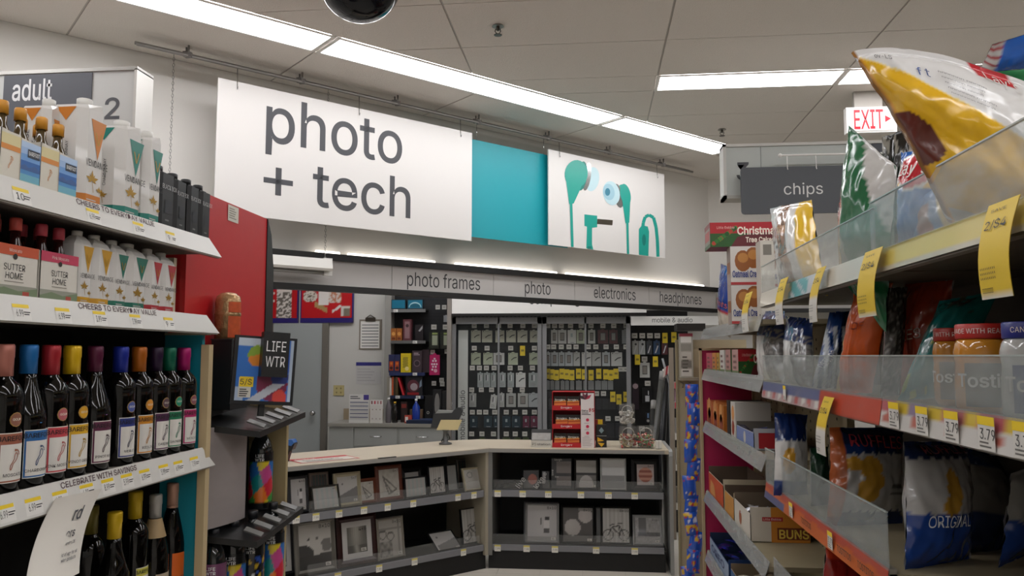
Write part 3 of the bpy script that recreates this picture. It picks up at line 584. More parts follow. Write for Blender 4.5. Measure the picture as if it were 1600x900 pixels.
# ------------------------------------------------------------------ shelf one: cartons, carriers and black boxes
D1 = LIPS[0][1] - .004; D2 = LIPS[1][1] - .004
VWH = mat('d6d3ce', .3, coat=.3)
def leaf(m, M, x, y, s, mt, warp=None):
    for k in range(7):
        a = R(-20 + k * 37); L_ = s * (1 if k % 2 else .72)
        m.poly([M @ Vector(q) for q in ((x, y, .001), (x + L_ * .5 * math.cos(a - .35), y + L_ * .5 * math.sin(a - .35), .001), (x + L_ * math.cos(a), y + L_ * math.sin(a), .001), (x + L_ * .5 * math.cos(a + .35), y + L_ * .5 * math.sin(a + .35), .001))], mt)
    m.poly([M @ Vector(q) for q in ((x - .001, y, .001), (x + s * .2, y - s * 1.2, .001), (x + s * .25, y - s * 1.2, .001), (x + .001, y, .001))], mt)
GOLD = mat('b08a3a', .35, .5)
def carton(label, y0, y1, z0, H, col, X_=-1.235, tall=True, group='white wine cartons'):
    """wine carton: octagonal body with a slanted shoulder, coloured V, band, leaf and screw cap"""
    W = y1 - y0; Dp = W * (1.0 if tall else .9); cxm = X_ - Dp / 2; cym = (y0 + y1) / 2; t = thing('wine_carton', label, 'wine carton', (cxm, cym, z0), group)
    ch = W * .2; cm = mat(col, .35, coat=.3); hb = H * (.86 if tall else .80)
    def octo(g, z, dx=0): a, b = Dp / 2 - g, W / 2 - g; c2 = max(.002, ch - g); return [Vector((cxm + x + dx, cym + y, z)) for x, y in ((-a + c2, -b), (a - c2, -b), (a, -b + c2), (a, b - c2), (a - c2, b), (-a + c2, b), (-a, b - c2), (-a, -b + c2))]
    rings = [octo(0, z0), octo(0, z0 + H * .11), octo(.0, z0 + hb)]
    if tall: top = octo(.004, z0 + H * .95); top = [Vector((p.x, p.y, z0 + hb + (H * .95 - hb) * (0.25 + .75 * (p.y - y0) / W) )) for p in top]; rings.append(top)
    else: rings += [octo(W * .10, z0 + H * .86), octo(W * .27, z0 + H * .92)]
    m = MB(); n = 0
    for i, r_ in enumerate(rings): m.v += r_
    for i in range(len(rings) - 1):
        for k in range(8): j = (k + 1) % 8; m.face((i * 8 + k, i * 8 + j, i * 8 + 8 + j, i * 8 + 8 + k), cm if i == 0 else VWH)
    L_ = len(rings) - 1; m.face([L_ * 8 + k for k in range(8)], VWH); m.face(range(7, -1, -1), VWH)
    m.build('body', t)
    cz = z0 + (H * .93 if tall else H * .92); cyc = cym + (W * .22 if tall else 0)
    MB().lathe([(W * .2, 0), (W * .2, H * .075), (W * .17, H * .08)], mat('d4d2cc', .4), 14, (cxm, cyc, cz - H * .01)).build('cap', t)
    f_ = MB(); M = fX((cxm + Dp / 2, cym - W / 2 + ch * .2, z0)); w2 = W - ch * .4
    f_.poly([M @ Vector(q) for q in ((w2 * .28, H * .78, .0008), (w2 * .62, H * .43, .0008), (w2 * .98, H * .78, .0008))], cm); f_.text('V', M @ Matrix.Translation((w2 * .62, H * .56, .0006)), GOLD, h=H * .11, align='C', lift=.001)
    f_.text('VENDANGE', M @ Matrix.Translation((w2 * .1, H * .36, 0)), INK, width=w2 * 1.0, h=H * .06, lift=.001); leaf(f_, M, w2 * .42, H * .24, W * .27, GOLD); leaf(f_, M, w2 * .75, H * .16, W * .14, GOLD)
    f_.bars(M, w2 * .2, w2 * .8, H * .03, H * .075, 2, mat('b9b6b0', .5)); f_.build('front_print', t)
    if tall:
        M = fY((cxm - Dp / 2, y0, z0)); s_ = MB(); Mr = M @ Matrix.Translation((Dp * .42, H * .30, 0)) @ Matrix.Rotation(R(90), 4, 'Z')
        s_.text('VENDANGE', Mr, INK, width=H * .36, h=Dp * .15, lift=.001); s_.text('CHARDONNAY', Mr @ Matrix.Translation((0, -Dp * .17, 0)), INK, width=H * .26, h=Dp * .08, lift=.001)
        s_.poly([M @ Vector(q) for q in ((Dp * .22, H * .86, .001), (Dp * .5, H * .74, .001), (Dp * .78, H * .86, .001))], cm); leaf(s_, M, Dp * .5, H * .2, W * .16, GOLD); s_.build('side_print', t)
    return t
def y_at(px_, X_=-1.235): return ax(px_, 500, X_).y
for nm, a, b, yt, col, X_ in (('tall white wine carton with orange V and band, top shelf', 117, 155, 152, 'c9781c', -1.235), ('tall white wine carton with orange top, half hidden behind small bottles', 58, 92, 152, 'c9781c', -1.30), ('tall white wine carton with teal V beside the orange one, top shelf', 180, 216, 188, '0e7a6c', -1.235), ('tall white wine carton with teal V next to the black boxes, top shelf', 221, 246, 203, '0e7a6c', -1.235)):
    carton(nm, y_at(a, X_), y_at(b, X_), D1, ax(b, yt, X_).z - D1, col, X_)
for i, (a, b, yt) in enumerate(((243, 268, 260), (268, 287, 272), (290, 307, 281), (309, 325, 290))):
    X_ = -1.235; y0, y1 = y_at(a), y_at(b) - .003; H = ax(b, yt, X_).z - D1; W = y1 - y0
    t = thing('wine_carton', 'small black wine carton, %s from the left of four on the top shelf' % ORD[i], 'wine carton', (X_ - W / 2, (y0 + y1) / 2, D1), 'black wine cartons')
    bk = mat('08080a', .4); g_ = W * .15
    b_ = MB().prism([(X_ - W, y0 + g_, D1), (X_ - W + g_, y0, D1), (X_ - g_, y0, D1), (X_, y0 + g_, D1), (X_, y1 - g_, D1), (X_ - g_, y1, D1), (X_ - W + g_, y1, D1), (X_ - W, y1 - g_, D1)], (0, 0, H * .86), bk); b_.prism([(X_ - W * .8, y0 + W * .2, D1 + H * .86), (X_ - W * .2, y0 + W * .2, D1 + H * .86), (X_ - W * .2, y1 - W * .2, D1 + H * .86), (X_ - W * .8, y1 - W * .2, D1 + H * .86)], (0, 0, H * .04), bk); b_.build('body', t)
    MB().lathe([(W * .24, 0), (W * .24, H * .09), (W * .2, H * .1)], mat('0c0c0e', .4), 14, (X_ - W / 2, (y0 + y1) / 2, D1 + H * .9)).build('cap', t)
    M = fX((X_, y0, D1)); MB().text('BLACK BOX', M @ Matrix.Translation((W * .12, H * .62, 0)), mat('b9b9b9', .5), width=W * .95, h=H * .07, lift=.001).build('lettering', t); MB().rect(M, W * .3, W * .75, H * .25, H * .45, mat('1c1c22', .5), .001).bars(M, W * .35, W * .7, H * .12, H * .17, 1, mat('6a6a6a', .5)).build('front_print', t)
# carriers of small bottles
def small_bottle(t, c, capc, H, glass):
    pr = [(.021, 0), (.0225, .003), (.0225, H * .52), (.018, H * .62), (.0105, H * .72), (.0098, H * .86)]
    b_ = MB().lathe(pr, glass, 16, c).build('bottle', t); MB().lathe([(.0128, H * .84), (.0128, H * .98), (.011, H)], mat(capc, .4), 14, c).build('cap', b_)
def carrier(name, label, y0, y1, z0, Hf, Hb, capc, glass, art, X_=-1.235, slant=.0, group='bottle carriers'):
    t = thing(name, label, 'bottle carrier', (X_ - .05, (y0 + y1) / 2, z0), group); Dp = .105
    for k in range(2):
        for q in range(2): small_bottle(t, Vector((X_ - .028 - q * .05, lerp(y0, y1, .27 + .46 * k), z0 + .002)), capc, Hb, glass)
    M = fX((X_, y0, z0)); W = y1 - y0; m = MB(); pw = mat('d8d3c8', .6)
    pts = [(0, 0), (W, 0), (W, Hf * (1 - slant)), (0, Hf)]
    m.prism([M @ Vector((x, y, 0)) for x, y in pts], (-.0015, 0, 0), pw); m.prism([M @ Vector((x, y, -Dp)) for x, y in pts], (-.0015, 0, 0), pw)
    m.box(X_ - Dp, X_, y0, y0 + .0015, z0, z0 + Hf, pw).box(X_ - Dp, X_, y1 - .0015, y1, z0, z0 + Hf * (1 - slant), pw); m.box(X_ - Dp, X_, y0, y1, z0, z0 + .0015, pw); m.build('carton', t)
    f_ = MB(); art(f_, M, W, Hf, slant); f_.build('front_print', t); return t
def beach(f_, M, W, H, sl):
    f_.rect(M, 0, W, 0, H * .86, mat('d9d3c4', .5), .0004)
    f_.rect(M, 0, W * .47, 0, H * .97, mat('d9d3c4', .5), .0006); f_.rect(M, 0, W * .47, H * .62, H * .72, mat('d78a3c', .5), .001); f_.rect(M, 0, W * .47, H * .72, H * (.97 - sl * .4), mat('dccf9c', .5), .0009); foot(f_, mat('cf8a4a', .5), lambda p: M @ Vector((p.x * .8 + W * .24, p.y * .8 + H * .28, .0015)))
    for k, c_ in enumerate(('8fc0b4', '6fb0c4', '4f8fc8', '2f66ac', '6f9ed6', '9dbbe2', 'b6cdea')): f_.rect(M, W * .49, W, H * .13 * k, H * .13 * (k + 1) * (1 if k < 6 else .98), mat(c_, .5), .0006 + k * .00001)
    f_.poly([M @ Vector((W * x, H * y, .001)) for x, y in ((.49, .34), (1, .34), (1, .40), (.85, .46), (.7, .40), (.6, .45), (.49, .4))], mat('3a5f96', .5))
    f_.rect(M, W * .66, W * .98, H * .6, H * .76, mat('2a3340', .5), .0012); f_.text('BAREFOOT', M @ Matrix.Translation((W * .82, H * .645, .001)), mat('e8e8e8', .5), width=W * .28, h=H * .075, align='C', lift=.001, bold=.01); f_.rect(M, W * .47, W * .49, 0, H * .95, mat('a89a84', .5), .001)
CLEARG = mat('4a3d26', .08, coat=.5)
for i, (a, b) in enumerate(((-14, 50), (51, 109))):
    carrier('bottle_carrier', ('carton carrier of orange-capped small bottles at the left end of the top shelf', 'beach-printed carton carrier of orange-capped small bottles beside the tall orange carton')[i], y_at(a), y_at(b), D1, .115, .18, 'c98a24', CLEARG, beach, slant=.12)
def sutter(col, head):
    def art(f_, M, W, H, sl):
        f_.rect(M, 0, W, H * .80, H, mat(col, .5), .001); f_.text(head, M @ Matrix.Translation((W * .5, H * .865, .0006)), mat('e8d8d0', .5), h=H * .06, align='C', lift=.001)
        f_.text('SUTTER', M @ Matrix.Translation((W * .5, H * .52, 0)), INK, width=W * .44, h=H * .12, align='C', lift=.001); f_.text('HOME', M @ Matrix.Translation((W * .5, H * .36, 0)), INK, width=W * .36, h=H * .12, align='C', lift=.001)
        f_.disc(M, W * .5, H * .78, W * .045, mat('2a2522', .5), .0016); f_.rect(M, W * .3, W * .7, H * .3, H * .315, mat('8a8478', .5), .001)
        f_.rect(M, 0, W, 0, H * .24, mat('9a9a8c', .6), .0008); f_.poly([M @ Vector((W * x, H * y, .0012)) for x, y in ((0, .12), (.3, .2), (.6, .14), (1, .22), (1, .05), (0, .02))], mat('7a8a6a', .6)); f_.rect(M, W * .68, W * .82, 0, H * .14, mat('b04a3c', .6), .0016)
    return art
DARKG = mat('2a0d0a', .06, coat=.5)
for i, (a, b, col, hd, cc) in enumerate(((-22, 55, 'c4532e', 'Moscato', 'c9544a'), (59, 118, 'c23a58', 'Pink Moscato', 'b8404e'))):
    carrier('bottle_carrier', ('four-pack of small bottles with orange-red header on the second shelf', 'four-pack of small bottles with pink header on the second shelf')[i], y_at(a), y_at(b), D2, .115, .178, cc, DARKG, sutter(col, hd))
for i, (a, b, yt, col, cn) in enumerate(((118, 144, 365, 'c9961c', 'golden V, leftmost'), (146, 173, 372, 'c9961c', 'golden V beside a teal one'), (174, 199, 380, '0e6a58', 'teal V beside a golden one'), (200, 230, 386, '0e6a58', 'teal V beside a red one'), (231, 252, 393, 'b02a34', 'red V beside a teal one'), (253, 274, 399, 'b02a34', 'red V at the shelf end'))):
    carton('squat white wine carton with %s, second shelf' % cn, y_at(a), y_at(b) - .002, D2, ax(b, yt, -1.26).z - D2, col, tall=False, group='half-litre cartons on the second shelf')
# ================================================================== red cooler and water-bottle wing behind the gondola
t = thing('drinks_cooler', 'tall red drinks cooler with a curved black front beyond the wine shelf', 'cooler', (-1.7, 2.8, 0))
MB().box(-2.05, -1.3, 2.432, 3.06, .08, 2.1, mat('b51a20', .35)).build('cabinet', t)
prof = [(3.06, .06), (3.11, .1), (3.135, .6), (3.14, 1.3), (3.13, 1.9), (3.10, 2.04), (3.06, 2.1)]
MB().prism([(-1.296, y, z) for y, z in prof], (-.76, 0, 0), mat('141416', .35)).build('door', t); MB().box(-2.05, -1.3, 2.432, 3.1, 0, .08, BLACK).build('base', t)
A = ax(356, 318, -1.3); M = fX((-1.299, A.y, A.z - .06)); MB().rect(M, 0, .085, 0, .058, mat('cfcabd', .6), .001).bars(M, .008, .07, .008, .05, 5, mat('8a857a', .6), .0016).build('notice_sticker', t)
RX0, RX1, RY0, RY1 = -1.288, -1.135, 2.47, 2.90
t = thing('bottle_rack', 'narrow wing rack with a header sign for bottled water', 'rack', (-1.2, 2.7, 0))
MB().box(RX0, RX1, RY1, RY1 + .02, .1, 1.40, mat('a8966e', .5)).build('side_panel', t)
MB().box(RX0, RX0 + .008, RY0, RY1, .1, 1.55, mat('0f0f10', .6)).build('back_panel', t)
for z, tl_ in ((1.335, -.03), (.985, .0)):
    m = MB().prism([(RX0, RY0, z - .02), (RX1 + .06, RY0 + .05, z - .05), (RX1 + .06, RY0 + .05, z - .03), (RX0, RY0, z)], (0, RY1 - RY0 - .02, .035), mat('161616', .35)); m.build('tray', t)
    for k in range(5): m = MB().box(-.03, .03, -.012, .012, -.002, .003, mat('6b6a66', .4), frame(Vector((RX1 + .03, RY0 + .09 + k * .075, z - .008 + k * .007)), (1, .1, -.35), (.3, 1, .2))); m.build('tray_slot', t)
MB().box(RX0, RX1, RY0, RY1, .1, .13, BLACK).build('tray', t)
# header sign
HA, HB = ay(374, 527, 2.52), ay(462, 533, 2.62); HC_ = ay(358, 634, 2.50)
Mh = frame(HA, HB - HA, HA - HC_); wd2 = (HB - HA).length; hh2 = .205
hd = MB().box(-.012, wd2 + .006, -hh2 - .012, .008, -.02, -.002, mat('0c0d12', .4), Mh)
def wtr(u, v):
    x, y = u, v
    c = lin('2f6fc0')
    if y > .72 - .9 * x and y > .55 and x < .42 and y > .95 - 1.2 * x + .3: c = lin('c9d0da')
    if x < .3 and y > .88: c = lin('c2ccd8')
    if math.hypot((x - .34) * 1.05, y - .72) < .17: c = lin('e0882a') if y < .74 + (x - .34) * .3 else lin('8fae3a')
    if math.hypot(x - .85, y - .62) < .17: c = lin('1e55b8')
    if math.hypot(x - .62, y - .28) < .22 + .1 * x: c = lin('7a2448')
    if math.hypot(x - .78, y - .40) < .16: c = lin('22357e')
    if y < .28 and abs(x - y * 1.6 - .32) < .12: c = lin('b9bec8')
    if math.hypot(x - .8, y - .06) < .13: c = lin('d0453c')
    if x < .14 and y < .22: c = lin('aebfd8')
    if x > .95: c = lin('b9c8da')
    return c
hd.grid(lambda u, v: Mh @ Vector((u * (wd2 - .004), -hh2 + v * hh2, 0)), 44, 44, vmat(.3), False, wtr)
hd.build('header_panel', t)
hb = MB().box(wd2 * .38, wd2 * .84, -.125, .022, 0, .05, mat('0b0b0d', .4), Mh)
for s_, yy in (('LIFE', -.022), ('WTR', -.072)): hb.text(s_, Mh @ Matrix.Translation((wd2 * .61, yy - .02, .05)), mat('e8e8e8', .5), width=wd2 * .34, h=.034, align='C', lift=.001)
hb.build('logo_box', t)
m = MB().rect(Mh, .01, .05, -hh2 + .01, -hh2 + .075, mat('d4d0c8', .5), .002).rect(Mh, .012, .056, -hh2 + .045, -hh2 + .078, YEL, .0026).bars(Mh, .014, .045, -hh2 + .012, -hh2 + .04, 4, INK, .003).text('5/$', Mh @ Matrix.Translation((.014, -hh2 + .052, .002)), INK, h=.018, lift=.001); m.build('price_tag', t)
MB().box(wd2 * .45, wd2 * .55, -hh2 - .05, -hh2, -.03, -.01, BLACK, Mh).build('header_bracket', t)
# plastic guard in front of the upper bottles
PGX = -1.20
gp = MB().grid(lambda u, v: Vector((PGX + .035 * math.sin(u * math.pi * .55) - .02, RY0 + u * .20, 1.0 + v * .32)), 10, 4, acrylic('9a918f', .12, .05, .25)); gp.grid(lambda u, v: Vector((PGX + .035 * math.sin((1 - u) * math.pi * .55) - .023, RY0 + (1 - u) * .20, 1.0 + v * .32)), 10, 4, acrylic('9a918f', .12, .05, .25)); gp.build('plastic_guard', t)
def lifewtr(label, c, H, ink_, word=True):
    t = thing('water_bottle', label, 'water bottle', c, 'bottled water in the wing rack'); c = Vector(c); r = .041
    MB().lathe([(r * .9, 0), (r, .008), (r, H * .62), (r * .97, H * .7), (r * .80, H * .80), (r * .5, H * .87), (.014, H * .9), (.014, H * .93)], mat('1c1f20', .08, coat=.7), 20, c).build('body', t)
    MB().lathe([(.0165, H * .92), (.0165, H), (.014, H * 1.005)], mat('17181c', .4), 14, c).build('cap', t)
    lb = MB().grid(lambda u, v: c + Vector(((r + .001) * math.cos(R(-150 + u * 200)), (r + .001) * math.sin(R(-150 + u * 200)), H * (.08 + .6 * v))), 30, 24, vmat(.25, .4), True, ink_)
    if word:
        a0 = R(-75); wf = lambda dz: (lambda p: c + Vector(((r + .0022) * math.cos(a0 + p.x / r), (r + .0022) * math.sin(a0 + p.x / r), H * .58 + dz + p.y)))
        lb.text('LIFE', None, mat('e8e8e8', .5), h=.010, align='C', warp=wf(.013), bold=.01); lb.text('WTR', None, mat('e8e8e8', .5), h=.010, align='C', warp=wf(-.001), bold=.01)
    lb.build('label', t)
def inkA(u, v):
    if v > .8: return lin('151518')
    q = math.floor(u * 3.2 + v * 1.3) + math.floor(v * 3 - u * 2.2) * 2
    return lin(['c8283a', '1e8a8a', 'c04a86', '2a6ab0', 'd8c02a', '3a8a3a', 'e0762a'][q % 7]) if v > .02 else lin('111111')
def inkB(u, v):
    if v > .78: return lin('121214')
    n_ = noise.noise(Vector((u * 9, v * 9, 3)))
    if math.hypot((u - .45) * 2, v - .45) < .05: return lin('d8d8d8')
    return lin('b89a2a') if n_ > .3 else lin('2a4a9a') if n_ < -.35 else lin('17161a')
def inkC(u, v):
    n_ = noise.noise(Vector((u * 14, v * 5, 9)))
    return lin('c9c9c9') if (v < .7 and abs(n_) < .05) or (.62 < v < .7 and n_ > .1) else lin('141416') if v < .74 else lin('7a4a6a')
for nm, c, H, ik in (('water bottle with black-and-white lettered label, nearest in the wing rack', (-1.225, 2.53, .67), .32, inkC), ('water bottle with a pink and teal patterned label in the wing rack', (-1.2, 2.62, .68), .32, inkA), ('water bottle with an eye drawn on its label in the wing rack', (-1.165, 2.69, .70), .32, inkB), ('water bottle with red and teal triangles, farthest in the wing rack', (-1.135, 2.79, .71), .32, inkA), ('water bottle with a pink and blue label on the upper rack tray', (-1.20, 2.83, 1.0), .30, inkA)):
    lifewtr(nm, c, H, ik)
MB().box(RX0 + .01, -1.09, 2.49, RY1 - .02, .64, .668, BLACK).build('tray', t)
# foil-wrapped canister standing on the rack
P = ax(355, 530, -1.25); t = thing('foil_canister', 'gold and red foil-wrapped canister against the red cooler', 'canister', (P.x, P.y, P.z)); Hc = ax(355, 456, -1.25).z - P.z; r_ = .043
MB().lathe([(r_, 0), (r_, Hc * .5), (r_ * 1.04, Hc * .52), (r_, Hc * .54), (r_, Hc * .78), (r_ * .9, Hc * .9), (r_ * .6, Hc * .97), (.004, Hc)], mat('b08d62', .25, .4, noise_amt=.5, bump=.5, scale=40), 20, P).build('body', t)
MB().cyl(P, r_ + .002, -1.1, .1, .005, Hc * .48, mat('c4552e', .3, .2, noise_amt=.35, scale=50), 8).cyl(P, r_ + .002, -1.1, .1, Hc * .56, Hc * .78, mat('c4552e', .3, .2, noise_amt=.35, scale=50), 8).build('label', t)
t = thing('black_stand', 'black box stand under the foil canister', 'stand', (P.x, P.y, 1.36)); MB().box(RX0 + .012, -1.205, P.y - .06, P.y + .07, 1.37, P.z - .004, mat('101012', .5)).build('body', t); MB().box(RX0 + .01, -1.2, P.y - .065, P.y + .075, P.z - .004, P.z, mat('2a2a2c', .4)).build('top', t)
# ================================================================== PHOTO COUNTER
CYF = 5.912; CC = 6.682; CXL = -.77; CXR = .512; CT = .872
ctop = mat('bdb19c', .4, noise_amt=.04, scale=6); cgrey = mat('6f6e6a', .45); cbk = mat('0b0b0b', .6); lipg = mat('77777a', .35); fence = acrylic('b8b8b4', .92, .03, .12)
z_l1t, z_l1b = ay(800, 766, 5.93).z, ay(800, 776, 5.93).z; z_l2t, z_l2b = ay(800, 851, 5.93).z, ay(800, 860, 5.93).z
KN = thing('photo_counter', 'beige-topped counter wing straight ahead with two shelves of picture frames', 'counter', (-.1, 6.2, 0))
YB = 6.42
MB().prism([(CXL, CYF - .01, CT - .03), (CXR + .03, CYF - .01, CT - .03), (CXR + .03, YB + .1, CT - .03), (CXL - .15, YB + .1, CT - .03), (CXL - .438, CYF + .445, CT - .03)], (0, 0, .03), ctop).box(CXL, CXR, CYF - .012, CYF - .009, CT - .03, CT - .004, mat('8d8a84', .4)).build('countertop', KN)
MB().box(CXL, CXR, YB, YB + .02, 0, CT - .03, cbk).build('back_panel', KN)
MB().box(CXL, CXL + .03, CYF, YB, .10, CT - .03, cgrey).build('end_post', KN)
ep = [(CYF - .03, 0), (CYF - .03, CT - .04), (CYF - .02, CT - .01), (CYF + .01, CT + .003), (YB + .1, CT + .003), (YB + .1, 0)]
MB().prism([(CXR + .03, y, z) for y, z in ep], (.025, 0, 0), mat('8b8b88', .4)).build('end_panel', KN)
MB().box(CXL, CXR, CYF + .03, YB, 0, z_l2b - .005, cbk).build('base', KN)
KN2 = thing('photo_counter', 'long diagonal counter wing with a red sticker and shelves of picture frames', 'counter', dp(CC, ds(Vector((CXL, CYF, 0))) - .8, 0))
sE = ds(Vector((CXL, CYF, 0))); sS = sE - 1.75
def dbox(m, a, b, o0, o1, z0, z1, mt): return m.prism([dp(CC, a, z0, o0), dp(CC, b, z0, o0), dp(CC, b, z0, o1), dp(CC, a, z0, o1)], (0, 0, z1 - z0), mt)
dbox(MB(), sS, sE + .004, .01, -.62, CT - .03, CT, ctop).build('countertop', KN2); dbox(MB(), sS, sE, .012, .0095, CT - .03, CT - .004, mat('8d8a84', .4)).build('edge_band', KN2)
dbox(MB(), sS, sE, -.51, -.53, 0, CT - .03, cbk).build('back_panel', KN2); dbox(MB(), sE - .025, sE, 0, -.5, .10, CT - .03, mat('9a9280', .5)).build('end_post', KN2)
dbox(MB(), sS, sE, -.03, -.5, 0, z_l2b - .005, cbk).build('base', KN2)
pt = []
for i, (K, zt_, zb_) in enumerate(((KN, z_l1t, z_l1b), (KN, z_l2t, z_l2b), (KN2, z_l1t, z_l1b), (KN2, z_l2t, z_l2b))):
    if K is KN:
        MB().box(CXL + .03, CXR, CYF + .03, YB, zt_ - .02, zt_ - .002, cbk).build('shelf', K); lo = MB().box(CXL + .03, CXR - .01, CYF + .012, CYF + .03, zb_, zt_, lipg).build('price_strip', K)
        MB().box(CXL + .035, CXR - .015, CYF + .022, CYF + .025, zt_, zt_ + .075, fence).build('clear_fence', K)
        for x in ((777, 816, 856, 907, 950, 991), (777, 822, 866, 930, 990))[i]: P = ay(x, 770, CYF + .012); pt.append((lo, fY((P.x - .02, CYF + .012, zt_ - .002))))
    else:
        dbox(MB(), sS, sE - .025, -.03, -.5, zt_ - .02, zt_ - .002, cbk).build('shelf', K); lo = dbox(MB(), sS, sE - .03, -.012, -.03, zb_, zt_, lipg).build('price_strip', K)
        dbox(MB(), sS + .35, sE - .06, -.022, -.025, zt_, zt_ + .075, fence).build('clear_fence', K)
        for x in ((465, 496, 532, 571, 608, 648, 718, 743), (532, 596, 651, 727))[i - 2]: P = ad(x, 790, CC - .017); pt.append((lo, fD(dp(CC, ds(P) - .02, zt_ - .002, -.012))))
ptm = MB(); Mi = Matrix.Identity(4); ptm.rect(Mi, 0, .046, -.046, 0, mat('dedbd0', .5), .001).rect(Mi, .0, .046, -.012, 0, mat('cfc06a', .5), .0014).text('7.99', Matrix.Translation((.006, -.034, .001)), INK, h=.015, width=.034, lift=.0008); ptme = ptm.mesh('price_tag')
for lo, M in pt: inst('price_tag', ptme, lo, M=M)
# sticker and slot on the counter top
Q = [az(x, y, CT) for x, y in ((452, 719), (513, 714), (547, 718), (476, 727))]
st = MB(); cen = sum(Q, Vector()) / 4; ux = (Q[2] - Q[0]).normalized(); Ms = frame(Q[3] * .5 + Q[0] * .5 + Vector((0, 0, .001)), DU, -DN)
st.rect(Ms, .0, .42, -.06, .16, mat('b3252c', .5), .0005).rect(Ms, .015, .405, -.048, .148, mat('c9c2b4', .5), .0009).rect(Ms, .015, .405, .09, .148, mat('b3252c', .5), .0012).text('CHECK', Ms @ Matrix.Translation((.04, .10, .001)), mat('d8d0c4', .5), h=.03, lift=.0006).text('PHOTO PICKUP', Ms @ Matrix.Translation((.06, .03, .001)), INK, h=.025, lift=.0006).bars(Ms, .06, .34, -.03, .02, 2, mat('5a5550', .5), .0016)
st = st.build('counter_sticker', KN2)
P = az(606, 715, CT); dbox(MB(), ds(P) - .07, ds(P) + .07, -.0, .012, CT - .004, CT + .002, mat('1a1512', .5)).build('grommet_slot', KN2)
# ------------------------------------------------------------------ picture frames
def bike(u, v):
    c = .55 + .12 * math.sin(u * 40) * (1 if int(u * 7) % 2 else .3)
    for wx in (.2, .8):
        d = math.hypot((u - wx), (v - .22) * 1.25)
        if abs(d - .19) < .016: c = .08
    for (xa, ya, xb, yb) in ((.2, .22, .35, .45), (.35, .45, .65, .22), (.35, .45, .62, .5), (.62, .5, .65, .22), (.62, .5, .8, .22), (.28, .5, .42, .54), (.58, .55, .72, .56)):
        L_ = math.hypot(xb - xa, yb - ya); q = max(0, min(1, ((u - xa) * (xb - xa) + (v - ya) * (yb - ya)) / L_ / L_))
        if math.hypot(u - xa - q * (xb - xa), v - ya - q * (yb - ya)) < .018: c = .06
    return (c, c * .96, c * .88, 1)
def child(u, v):
    c = .62 - .15 * abs(u - .5)
    if math.hypot((u - .68) * .8, v - .63) < .07: c = .05
    if abs(u - .66) < .11 - (.58 - v) * .1 and .36 < v < .58: c = .8
    if abs(u - .66) < .1 and .2 < v <= .36: c = .12
    if abs(u - .47) < .015 and .45 < v < .66: c = .1
    if v < .12: c = .35
    return (c, c * .96, c * .92, 1)
def babies(u, v):
    c = .1
    if math.hypot((u - .32), (v - .42) * 1.1) < .27: c = .6 - .25 * math.hypot(u - .25, v - .5)
    if math.hypot((u - .75), (v - .78) * 1.1) < .24: c = .58 - .3 * abs(u - .7)
    if v > .9 and u > .5: c = .3
    return (c, c * .92, c * .85, 1)
def cliff(u, v):
    c = .62 + .1 * v
    if v < .55 - .8 * max(0, u - .25) and u < .45: c = .07
    if v < .28 + .05 * u: c = .05 + .06 * u
    if math.hypot((u - .85), (v - .5)) < .16 + .04 * noise.noise(Vector((u * 12, v * 12, 0))): c = .25
    if math.hypot((u - .3) * 1.5, v - .66) < .045 or (abs(u - .3) < .035 and .5 < v < .66): c = .75 if v < .63 else .05
    if math.hypot((u - .55) * 1.2, v - .67) < .045: c = .2
    return (c, c * .95, c * .86, 1)
def forest(u, v):
    c = .2 + .35 * math.exp(-((u - .45) ** 2) * 14) * (v + .2) + .05 * math.sin(u * 60) * v
    if v < .3: c = .14 + .3 * math.exp(-((u - .5 + .2 * v) ** 2) * 60)
    return (c, c * .95, c * .82, 1)
def couple(u, v):
    c = .5
    for cx_, cy_, r_ in ((.15, .62, .17), (.5, .55, .16)):
        d = math.hypot(u - cx_, (v - cy_) * 1.2)
        if d < r_: c = .16 if v > cy_ + .06 or d > r_ * .8 else .5
    if v < .42 and u < .55: c = .3 + .25 * noise.noise(Vector((u * 9, v * 9, 2)))
    if abs(v - .75) < .03 or (u > .75 and abs(u - .85) < .04): c = .32
    return (c, c * .94, c * .84, 1)
def tower(u, v):
    c = .58 + .1 * noise.noise(Vector((u * 7, v * 7, 5)))
    for (xa, ya, xb, yb) in ((.2, .75, .45, .1), (.2, .75, .85, .25), (.45, .1, .85, .25), (.25, .6, .6, .15)):
        L_ = math.hypot(xb - xa, yb - ya); q = max(0, min(1, ((u - xa) * (xb - xa) + (v - ya) * (yb - ya)) / L_ / L_))
        if math.hypot(u - xa - q * (xb - xa), v - ya - q * (yb - ya)) < .03: c = .2
    return (c, c * .94, c * .82, 1)
def hill(u, v):
    c = .65
    if v < .25 + .35 * u and u > .1: c = .25
    if math.hypot(u - .25, v - .72) < .05: c = .2
    return (c, c * .96, c * .9, 1)
def flower(u, v):
    if math.hypot((u - .5), (v - .5) * 1.1) < .4: return (.55 + .2 * math.sin(v * 26), .22 + .14 * math.sin(v * 26), .15 + .1 * math.sin(v * 26), 1)
    return (.6, .5, .47, 1)
def door_(u, v):
    c = .14 if .12 < u < .45 and v > .3 else .42 + .15 * noise.noise(Vector((u * 11, v * 11, 1)))
    if .25 < v < .42 and u > .1: c *= .35
    return (c, c * .95, c * .9, 1)
def painted_reflection(u, v): return (.75, .75, .73, 1) if v > .45 else (.35, .35, .34, 1)  # glint painted into the print colour: bright above, grey below
def plain(c): return lambda u, v: (c + .05 * math.sin(u * 30), c, c * .94, 1)
def ptext(u, v): return (.5, .48, .43, 1) if not (.12 < math.hypot(u - .3, (v - .72)) < .16) else (.2, .2, .2, 1)
NOFRAME = object()
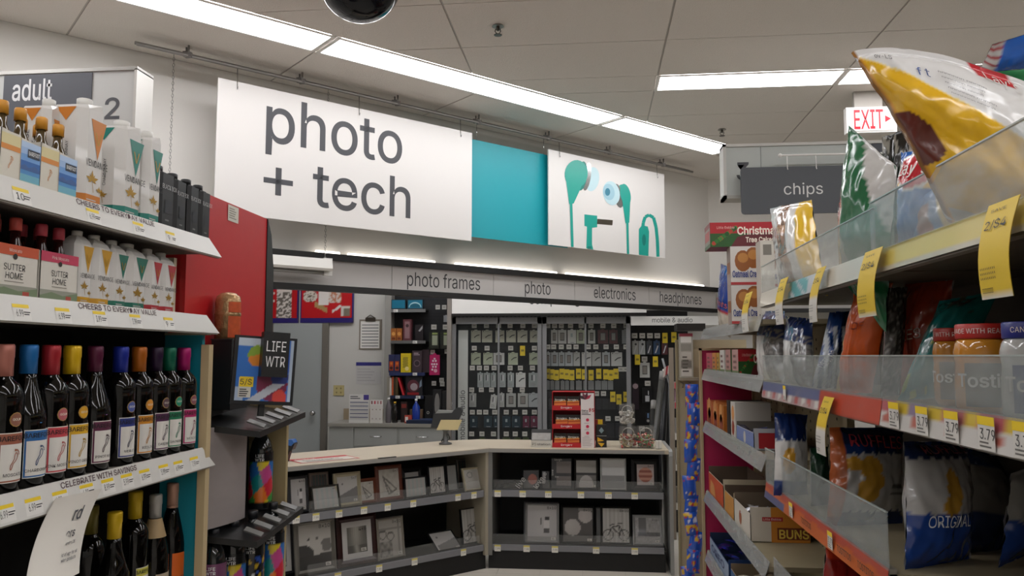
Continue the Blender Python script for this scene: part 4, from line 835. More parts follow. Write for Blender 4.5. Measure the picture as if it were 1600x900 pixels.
def picture(label, P, ux, uy, w_, h_, col, pic, bd=.02, mat_w=0, size='8x10', dep=.02, metal=0, rough=.4, group='picture frames on the counter shelves', price=True):
    """standing frame: four mitred mouldings, glass-covered print, size lettering and a price sticker"""
    metal *= .4; M = frame(P, ux, uy); t = local('picture_frame', label, 'picture frame', M, group); fm = mat(col, rough, metal, spec=.3)
    m = MB(); I = Matrix.Identity(4)
    o = [(0, 0), (w_, 0), (w_, h_), (0, h_)]; n_ = [(bd, bd), (w_ - bd, bd), (w_ - bd, h_ - bd), (bd, h_ - bd)]
    for i in range(4):
        j = (i + 1) % 4; a, b, c, d = o[i], o[j], n_[j], n_[i]
        mid1 = ((a[0] + d[0]) / 2, (a[1] + d[1]) / 2); mid2 = ((b[0] + c[0]) / 2, (b[1] + c[1]) / 2)
        m.poly([(a[0], a[1], -dep), (b[0], b[1], -dep), (b[0], b[1], -.003), (a[0], a[1], -.003)], fm); m.poly([(a[0], a[1], -.003), (b[0], b[1], -.003), (mid2[0], mid2[1], .004), (mid1[0], mid1[1], .004)], fm)
        m.poly([(mid1[0], mid1[1], .004), (mid2[0], mid2[1], .004), (c[0], c[1], -.006), (d[0], d[1], -.006)], fm)
    m.poly([(0, 0, -dep), (0, h_, -dep), (w_, h_, -dep), (w_, 0, -dep)], mat('1a1714', .8)); m.build('moulding', t)
    pr = MB(); b2 = bd + mat_w
    if mat_w: pr.poly([(bd, bd, -.0065), (w_ - bd, bd, -.0065), (w_ - bd, h_ - bd, -.0065), (bd, h_ - bd, -.0065)], mat('b5b2ad', .6))
    nx = 26; ny = max(12, int(26 * (h_ - 2 * b2) / (w_ - 2 * b2)))
    pr.grid(lambda u, v: Vector((b2 + u * (w_ - 2 * b2), b2 + v * (h_ - 2 * b2), -.006)), nx, min(40, ny), vmat(.4, .08), False, lambda u, v: tuple(q * .62 for q in pic(u, v)[:3]) + (1,))
    if size: pr.text(size.replace('x', '×'), Matrix.Translation((w_ - b2 - .004, h_ - b2 - .004 - h_ * .075, -.006)), INK, h=h_ * .07, align='R', lift=.001)
    if price: pr.rect(I, w_ - b2 - w_ * .16, w_ - b2 - w_ * .03, b2 + h_ * .02, b2 + h_ * .085, mat('b9b5aa', .5), -.0048); pr.bars(I, w_ - b2 - w_ * .14, w_ - b2 - w_ * .05, b2 + h_ * .03, b2 + h_ * .075, 2, INK, -.0042)
    pr.build('print', t); return t
def dframe(label, x0, x1, yt, yb, col, pic, out=-.05, lean=.16, roll=0, zbase=None, **k):
    """frame on the diagonal wing: bottom edge from pixel columns x0..x1 on the shelf plane, height from yt..yb"""
    c = CC - out * -1.414 if False else CC + (-out) * 1.41421
    A, B = ad(x0, yb, c), ad(x1, yb, c); T_ = ad((x0 + x1) / 2, yt, c + .05); w_ = ds(B) - ds(A); z0 = zbase; h_ = (T_.z - z0) * 1.01
    up = Vector((0, 0, 1)) * math.cos(lean) - DN * math.sin(lean); ux = DU * math.cos(roll) + up * math.sin(roll)
    return picture(label, dp(c, ds(A), z0 + .002), ux, up, w_, h_, col, pic, **k)
Z1, Z2 = z_l1t, z_l2t
DW = [  # label, x0, x1, ytop, ybot, colour, picture, keyword arguments
 ('black and silver small frame at the left end of the diagonal top shelf', 453, 484, 744, 789, '3a3a3c', child, dict(out=-.06, size='4x6', bd=.018, metal=.7, rough=.25)),
 ('black frame tucked behind the small silver one, diagonal top shelf', 444, 478, 740, 789, '0d0d0e', plain(.06), dict(out=-.15, size=None, bd=.02, price=False)),
 ('rosy silver frame behind the landscape frame, diagonal top shelf', 486, 516, 738, 787, '8f8178', plain(.12), dict(out=-.13, size='5x7', metal=.4, bd=.016)),
 ('small dark landscape frame lying crosswise on the diagonal top shelf', 490, 534, 757, 787, '37352f', plain(.5), dict(out=-.045, size='4x6', lean=.3, metal=.4, bd=.014)),
 ('champagne coloured frame with a ribbed border on the diagonal top shelf', 524, 566, 738, 792, 'a09880', hill, dict(out=-.07, size='5x7', metal=.6, bd=.026, rough=.3)),
 ('small brown wooden frame beside the champagne one', 560, 590, 747, 789, '5d2f1d', tower, dict(out=-.08, size='4x6', bd=.022)),
 ('larger brown wooden frame in the middle of the diagonal top shelf', 590, 631, 727, 784, '55291a', tower, dict(out=-.08, size='5x7', bd=.026)),
 ('black frame with a painted bright glint behind the square black one', 630, 662, 731, 775, '0c0d10', painted_reflection, dict(out=-.16, size=None, bd=.03, price=False)),
 ('square black frame with a bluish print on the diagonal top shelf', 634, 669, 744, 781, '0e0f13', plain(.45), dict(out=-.06, size=None, bd=.012)),
 ('tall black frame with a fence print on the diagonal top shelf', 672, 699, 727, 776, '0d0e12', bike, dict(out=-.08, size=None, bd=.012)),
 ('slim black frame leaning sideways on the diagonal top shelf', 700, 718, 724, 772, '141416', plain(.3), dict(out=-.10, size=None, bd=.014, price=False)),
 ('thin silver frame standing at the back near the counter corner', 717, 741, 717, 766, '98948a', plain(.06), dict(out=-.22, size=None, metal=.7, bd=.010, price=False)),
 ('pale gold frame tipped against the counter corner', 728, 760, 729, 768, 'b0a68c', ptext, dict(out=-.05, size='5x7', metal=.6, bd=.014, rough=.3, lean=.3))]
for L_, x0, x1, yt, yb, col, pic, k in DW: dframe(L_, x0, x1, yt, yb, col, pic, zbase=Z1, **k)
DW2 = [('black frame with a white mat at the left end of the diagonal lower shelf', 432, 464, 814, 895, '101012', hill, dict(out=-.12, size=None, mat_w=.03, bd=.03)),
 ('large silver frame with a cliff print on the diagonal lower shelf', 463, 527, 812, 893, '6f6c64', cliff, dict(out=-.07, metal=.7, rough=.3, bd=.03, size='8x10')),
 ('dark mahogany frame with a wide white mat on the diagonal lower shelf', 529, 592, 805, 880, '2c110f', forest, dict(out=-.09, bd=.04, mat_w=.036, size='4x6', rough=.3)),
 ('grey silver frame with a couple print on the diagonal lower shelf', 592, 634, 808, 877, '837d72', couple, dict(out=-.08, metal=.5, bd=.018, size='8x10')),
 ('glass-fronted frame slumped back on the diagonal lower shelf', 685, 722, 818, 867, '20201f', hill, dict(out=-.06, lean=.95, bd=.006, size=None)),
 ('dark frame with a bicycle print near the counter corner, lower shelf', 724, 759, 793, 852, '0d0c0b', bike, dict(out=-.10, bd=.008, size='8x10'))]
for L_, x0, x1, yt, yb, col, pic, k in DW2: dframe(L_, x0, x1, yt, yb, col, pic, zbase=Z2, **k)
def rframe(label, x0, x1, yt, z0, col, pic, Y_=5.99, lean=.14, **k):
    A, B = ay(x0, 760, Y_), ay(x1, 760, Y_); h_ = (ay(x0, yt, Y_ + .04).z - z0) * 1.01
    return picture(label, (A.x, Y_, z0 + .002), (1, 0, 0), Vector((0, math.sin(lean), math.cos(lean))), B.x - A.x, h_, col, pic, **k)
RW = [('small black love frame with a red portrait on the straight top shelf', 816, 843, 733, '111112', lambda u, v: (.4, .13, .09, 1) if math.hypot(u - .6, v - .5) < .3 else (.05, .05, .05, 1), dict(size=None, bd=.008)),
 ('narrow black love frame with silver script on the straight top shelf', 846, 859, 735, '121213', lambda u, v: (.35, .35, .36, 1) if u < .5 and v > .3 else (.05, .05, .05, 1), dict(size=None, bd=.006, price=False)),
 ('black collage frame lettered laugh and love on the straight top shelf', 860, 894, 715, '101011', lambda u, v: (.22, .19, .17, 1) if u > .25 and (v > .5 and v < .92 or .1 < v < .42) else (.04, .04, .04, 1), dict(size=None, bd=.008, price=False)),
 ('dark double frame with two stacked prints on the straight top shelf', 897, 935, 716, '14120f', lambda u, v: (.42, .40, .36, 1) if v > .54 else (.03, .03, .03, 1) if v > .46 else ((.55, .52, .48, 1) if math.hypot(u - .5, v - .1) < .36 else (.2, .19, .17, 1)), dict(size=None, bd=.016)),
 ('bright silver mirrored frame in clear packaging on the straight top shelf', 938, 979, 716, 'bcbcba', painted_reflection, dict(size=None, bd=.014, metal=.8, rough=.2, price=False)),
 ('black frame with a pink flower print on the straight top shelf', 987, 1031, 717, '0b0b0c', flower, dict(size='5x7', bd=.04))]
SCR = mat('b4b2ac', .4)
WORDS = [[('live', -.02, .0, 55, .04), ('love', .11, .0, 55, .035)], [('love', .025, .04, 80, .03)], [('laugh', .03, .208, 0, .016), ('love', .022, .10, 90, .016), ('live', .035, .085, 0, .012)]]
for i, (L_, x0, x1, yt, col, pic, k) in enumerate(RW):
    t = rframe(L_, x0, x1, yt, Z1, col, pic, **k)
    for s_, x, y, rz, h_ in (WORDS[i] if i < 3 else ()): MB().text(s_, Matrix.Translation((x, y, .006)) @ Matrix.Rotation(R(rz), 4, 'Z'), SCR, h=h_, lift=.001).build('word_cutout', t)
RW2 = [('silver frame with a child print on the straight lower shelf', 820, 873, 786, '8c8c8a', child, dict(size='8x10', bd=.018, metal=.8, rough=.22)),
 ('second silver frame standing close behind the child print', 818, 872, 784, '77777a', plain(.1), dict(size=None, bd=.012, metal=.8, rough=.22, price=False, Y_=6.03)),
 ('dark frame with two sleeping babies on the straight lower shelf', 876, 929, 790, '12110f', babies, dict(size='8x10', bd=.016)),
 ('grey edge of a frame between the babies and the bicycle print', 930, 939, 793, '4a4946', plain(.2), dict(size=None, bd=.008, price=False, Y_=6.03)),
 ('dark frame with a bicycle print on the straight lower shelf', 938, 986, 791, '151412', bike, dict(size='8x10', bd=.016)),
 ('silver frame with a dark print at the right end of the lower shelf', 988, 1035, 804, 'a5a5a3', door_, dict(size='8x10', bd=.02, metal=.8, rough=.22, lean=.3))]
for L_, x0, x1, yt, col, pic, k in RW2: rframe(L_, x0, x1, yt, Z2, col, pic, **k)
P = ay(800, 765, 6.1); rn = random.Random(3)
m = MB().grid(lambda u, v: Vector((P.x - .09 + u * .22, 5.99 + v * .2, Z1 + .004 + .045 * math.sin(math.pi * u) * math.sin(math.pi * v) * (.7 + .6 * noise.noise(Vector((u * 5, v * 5, 4)))))), 16, 12, mat('3a3936', .2, alpha=1, coat=.5)); m.poly([(P.x - .09, 5.99, Z1 + .003), (P.x - .09, 6.19, Z1 + .003), (P.x + .13, 6.19, Z1 + .003), (P.x + .13, 5.99, Z1 + .003)], mat('3a3936', .2, coat=.5))
tag(m.build('plastic_bag', None, (P.x, 6.09, Z1)), 'crumpled dark plastic wrap lying on the straight top shelf', 'plastic wrap')
# ------------------------------------------------------------------ things on the counter top
t = thing('battery_display', 'red cardboard battery display with three tiers on the counter', 'display', (ay(897, 703, 6.02).x, 6.1, CT)); YD = 6.0
x0, x1, x2 = ay(863, 700, YD).x, ay(908, 700, YD).x, ay(930, 700, YD).x; zt_ = ay(880, 612, YD).z; zb_ = CT
MB().box(x0, x2, YD + .15, YD + .155, zb_, zt_, mat('a01820', .5)).box(x0, x0 + .004, YD, YD + .15, zb_, zt_, BRED).box(x2 - .004, x2, YD, YD + .15, zb_, zt_, BRED).box(x0, x2, YD + .02, YD + .15, zt_ - .004, zt_, BRED).build('carton', t)
TH = (zt_ - zb_) / 3
tiers = []
for k in range(3):
    z = zb_ + TH * k; m = MB().box(x0, x1, YD, YD + .15, z, z + .004, BRED).box(x0, x1, YD - .004, YD, z, z + TH * .26, BRED); M = fY(((x0 + x1) / 2, YD - .004, z + TH * .09)); m.text('Energizer', M, mat('e8dada', .5), h=TH * .1, align='C', lift=.001, bold=.01); m.build('tier_tray', t)
    tiers.append(z)
m = MB().box(x1, x2 - .006, YD - .01, YD, zb_, zt_ - .01, mat('d9cfcc', .5)); M = fY((x1, YD - .01, zb_)); W = x2 - .006 - x1; H = zt_ - zb_ - .01
m.text('Get a', M @ Matrix.Translation((W * .06, H * .66, 0)), INK, h=H * .035, width=W * .45, lift=.001, bold=.02).text('$5', M @ Matrix.Translation((W * .6, H * .66, 0)), BRED, h=H * .06, lift=.001, bold=.02).bars(M, W * .06, W * .8, H * .595, H * .65, 2, INK)
for k in range(3): m.disc(M, W * .5, H * (.51 - .12 * k), W * .12, mat('c2284a', .5), .001).bars(M, W * .25, W * .75, H * (.44 - .12 * k), H * (.46 - .12 * k), 1, mat('a09494', .5))
m.bars(M, W * .1, W * .9, H * .03, H * .2, 6, mat('b5aaaa', .5))
for k in range(4): a = R(40 + 35 * k); m.poly([M @ Vector((W * .35 + q[0] * math.cos(a) - q[1] * math.sin(a), H * .88 + q[0] * math.sin(a) + q[1] * math.cos(a), .001)) for q in ((0, 0), (.03, -.012), (.06, 0), (.03, .012))], mat(['b03048', '5a2838', '7a3a48', '3a2a30'][k], .5))
m.build('side_sign', t)
n_ = 0
for k, z in enumerate(tiers):
    for j in range(2):
        xa = lerp(x0 + .012, x1 - .006, j / 2 + (.06 if k == 1 else 0) * (1 - j * .4)); wq = (x1 - x0) * .44; zz_ = z + .004
        p = thing('battery_pack', 'orange and red battery pack on the %s tier, %s of the pair' % (('bottom', 'middle', 'top')[k], ('left', 'right')[j]), 'battery pack', (xa, YD + .03, zz_), 'battery packs in the display')
        hb_ = TH * .72; b_ = MB().box(xa, xa + wq, YD + .012, YD + .03, zz_, zz_ + hb_, mat('17120f', .4)); M = fY((xa, YD + .012, zz_))
        b_.build('card', p); q = MB()
        for i, (c_, y0_, y1_) in enumerate((('b0402a', 0, .3), ('e07a3a', .3, .45), ('b8501f', .45, .58), ('e0a24a', .58, .64), ('1a1512', .64, .92))): q.poly([M @ Vector((wq * .02, hb_ * y0_, .0006 + i * .0001)), M @ Vector((wq * .98, hb_ * (y0_ + .04), .0006 + i * .0001)), M @ Vector((wq * .98, hb_ * (y1_ + .04), .0006 + i * .0001)), M @ Vector((wq * .02, hb_ * y1_, .0006 + i * .0001))], mat(c_, .35))
        q.text('Energizer', M @ Matrix.Translation((wq * .5, hb_ * .66, 0)), mat('e6e0d8', .5), width=wq * .8, h=hb_ * .14, align='C', lift=.002, bold=.01); q.disc(M, wq * .6, hb_ * .17, wq * .16, mat('c8485a', .4), .002); q.build('print', p)
# small card stand left of the display
YD = 5.98; A = ay(830, 703, YD); B = ay(862, 672, YD); t = thing('card_stand', 'black and silver card stand lettered station beside the battery display', 'card stand', (A.x, YD, CT)); W = B.x - A.x - .004; H = B.z - CT
MB().box(A.x, A.x + W, YD, YD + .006, CT, CT + H * .40, mat('c2beb4', .5)).text('station', fY((A.x + W * .3, YD, CT + H * .12)), INK, width=W * .65, h=H * .13, lift=.001).text('PS', fY((A.x + W * .05, YD, CT + H * .12)), mat('6a6a5a', .5), h=H * .15, lift=.001).build('caption', t)
MB().prism([(A.x, YD + .004, CT + H * .4), (A.x, YD + .05, CT + H), (A.x, YD + .056, CT + H), (A.x, YD + .012, CT), (A.x, YD + .006, CT)], (W, 0, 0), mat('101010', .4)).build('holder', t)
Mk = frame(Vector((A.x + W * .03, YD + .0015, CT + H * .4)), (1, 0, 0), Vector((0, .046, H * .6))); MB().rect(Mk, 0, W * .94, .002, H * .47, mat('c8c8c6', .15, .6, noise_amt=.3, scale=30), .002).build('foil_panel', t)
# little box right of the display
YD = 6.03; A = ay(932, 698, YD); B = ay(945, 664, YD); t = thing('small_box', 'small black and orange box beside the battery display', 'box', (A.x, YD, CT)); H = B.z - CT; W = B.x - A.x + .012
MB().box(A.x, A.x + W, YD, YD + .05, CT, CT + H, mat('171717', .4)).build('carton', t); M = fY((A.x, YD, CT)); m = MB().rect(M, 0, W, H * .5, H * .53, mat('8a8a86', .4), .001)
m.poly([M @ Vector((W * x, H * y, .001)) for x, y in ((.5, .62), (.75, .75), (.5, .9), (.25, .75))], mat('7f9396', .4)); m.poly([M @ Vector((W * x, H * y, .001)) for x, y in ((.1, .46), (.75, .3), (.1, .25))], mat('d8a81e', .4)); m.poly([M @ Vector((W * x, H * y, .001)) for x, y in ((.1, .22), (.8, .18), (.5, .02))], mat('d8a81e', .4)); m.build('front_print', t)
t = thing('small_box', 'tiny red box with a yellow tag behind the black and orange box', 'box', (A.x, YD + .07, CT)); MB().box(A.x - .005, A.x + .05, YD + .06, YD + .09, CT, CT + H + .035, mat('8a2418', .5)).build('carton', t); MB().rect(fY((A.x + .012, YD + .06, CT + H)), 0, .035, 0, .035, YEL, .001).build('tag', t)
# candy jars
def jar(label, x0_, x1_, yb_, yt_, Y_, z0, tone, seed):
    A = ay(x0_, yb_, Y_); B = ay(x1_, yt_, Y_); W = B.x - A.x; H = B.z - z0; cx_ = (A.x + B.x) / 2; rn = random.Random(seed)
    t = thing('candy_jar', label, 'jar', (cx_, Y_ + W / 2, z0), 'clear candy tubs'); h2 = W / 2
    m = MB(); rs = [(h2 * .92, 0), (h2, .01), (h2, H * .86), (h2 * .9, H * .93)]; k = 4
    def sq(r_, z): return [Vector((cx_ + a * r_, Y_ + h2 + b * r_, z0 + z)) for a, b in ((-1, -.8), (-.8, -1), (.8, -1), (1, -.8), (1, .8), (.8, 1), (-.8, 1), (-1, .8))]
    for r_, z in rs: m.v += sq(r_, z)
    for i in range(len(rs) - 1):
        for q in range(8): j = (q + 1) % 8; m.face((i * 8 + q, i * 8 + j, i * 8 + 8 + j, i * 8 + 8 + q), acrylic('b9b6ae', .88, .04, .06))
    m.face(range(7, -1, -1), acrylic('b9b6ae', .88, .04, .06)); m.face(range(24, 32), acrylic('b9b6ae', .88, .04, .06)); m.build('tub', t)
    m = MB(); pts = [(W * .34 * math.cos(q), W * .34 * math.sin(q)) for q in [2 * math.pi * i / 20 for i in range(21)]]
    m.tube([(cx_ + a, Y_ - .004, z0 + H * .62 + b) for a, b in pts], .004, mat('9a968e', .3), 6); m.build('lid_rim', t)
    m = MB()
    for i in range(110):
        x, y, z = cx_ + rn.uniform(-.85, .85) * h2, Y_ + h2 + rn.uniform(-.85, .85) * h2, z0 + .012 + rn.random() ** 1.2 * H * .5; s_ = rn.uniform(.007, .012)
        Mx = Matrix.Translation((x, y, z)) @ Matrix.Rotation(rn.uniform(0, 6), 4, Vector((rn.random(), rn.random(), rn.random() + .1))); m.box(-s_, s_, -s_ * .7, s_ * .7, -s_ * .5, s_ * .5, mat(rn.choice(tone), .35), Mx)
    c_ = m.build('candies', t); c_['kind'] = 'stuff'
jar('clear tub of red and cream wrapped candies on the counter', 968, 995, 701, 664, 5.98, CT, ['b0382e', 'c9bfa8', '9a8a5a', '7a2a22', 'c4b090'], 1)
jar('clear tub of red and green candies at the counter end', 996, 1023, 701, 664, 5.98, CT, ['a83028', '3f7a34', '8a9a4a', 'c98a7a', '2f5a2a'], 2)
jar('half-empty clear tub stacked on the red candy tub', 968, 992, 664, 629, 5.99, ay(970, 664, 5.98).z + .001, ['c9c7c0', 'b8b4aa'], 3)
YD = 5.95; A = ay(1025, 703, YD); B = ay(1034, 689, YD); m = MB().box(A.x, B.x, YD, YD + .04, CT + .004, B.z, mat('cfccc4', .5)).box(A.x + (B.x - A.x) * .46, A.x + (B.x - A.x) * .5, YD - .001, YD, CT + .004, B.z, DGREY); tag(m.build('card_box', None, (A.x, YD, CT)), 'little white card box at the right end of the counter', 'box')
# payment terminal seen from behind
P = ad(690, 690, CC + .6); t = thing('payment_terminal', 'dark grey payment terminal on a stand with a yellow note', 'terminal', (P.x, P.y, CT)); YT = P.y
A = ay(669, 683, YT); B = ay(722, 650, YT)
MB().lathe([(.05, 0), (.05, .01), (.02, .02), (.018, .10), (.03, .11)], mat('4a4a48', .4), 16, (ay(696, 690, YT).x, YT, CT)).build('stand', t)
o = [ay(x, y, YT) for x, y in ((673, 668), (684, 668), (702, 667), (716, 656), (722, 642), (720, 637), (714, 637), (708, 642), (684, 641), (678, 646))]
MB().prism(o, (0, .06, .0), mat('2f3133', .45)).build('body', t); MB().prism([ay(x, y, YT - .002) for x, y in ((684, 641), (708, 642), (706, 645), (680, 646))], (0, .05, 0), mat('8d8f8c', .3)).build('screen_edge', t)
MB().prism([ay(x, y, YT - .012) for x, y in ((689, 656), (722, 656), (715, 672), (682, 672))], (0, .004, 0), mat('c9b98a', .6)).build('note', t)
cb = MB().tube([ay(x, y, YT - .01) for x, y in ((690, 690), (694, 680), (700, 678), (703, 685), (697, 690), (691, 686))], .006, mat('1a1a18', .5)).build('cable', t)
# blue and black gadget at the left end of the counter
P = az(452, 722, CT); t = thing('barcode_scanner', 'black handheld scanner with a blue head at the left end of the counter', 'scanner', (P.x, P.y, CT))
Y_ = P.y; MB().prism([ay(x, y, Y_) for x, y in ((441, 722), (441, 700), (447, 695), (452, 706), (447, 722))], (0, .05, 0), mat('101012', .4)).build('grip', t); MB().prism([ay(x, y, Y_ - .01) for x, y in ((441, 700), (442, 690), (456, 688), (460, 694), (456, 703), (448, 706))], (0, .06, 0), mat('17171a', .4)).build('head', t); MB().prism([ay(x, y, Y_ - .014) for x, y in ((442, 694), (443, 688), (456, 687), (459, 692), (455, 697))], (0, .066, 0), mat('2f5fa0', .4)).build('blue_cover', t)
# ================================================================== PHOTO LAB BEHIND THE COUNTER
BY = BACKY
def bx(x, y=560, Y_=None): return ay(x, y, Y_ or BY).x
def bz(y, Y_=None, x=800): return ay(x, y, Y_ or BY).z
# door
xa, xb, zd = bx(428), bx(504), bz(505, x=470)
dr = MB().box(xa, xb, BY - .035, BY - .005, 0, zd, mat('9fa4a3', .5)).build('door_1'); tag(dr, 'grey staff door behind the wing rack', kind='structure')
kx = bx(492, 645); MB().lathe([(.022, 0), (.022, .008), (.012, .015), (.012, .03), (.027, .04), (.03, .055), (.02, .068), (.004, .07)], CHROME, 16, (0, 0, 0), fY((kx, BY - .035, bz(645, x=492)))).build('door_knob', dr)
m = MB().box(xb + .004, xb + .075, BY - .045, BY, 0, zd + .0, mat('6d6860', .5)).box(xa - .08, xa - .004, BY - .045, BY, 0, zd, mat('6d6860', .5)); m.build('door_frame', dr)
# red poster boards above the door
for i, (x0, x1) in enumerate(((400, 466), (469, 552))):
    A, B = ay(x0, 500, BY - .04), ay(x1, 455, BY - .04); z0, z1 = bz(503, BY - .04), bz(448, BY - .04)
    t = thing('photo_poster', ('red poster with a photo book above the door', 'red poster with a mug and photo gifts above the door')[i], 'poster', (A.x, BY - .04, z0), 'red photo posters'); W, H = B.x - A.x, z1 - z0; M = fY((A.x, BY - .04, z0))
    MB().box(A.x, B.x, BY - .04, BY - .002, z0, z1, mat('2a2168', .4)).build('frame', t)
    def ink(u, v, i=i):
        if i == 0: return lin('6a625a') if .48 < u < .86 and v < .92 and noise.noise(Vector((u * 14, v * 14, 0))) > -.05 else (lin('d8d0c8') if .48 < u < .86 or (u < .45 and v > .35 and noise.noise(Vector((u * 9, v * 9, 4))) > .1) else lin('b8181e'))
        if .33 < u < .55 and .45 < v < .95: return lin('ded8d2')
        if .55 <= u < .78 and .5 < v < .95: return lin('b9785a') if noise.noise(Vector((u * 20, v * 9, 1))) > 0 else lin('cfc6be')
        if math.hypot((u - .17) * 1.4, v - .75) < .2: return lin('cfc8bc') if noise.noise(Vector((u * 25, v * 20, 2))) > -.1 else lin('6a5a4a')
        if .78 < u < .97 and .06 < v < .42: return lin('d0cac2') if v > .32 or u < .84 else lin('7a7264')
        if abs(v - .22 - (u - .62) * 1.2) < .05 and .6 < u < .78: return lin('d8d2cc')
        if abs(v - .45 + (u - .3) * .9) < .09 and .25 < u < .52: return lin('a88a5a')
        return lin('bb1a20')
    MB().grid(lambda u, v: M @ Vector((W * (.02 + .96 * u), H * (.14 + .84 * v), .002)), 40, 26, vmat(.35), False, ink).build('print', t)
# clipboard, notices, outlet
Y_ = BY - .002; A, B = ay(561, 546, Y_), ay(597, 499, Y_); t = thing('clipboard', 'clipboard with a ruled form hung on the white wall', 'clipboard', (A.x, Y_, A.z)); M = fY((A.x, Y_ - .006, A.z)); W, H = B.x - A.x, B.z - A.z
MB().box(A.x, B.x, Y_ - .006, Y_, A.z, B.z, mat('7d7468', .5)).build('board', t); q = MB().rect(M, W * .06, W * .9, H * .04, H * .94, PAPER, .001)
for k in range(8): q.rect(M, W * .12, W * .86, H * (.1 + .1 * k), H * (.125 + .1 * k), mat('55555a', .6), .002)
q.build('form', t); MB().box(A.x + W * .28, A.x + W * .72, Y_ - .02, Y_ - .006, B.z - .02, B.z + .02, mat('5a5148', .3, .7)).tube([(A.x + W * .3, Y_ - .012, B.z + .015), (A.x + W * .5, Y_ - .02, B.z + .05), (A.x + W * .7, Y_ - .012, B.z + .015)], .006, mat('5a5148', .3, .7)).build('clip', t)
A, B = ay(556, 600, Y_), ay(596, 566, Y_); M = fY((A.x, Y_, A.z)); W, H = B.x - A.x, B.z - A.z
tag(MB().box(A.x, B.x, Y_ - .002, Y_, A.z, B.z, mat('bcbab8', .6)).rect(fY((A.x, Y_ - .002, A.z)), 0, W, H * .84, H, mat('33307a', .5), .001).bars(fY((A.x, Y_ - .002, A.z)), W * .05, W * .8, H * .1, H * .75, 5, mat('adabaa', .6)).build('wall_notice', None, (A.x, Y_, A.z)), 'white notice with a purple header taped to the wall', 'notice')
A, B = ay(521, 618, Y_), ay(538, 602, Y_); t = thing('outlet_plate', 'yellowed double outlet plate on the white wall', 'outlet', (A.x, Y_, A.z)); W, H = B.x - A.x, B.z - A.z; M = fY((A.x, Y_ - .006, A.z))
MB().box(A.x, B.x, Y_ - .006, Y_, A.z, B.z, mat('b9ab78', .5)).build('plate', t); q = MB()
for a in (.3, .7):
    for b in (.3, .7): q.rect(M, W * (a - .07), W * (a + .07), H * (b - .08), H * (b + .08), mat('8a7d52', .5), .001)
q.build('sockets', t)
# low cabinet with drawers
DYF = 8.42; zt_ = ay(600, 662, DYF).z; xl, xr = bx(514, 670, DYF), bx(697, 670, DYF)
t = thing('drawer_cabinet', 'low grey drawer cabinet with a laminate top behind the counter', 'cabinet', ((xl + xr) / 2, 8.7, 0)); cg = mat('9a9c98', .5)
MB().box(xl, xr, DYF + .012, BY - .04, .08, zt_ - .035, cg).build('body', t); MB().box(xl - .01, xr, DYF - .015, BY - .035, zt_ - .035, zt_, mat('8f8c84', .4)).build('worktop', t)
MB().box(xl, bx(602, 640), BY - .034, BY - .004, zt_ - .03, bz(640), mat('9a8a72', .6)).build('backsplash', t)
for (x0, x1) in ((554, 620), (624, 695)):
    for k in range(2):
        a, b = bx(x0, 680, DYF), bx(x1, 680, DYF); z1 = zt_ - .045 - k * .2; d = MB().box(a, b, DYF, DYF + .012, z1 - .19, z1, cg).build('drawer', t); c = (a + b) / 2
        MB().tube([(c - .06, DYF, z1 - .09), (c - .05, DYF - .025, z1 - .092), (c + .05, DYF - .025, z1 - .092), (c + .06, DYF, z1 - .09)], .006, CHROME, 8).build('handle', d)
MB().box(xl, bx(552, 680, DYF), DYF, DYF + .012, .09, zt_ - .04, cg).build('side_panel', t)
# stand-up signs and clutter on the cabinet
def board(name, label, cat, x0, x1, yb, yt, Y_, z0, col, art=None, dep=.01, group=None):
    A, B = ay(x0, yb, Y_), ay(x1, yt, Y_); t = thing(name, label, cat, (A.x, Y_, z0), group); W, H = B.x - A.x, B.z - z0
    MB().box(A.x, B.x, Y_, Y_ + dep, z0, z0 + H, mat(col, .5)).build('panel' if dep < .02 else 'carton', t)
    if art: q = MB(); art(q, fY((A.x, Y_, z0)), W, H); q.build('print', t)
    return t
def a1(q, M, W, H):
    q.rect(M, W * .72, W * .98, H * .8, H * .98, mat('4a3f8a', .5), .001).bars(M, W * .06, W * .6, H * .82, H * .95, 2, DGREY)
    for k in range(5): q.rect(M, W * .05, W * .95, H * (.7 - k * .13), H * (.73 - k * .13), mat('55587a', .5), .001).rect(M, W * .05, W * .95, H * (.65 - k * .13), H * (.665 - k * .13), mat('a3a3a6', .5), .001)
board('price_list', 'white price list stand with a purple square on the drawer cabinet', 'sign', 545, 577, 657, 616, 8.5, zt_, 'd3d1cd', a1)
def a2(q, M, W, H):
    q.rect(M, 0, W, 0, H * .78, mat('cfcbc5', .5), .001).rect(M, 0, W, H * .78, H, mat('d9d6d2', .5), .001)
    for k in range(4): q.rect(M, W * (.08 + .24 * k), W * (.2 + .24 * k), H * .82, H * .96, mat(['8a5a5a', 'c9485a', 'b88a8a', 'a06a6a'][k], .5), .0016)
    for k in range(6): q.disc(M, W * (.2 + .3 * (k % 3)), H * (.18 + .4 * (k // 3)), W * .05, mat('9a8a86', .5), .0016)
board('price_list', 'small white card stand with red squares beside the price list', 'sign', 578, 598, 657, 625, 8.5, zt_, 'c9c5bf', a2)
def clutter(name, label, cat, x, yb, H, prof, col, Y_=8.55, capc=None):
    c = ay(x, yb, Y_); t = thing(name, label, cat, (c.x, Y_, zt_), 'clutter on the drawer cabinet'); MB().lathe([(r, h * H) for r, h in prof], mat(col, .2, coat=.3), 14, (c.x, Y_, zt_)).build('body', t)
    if capc: MB().lathe([(prof[-1][0] * 1.2, H * .93), (prof[-1][0] * 1.2, H * 1.03)], mat(capc, .4), 12, (c.x, Y_, zt_)).build('cap', t)
bp_ = [(.03, 0), (.032, .05), (.032, .6), (.03, .7), (.014, .85), (.012, .95)]
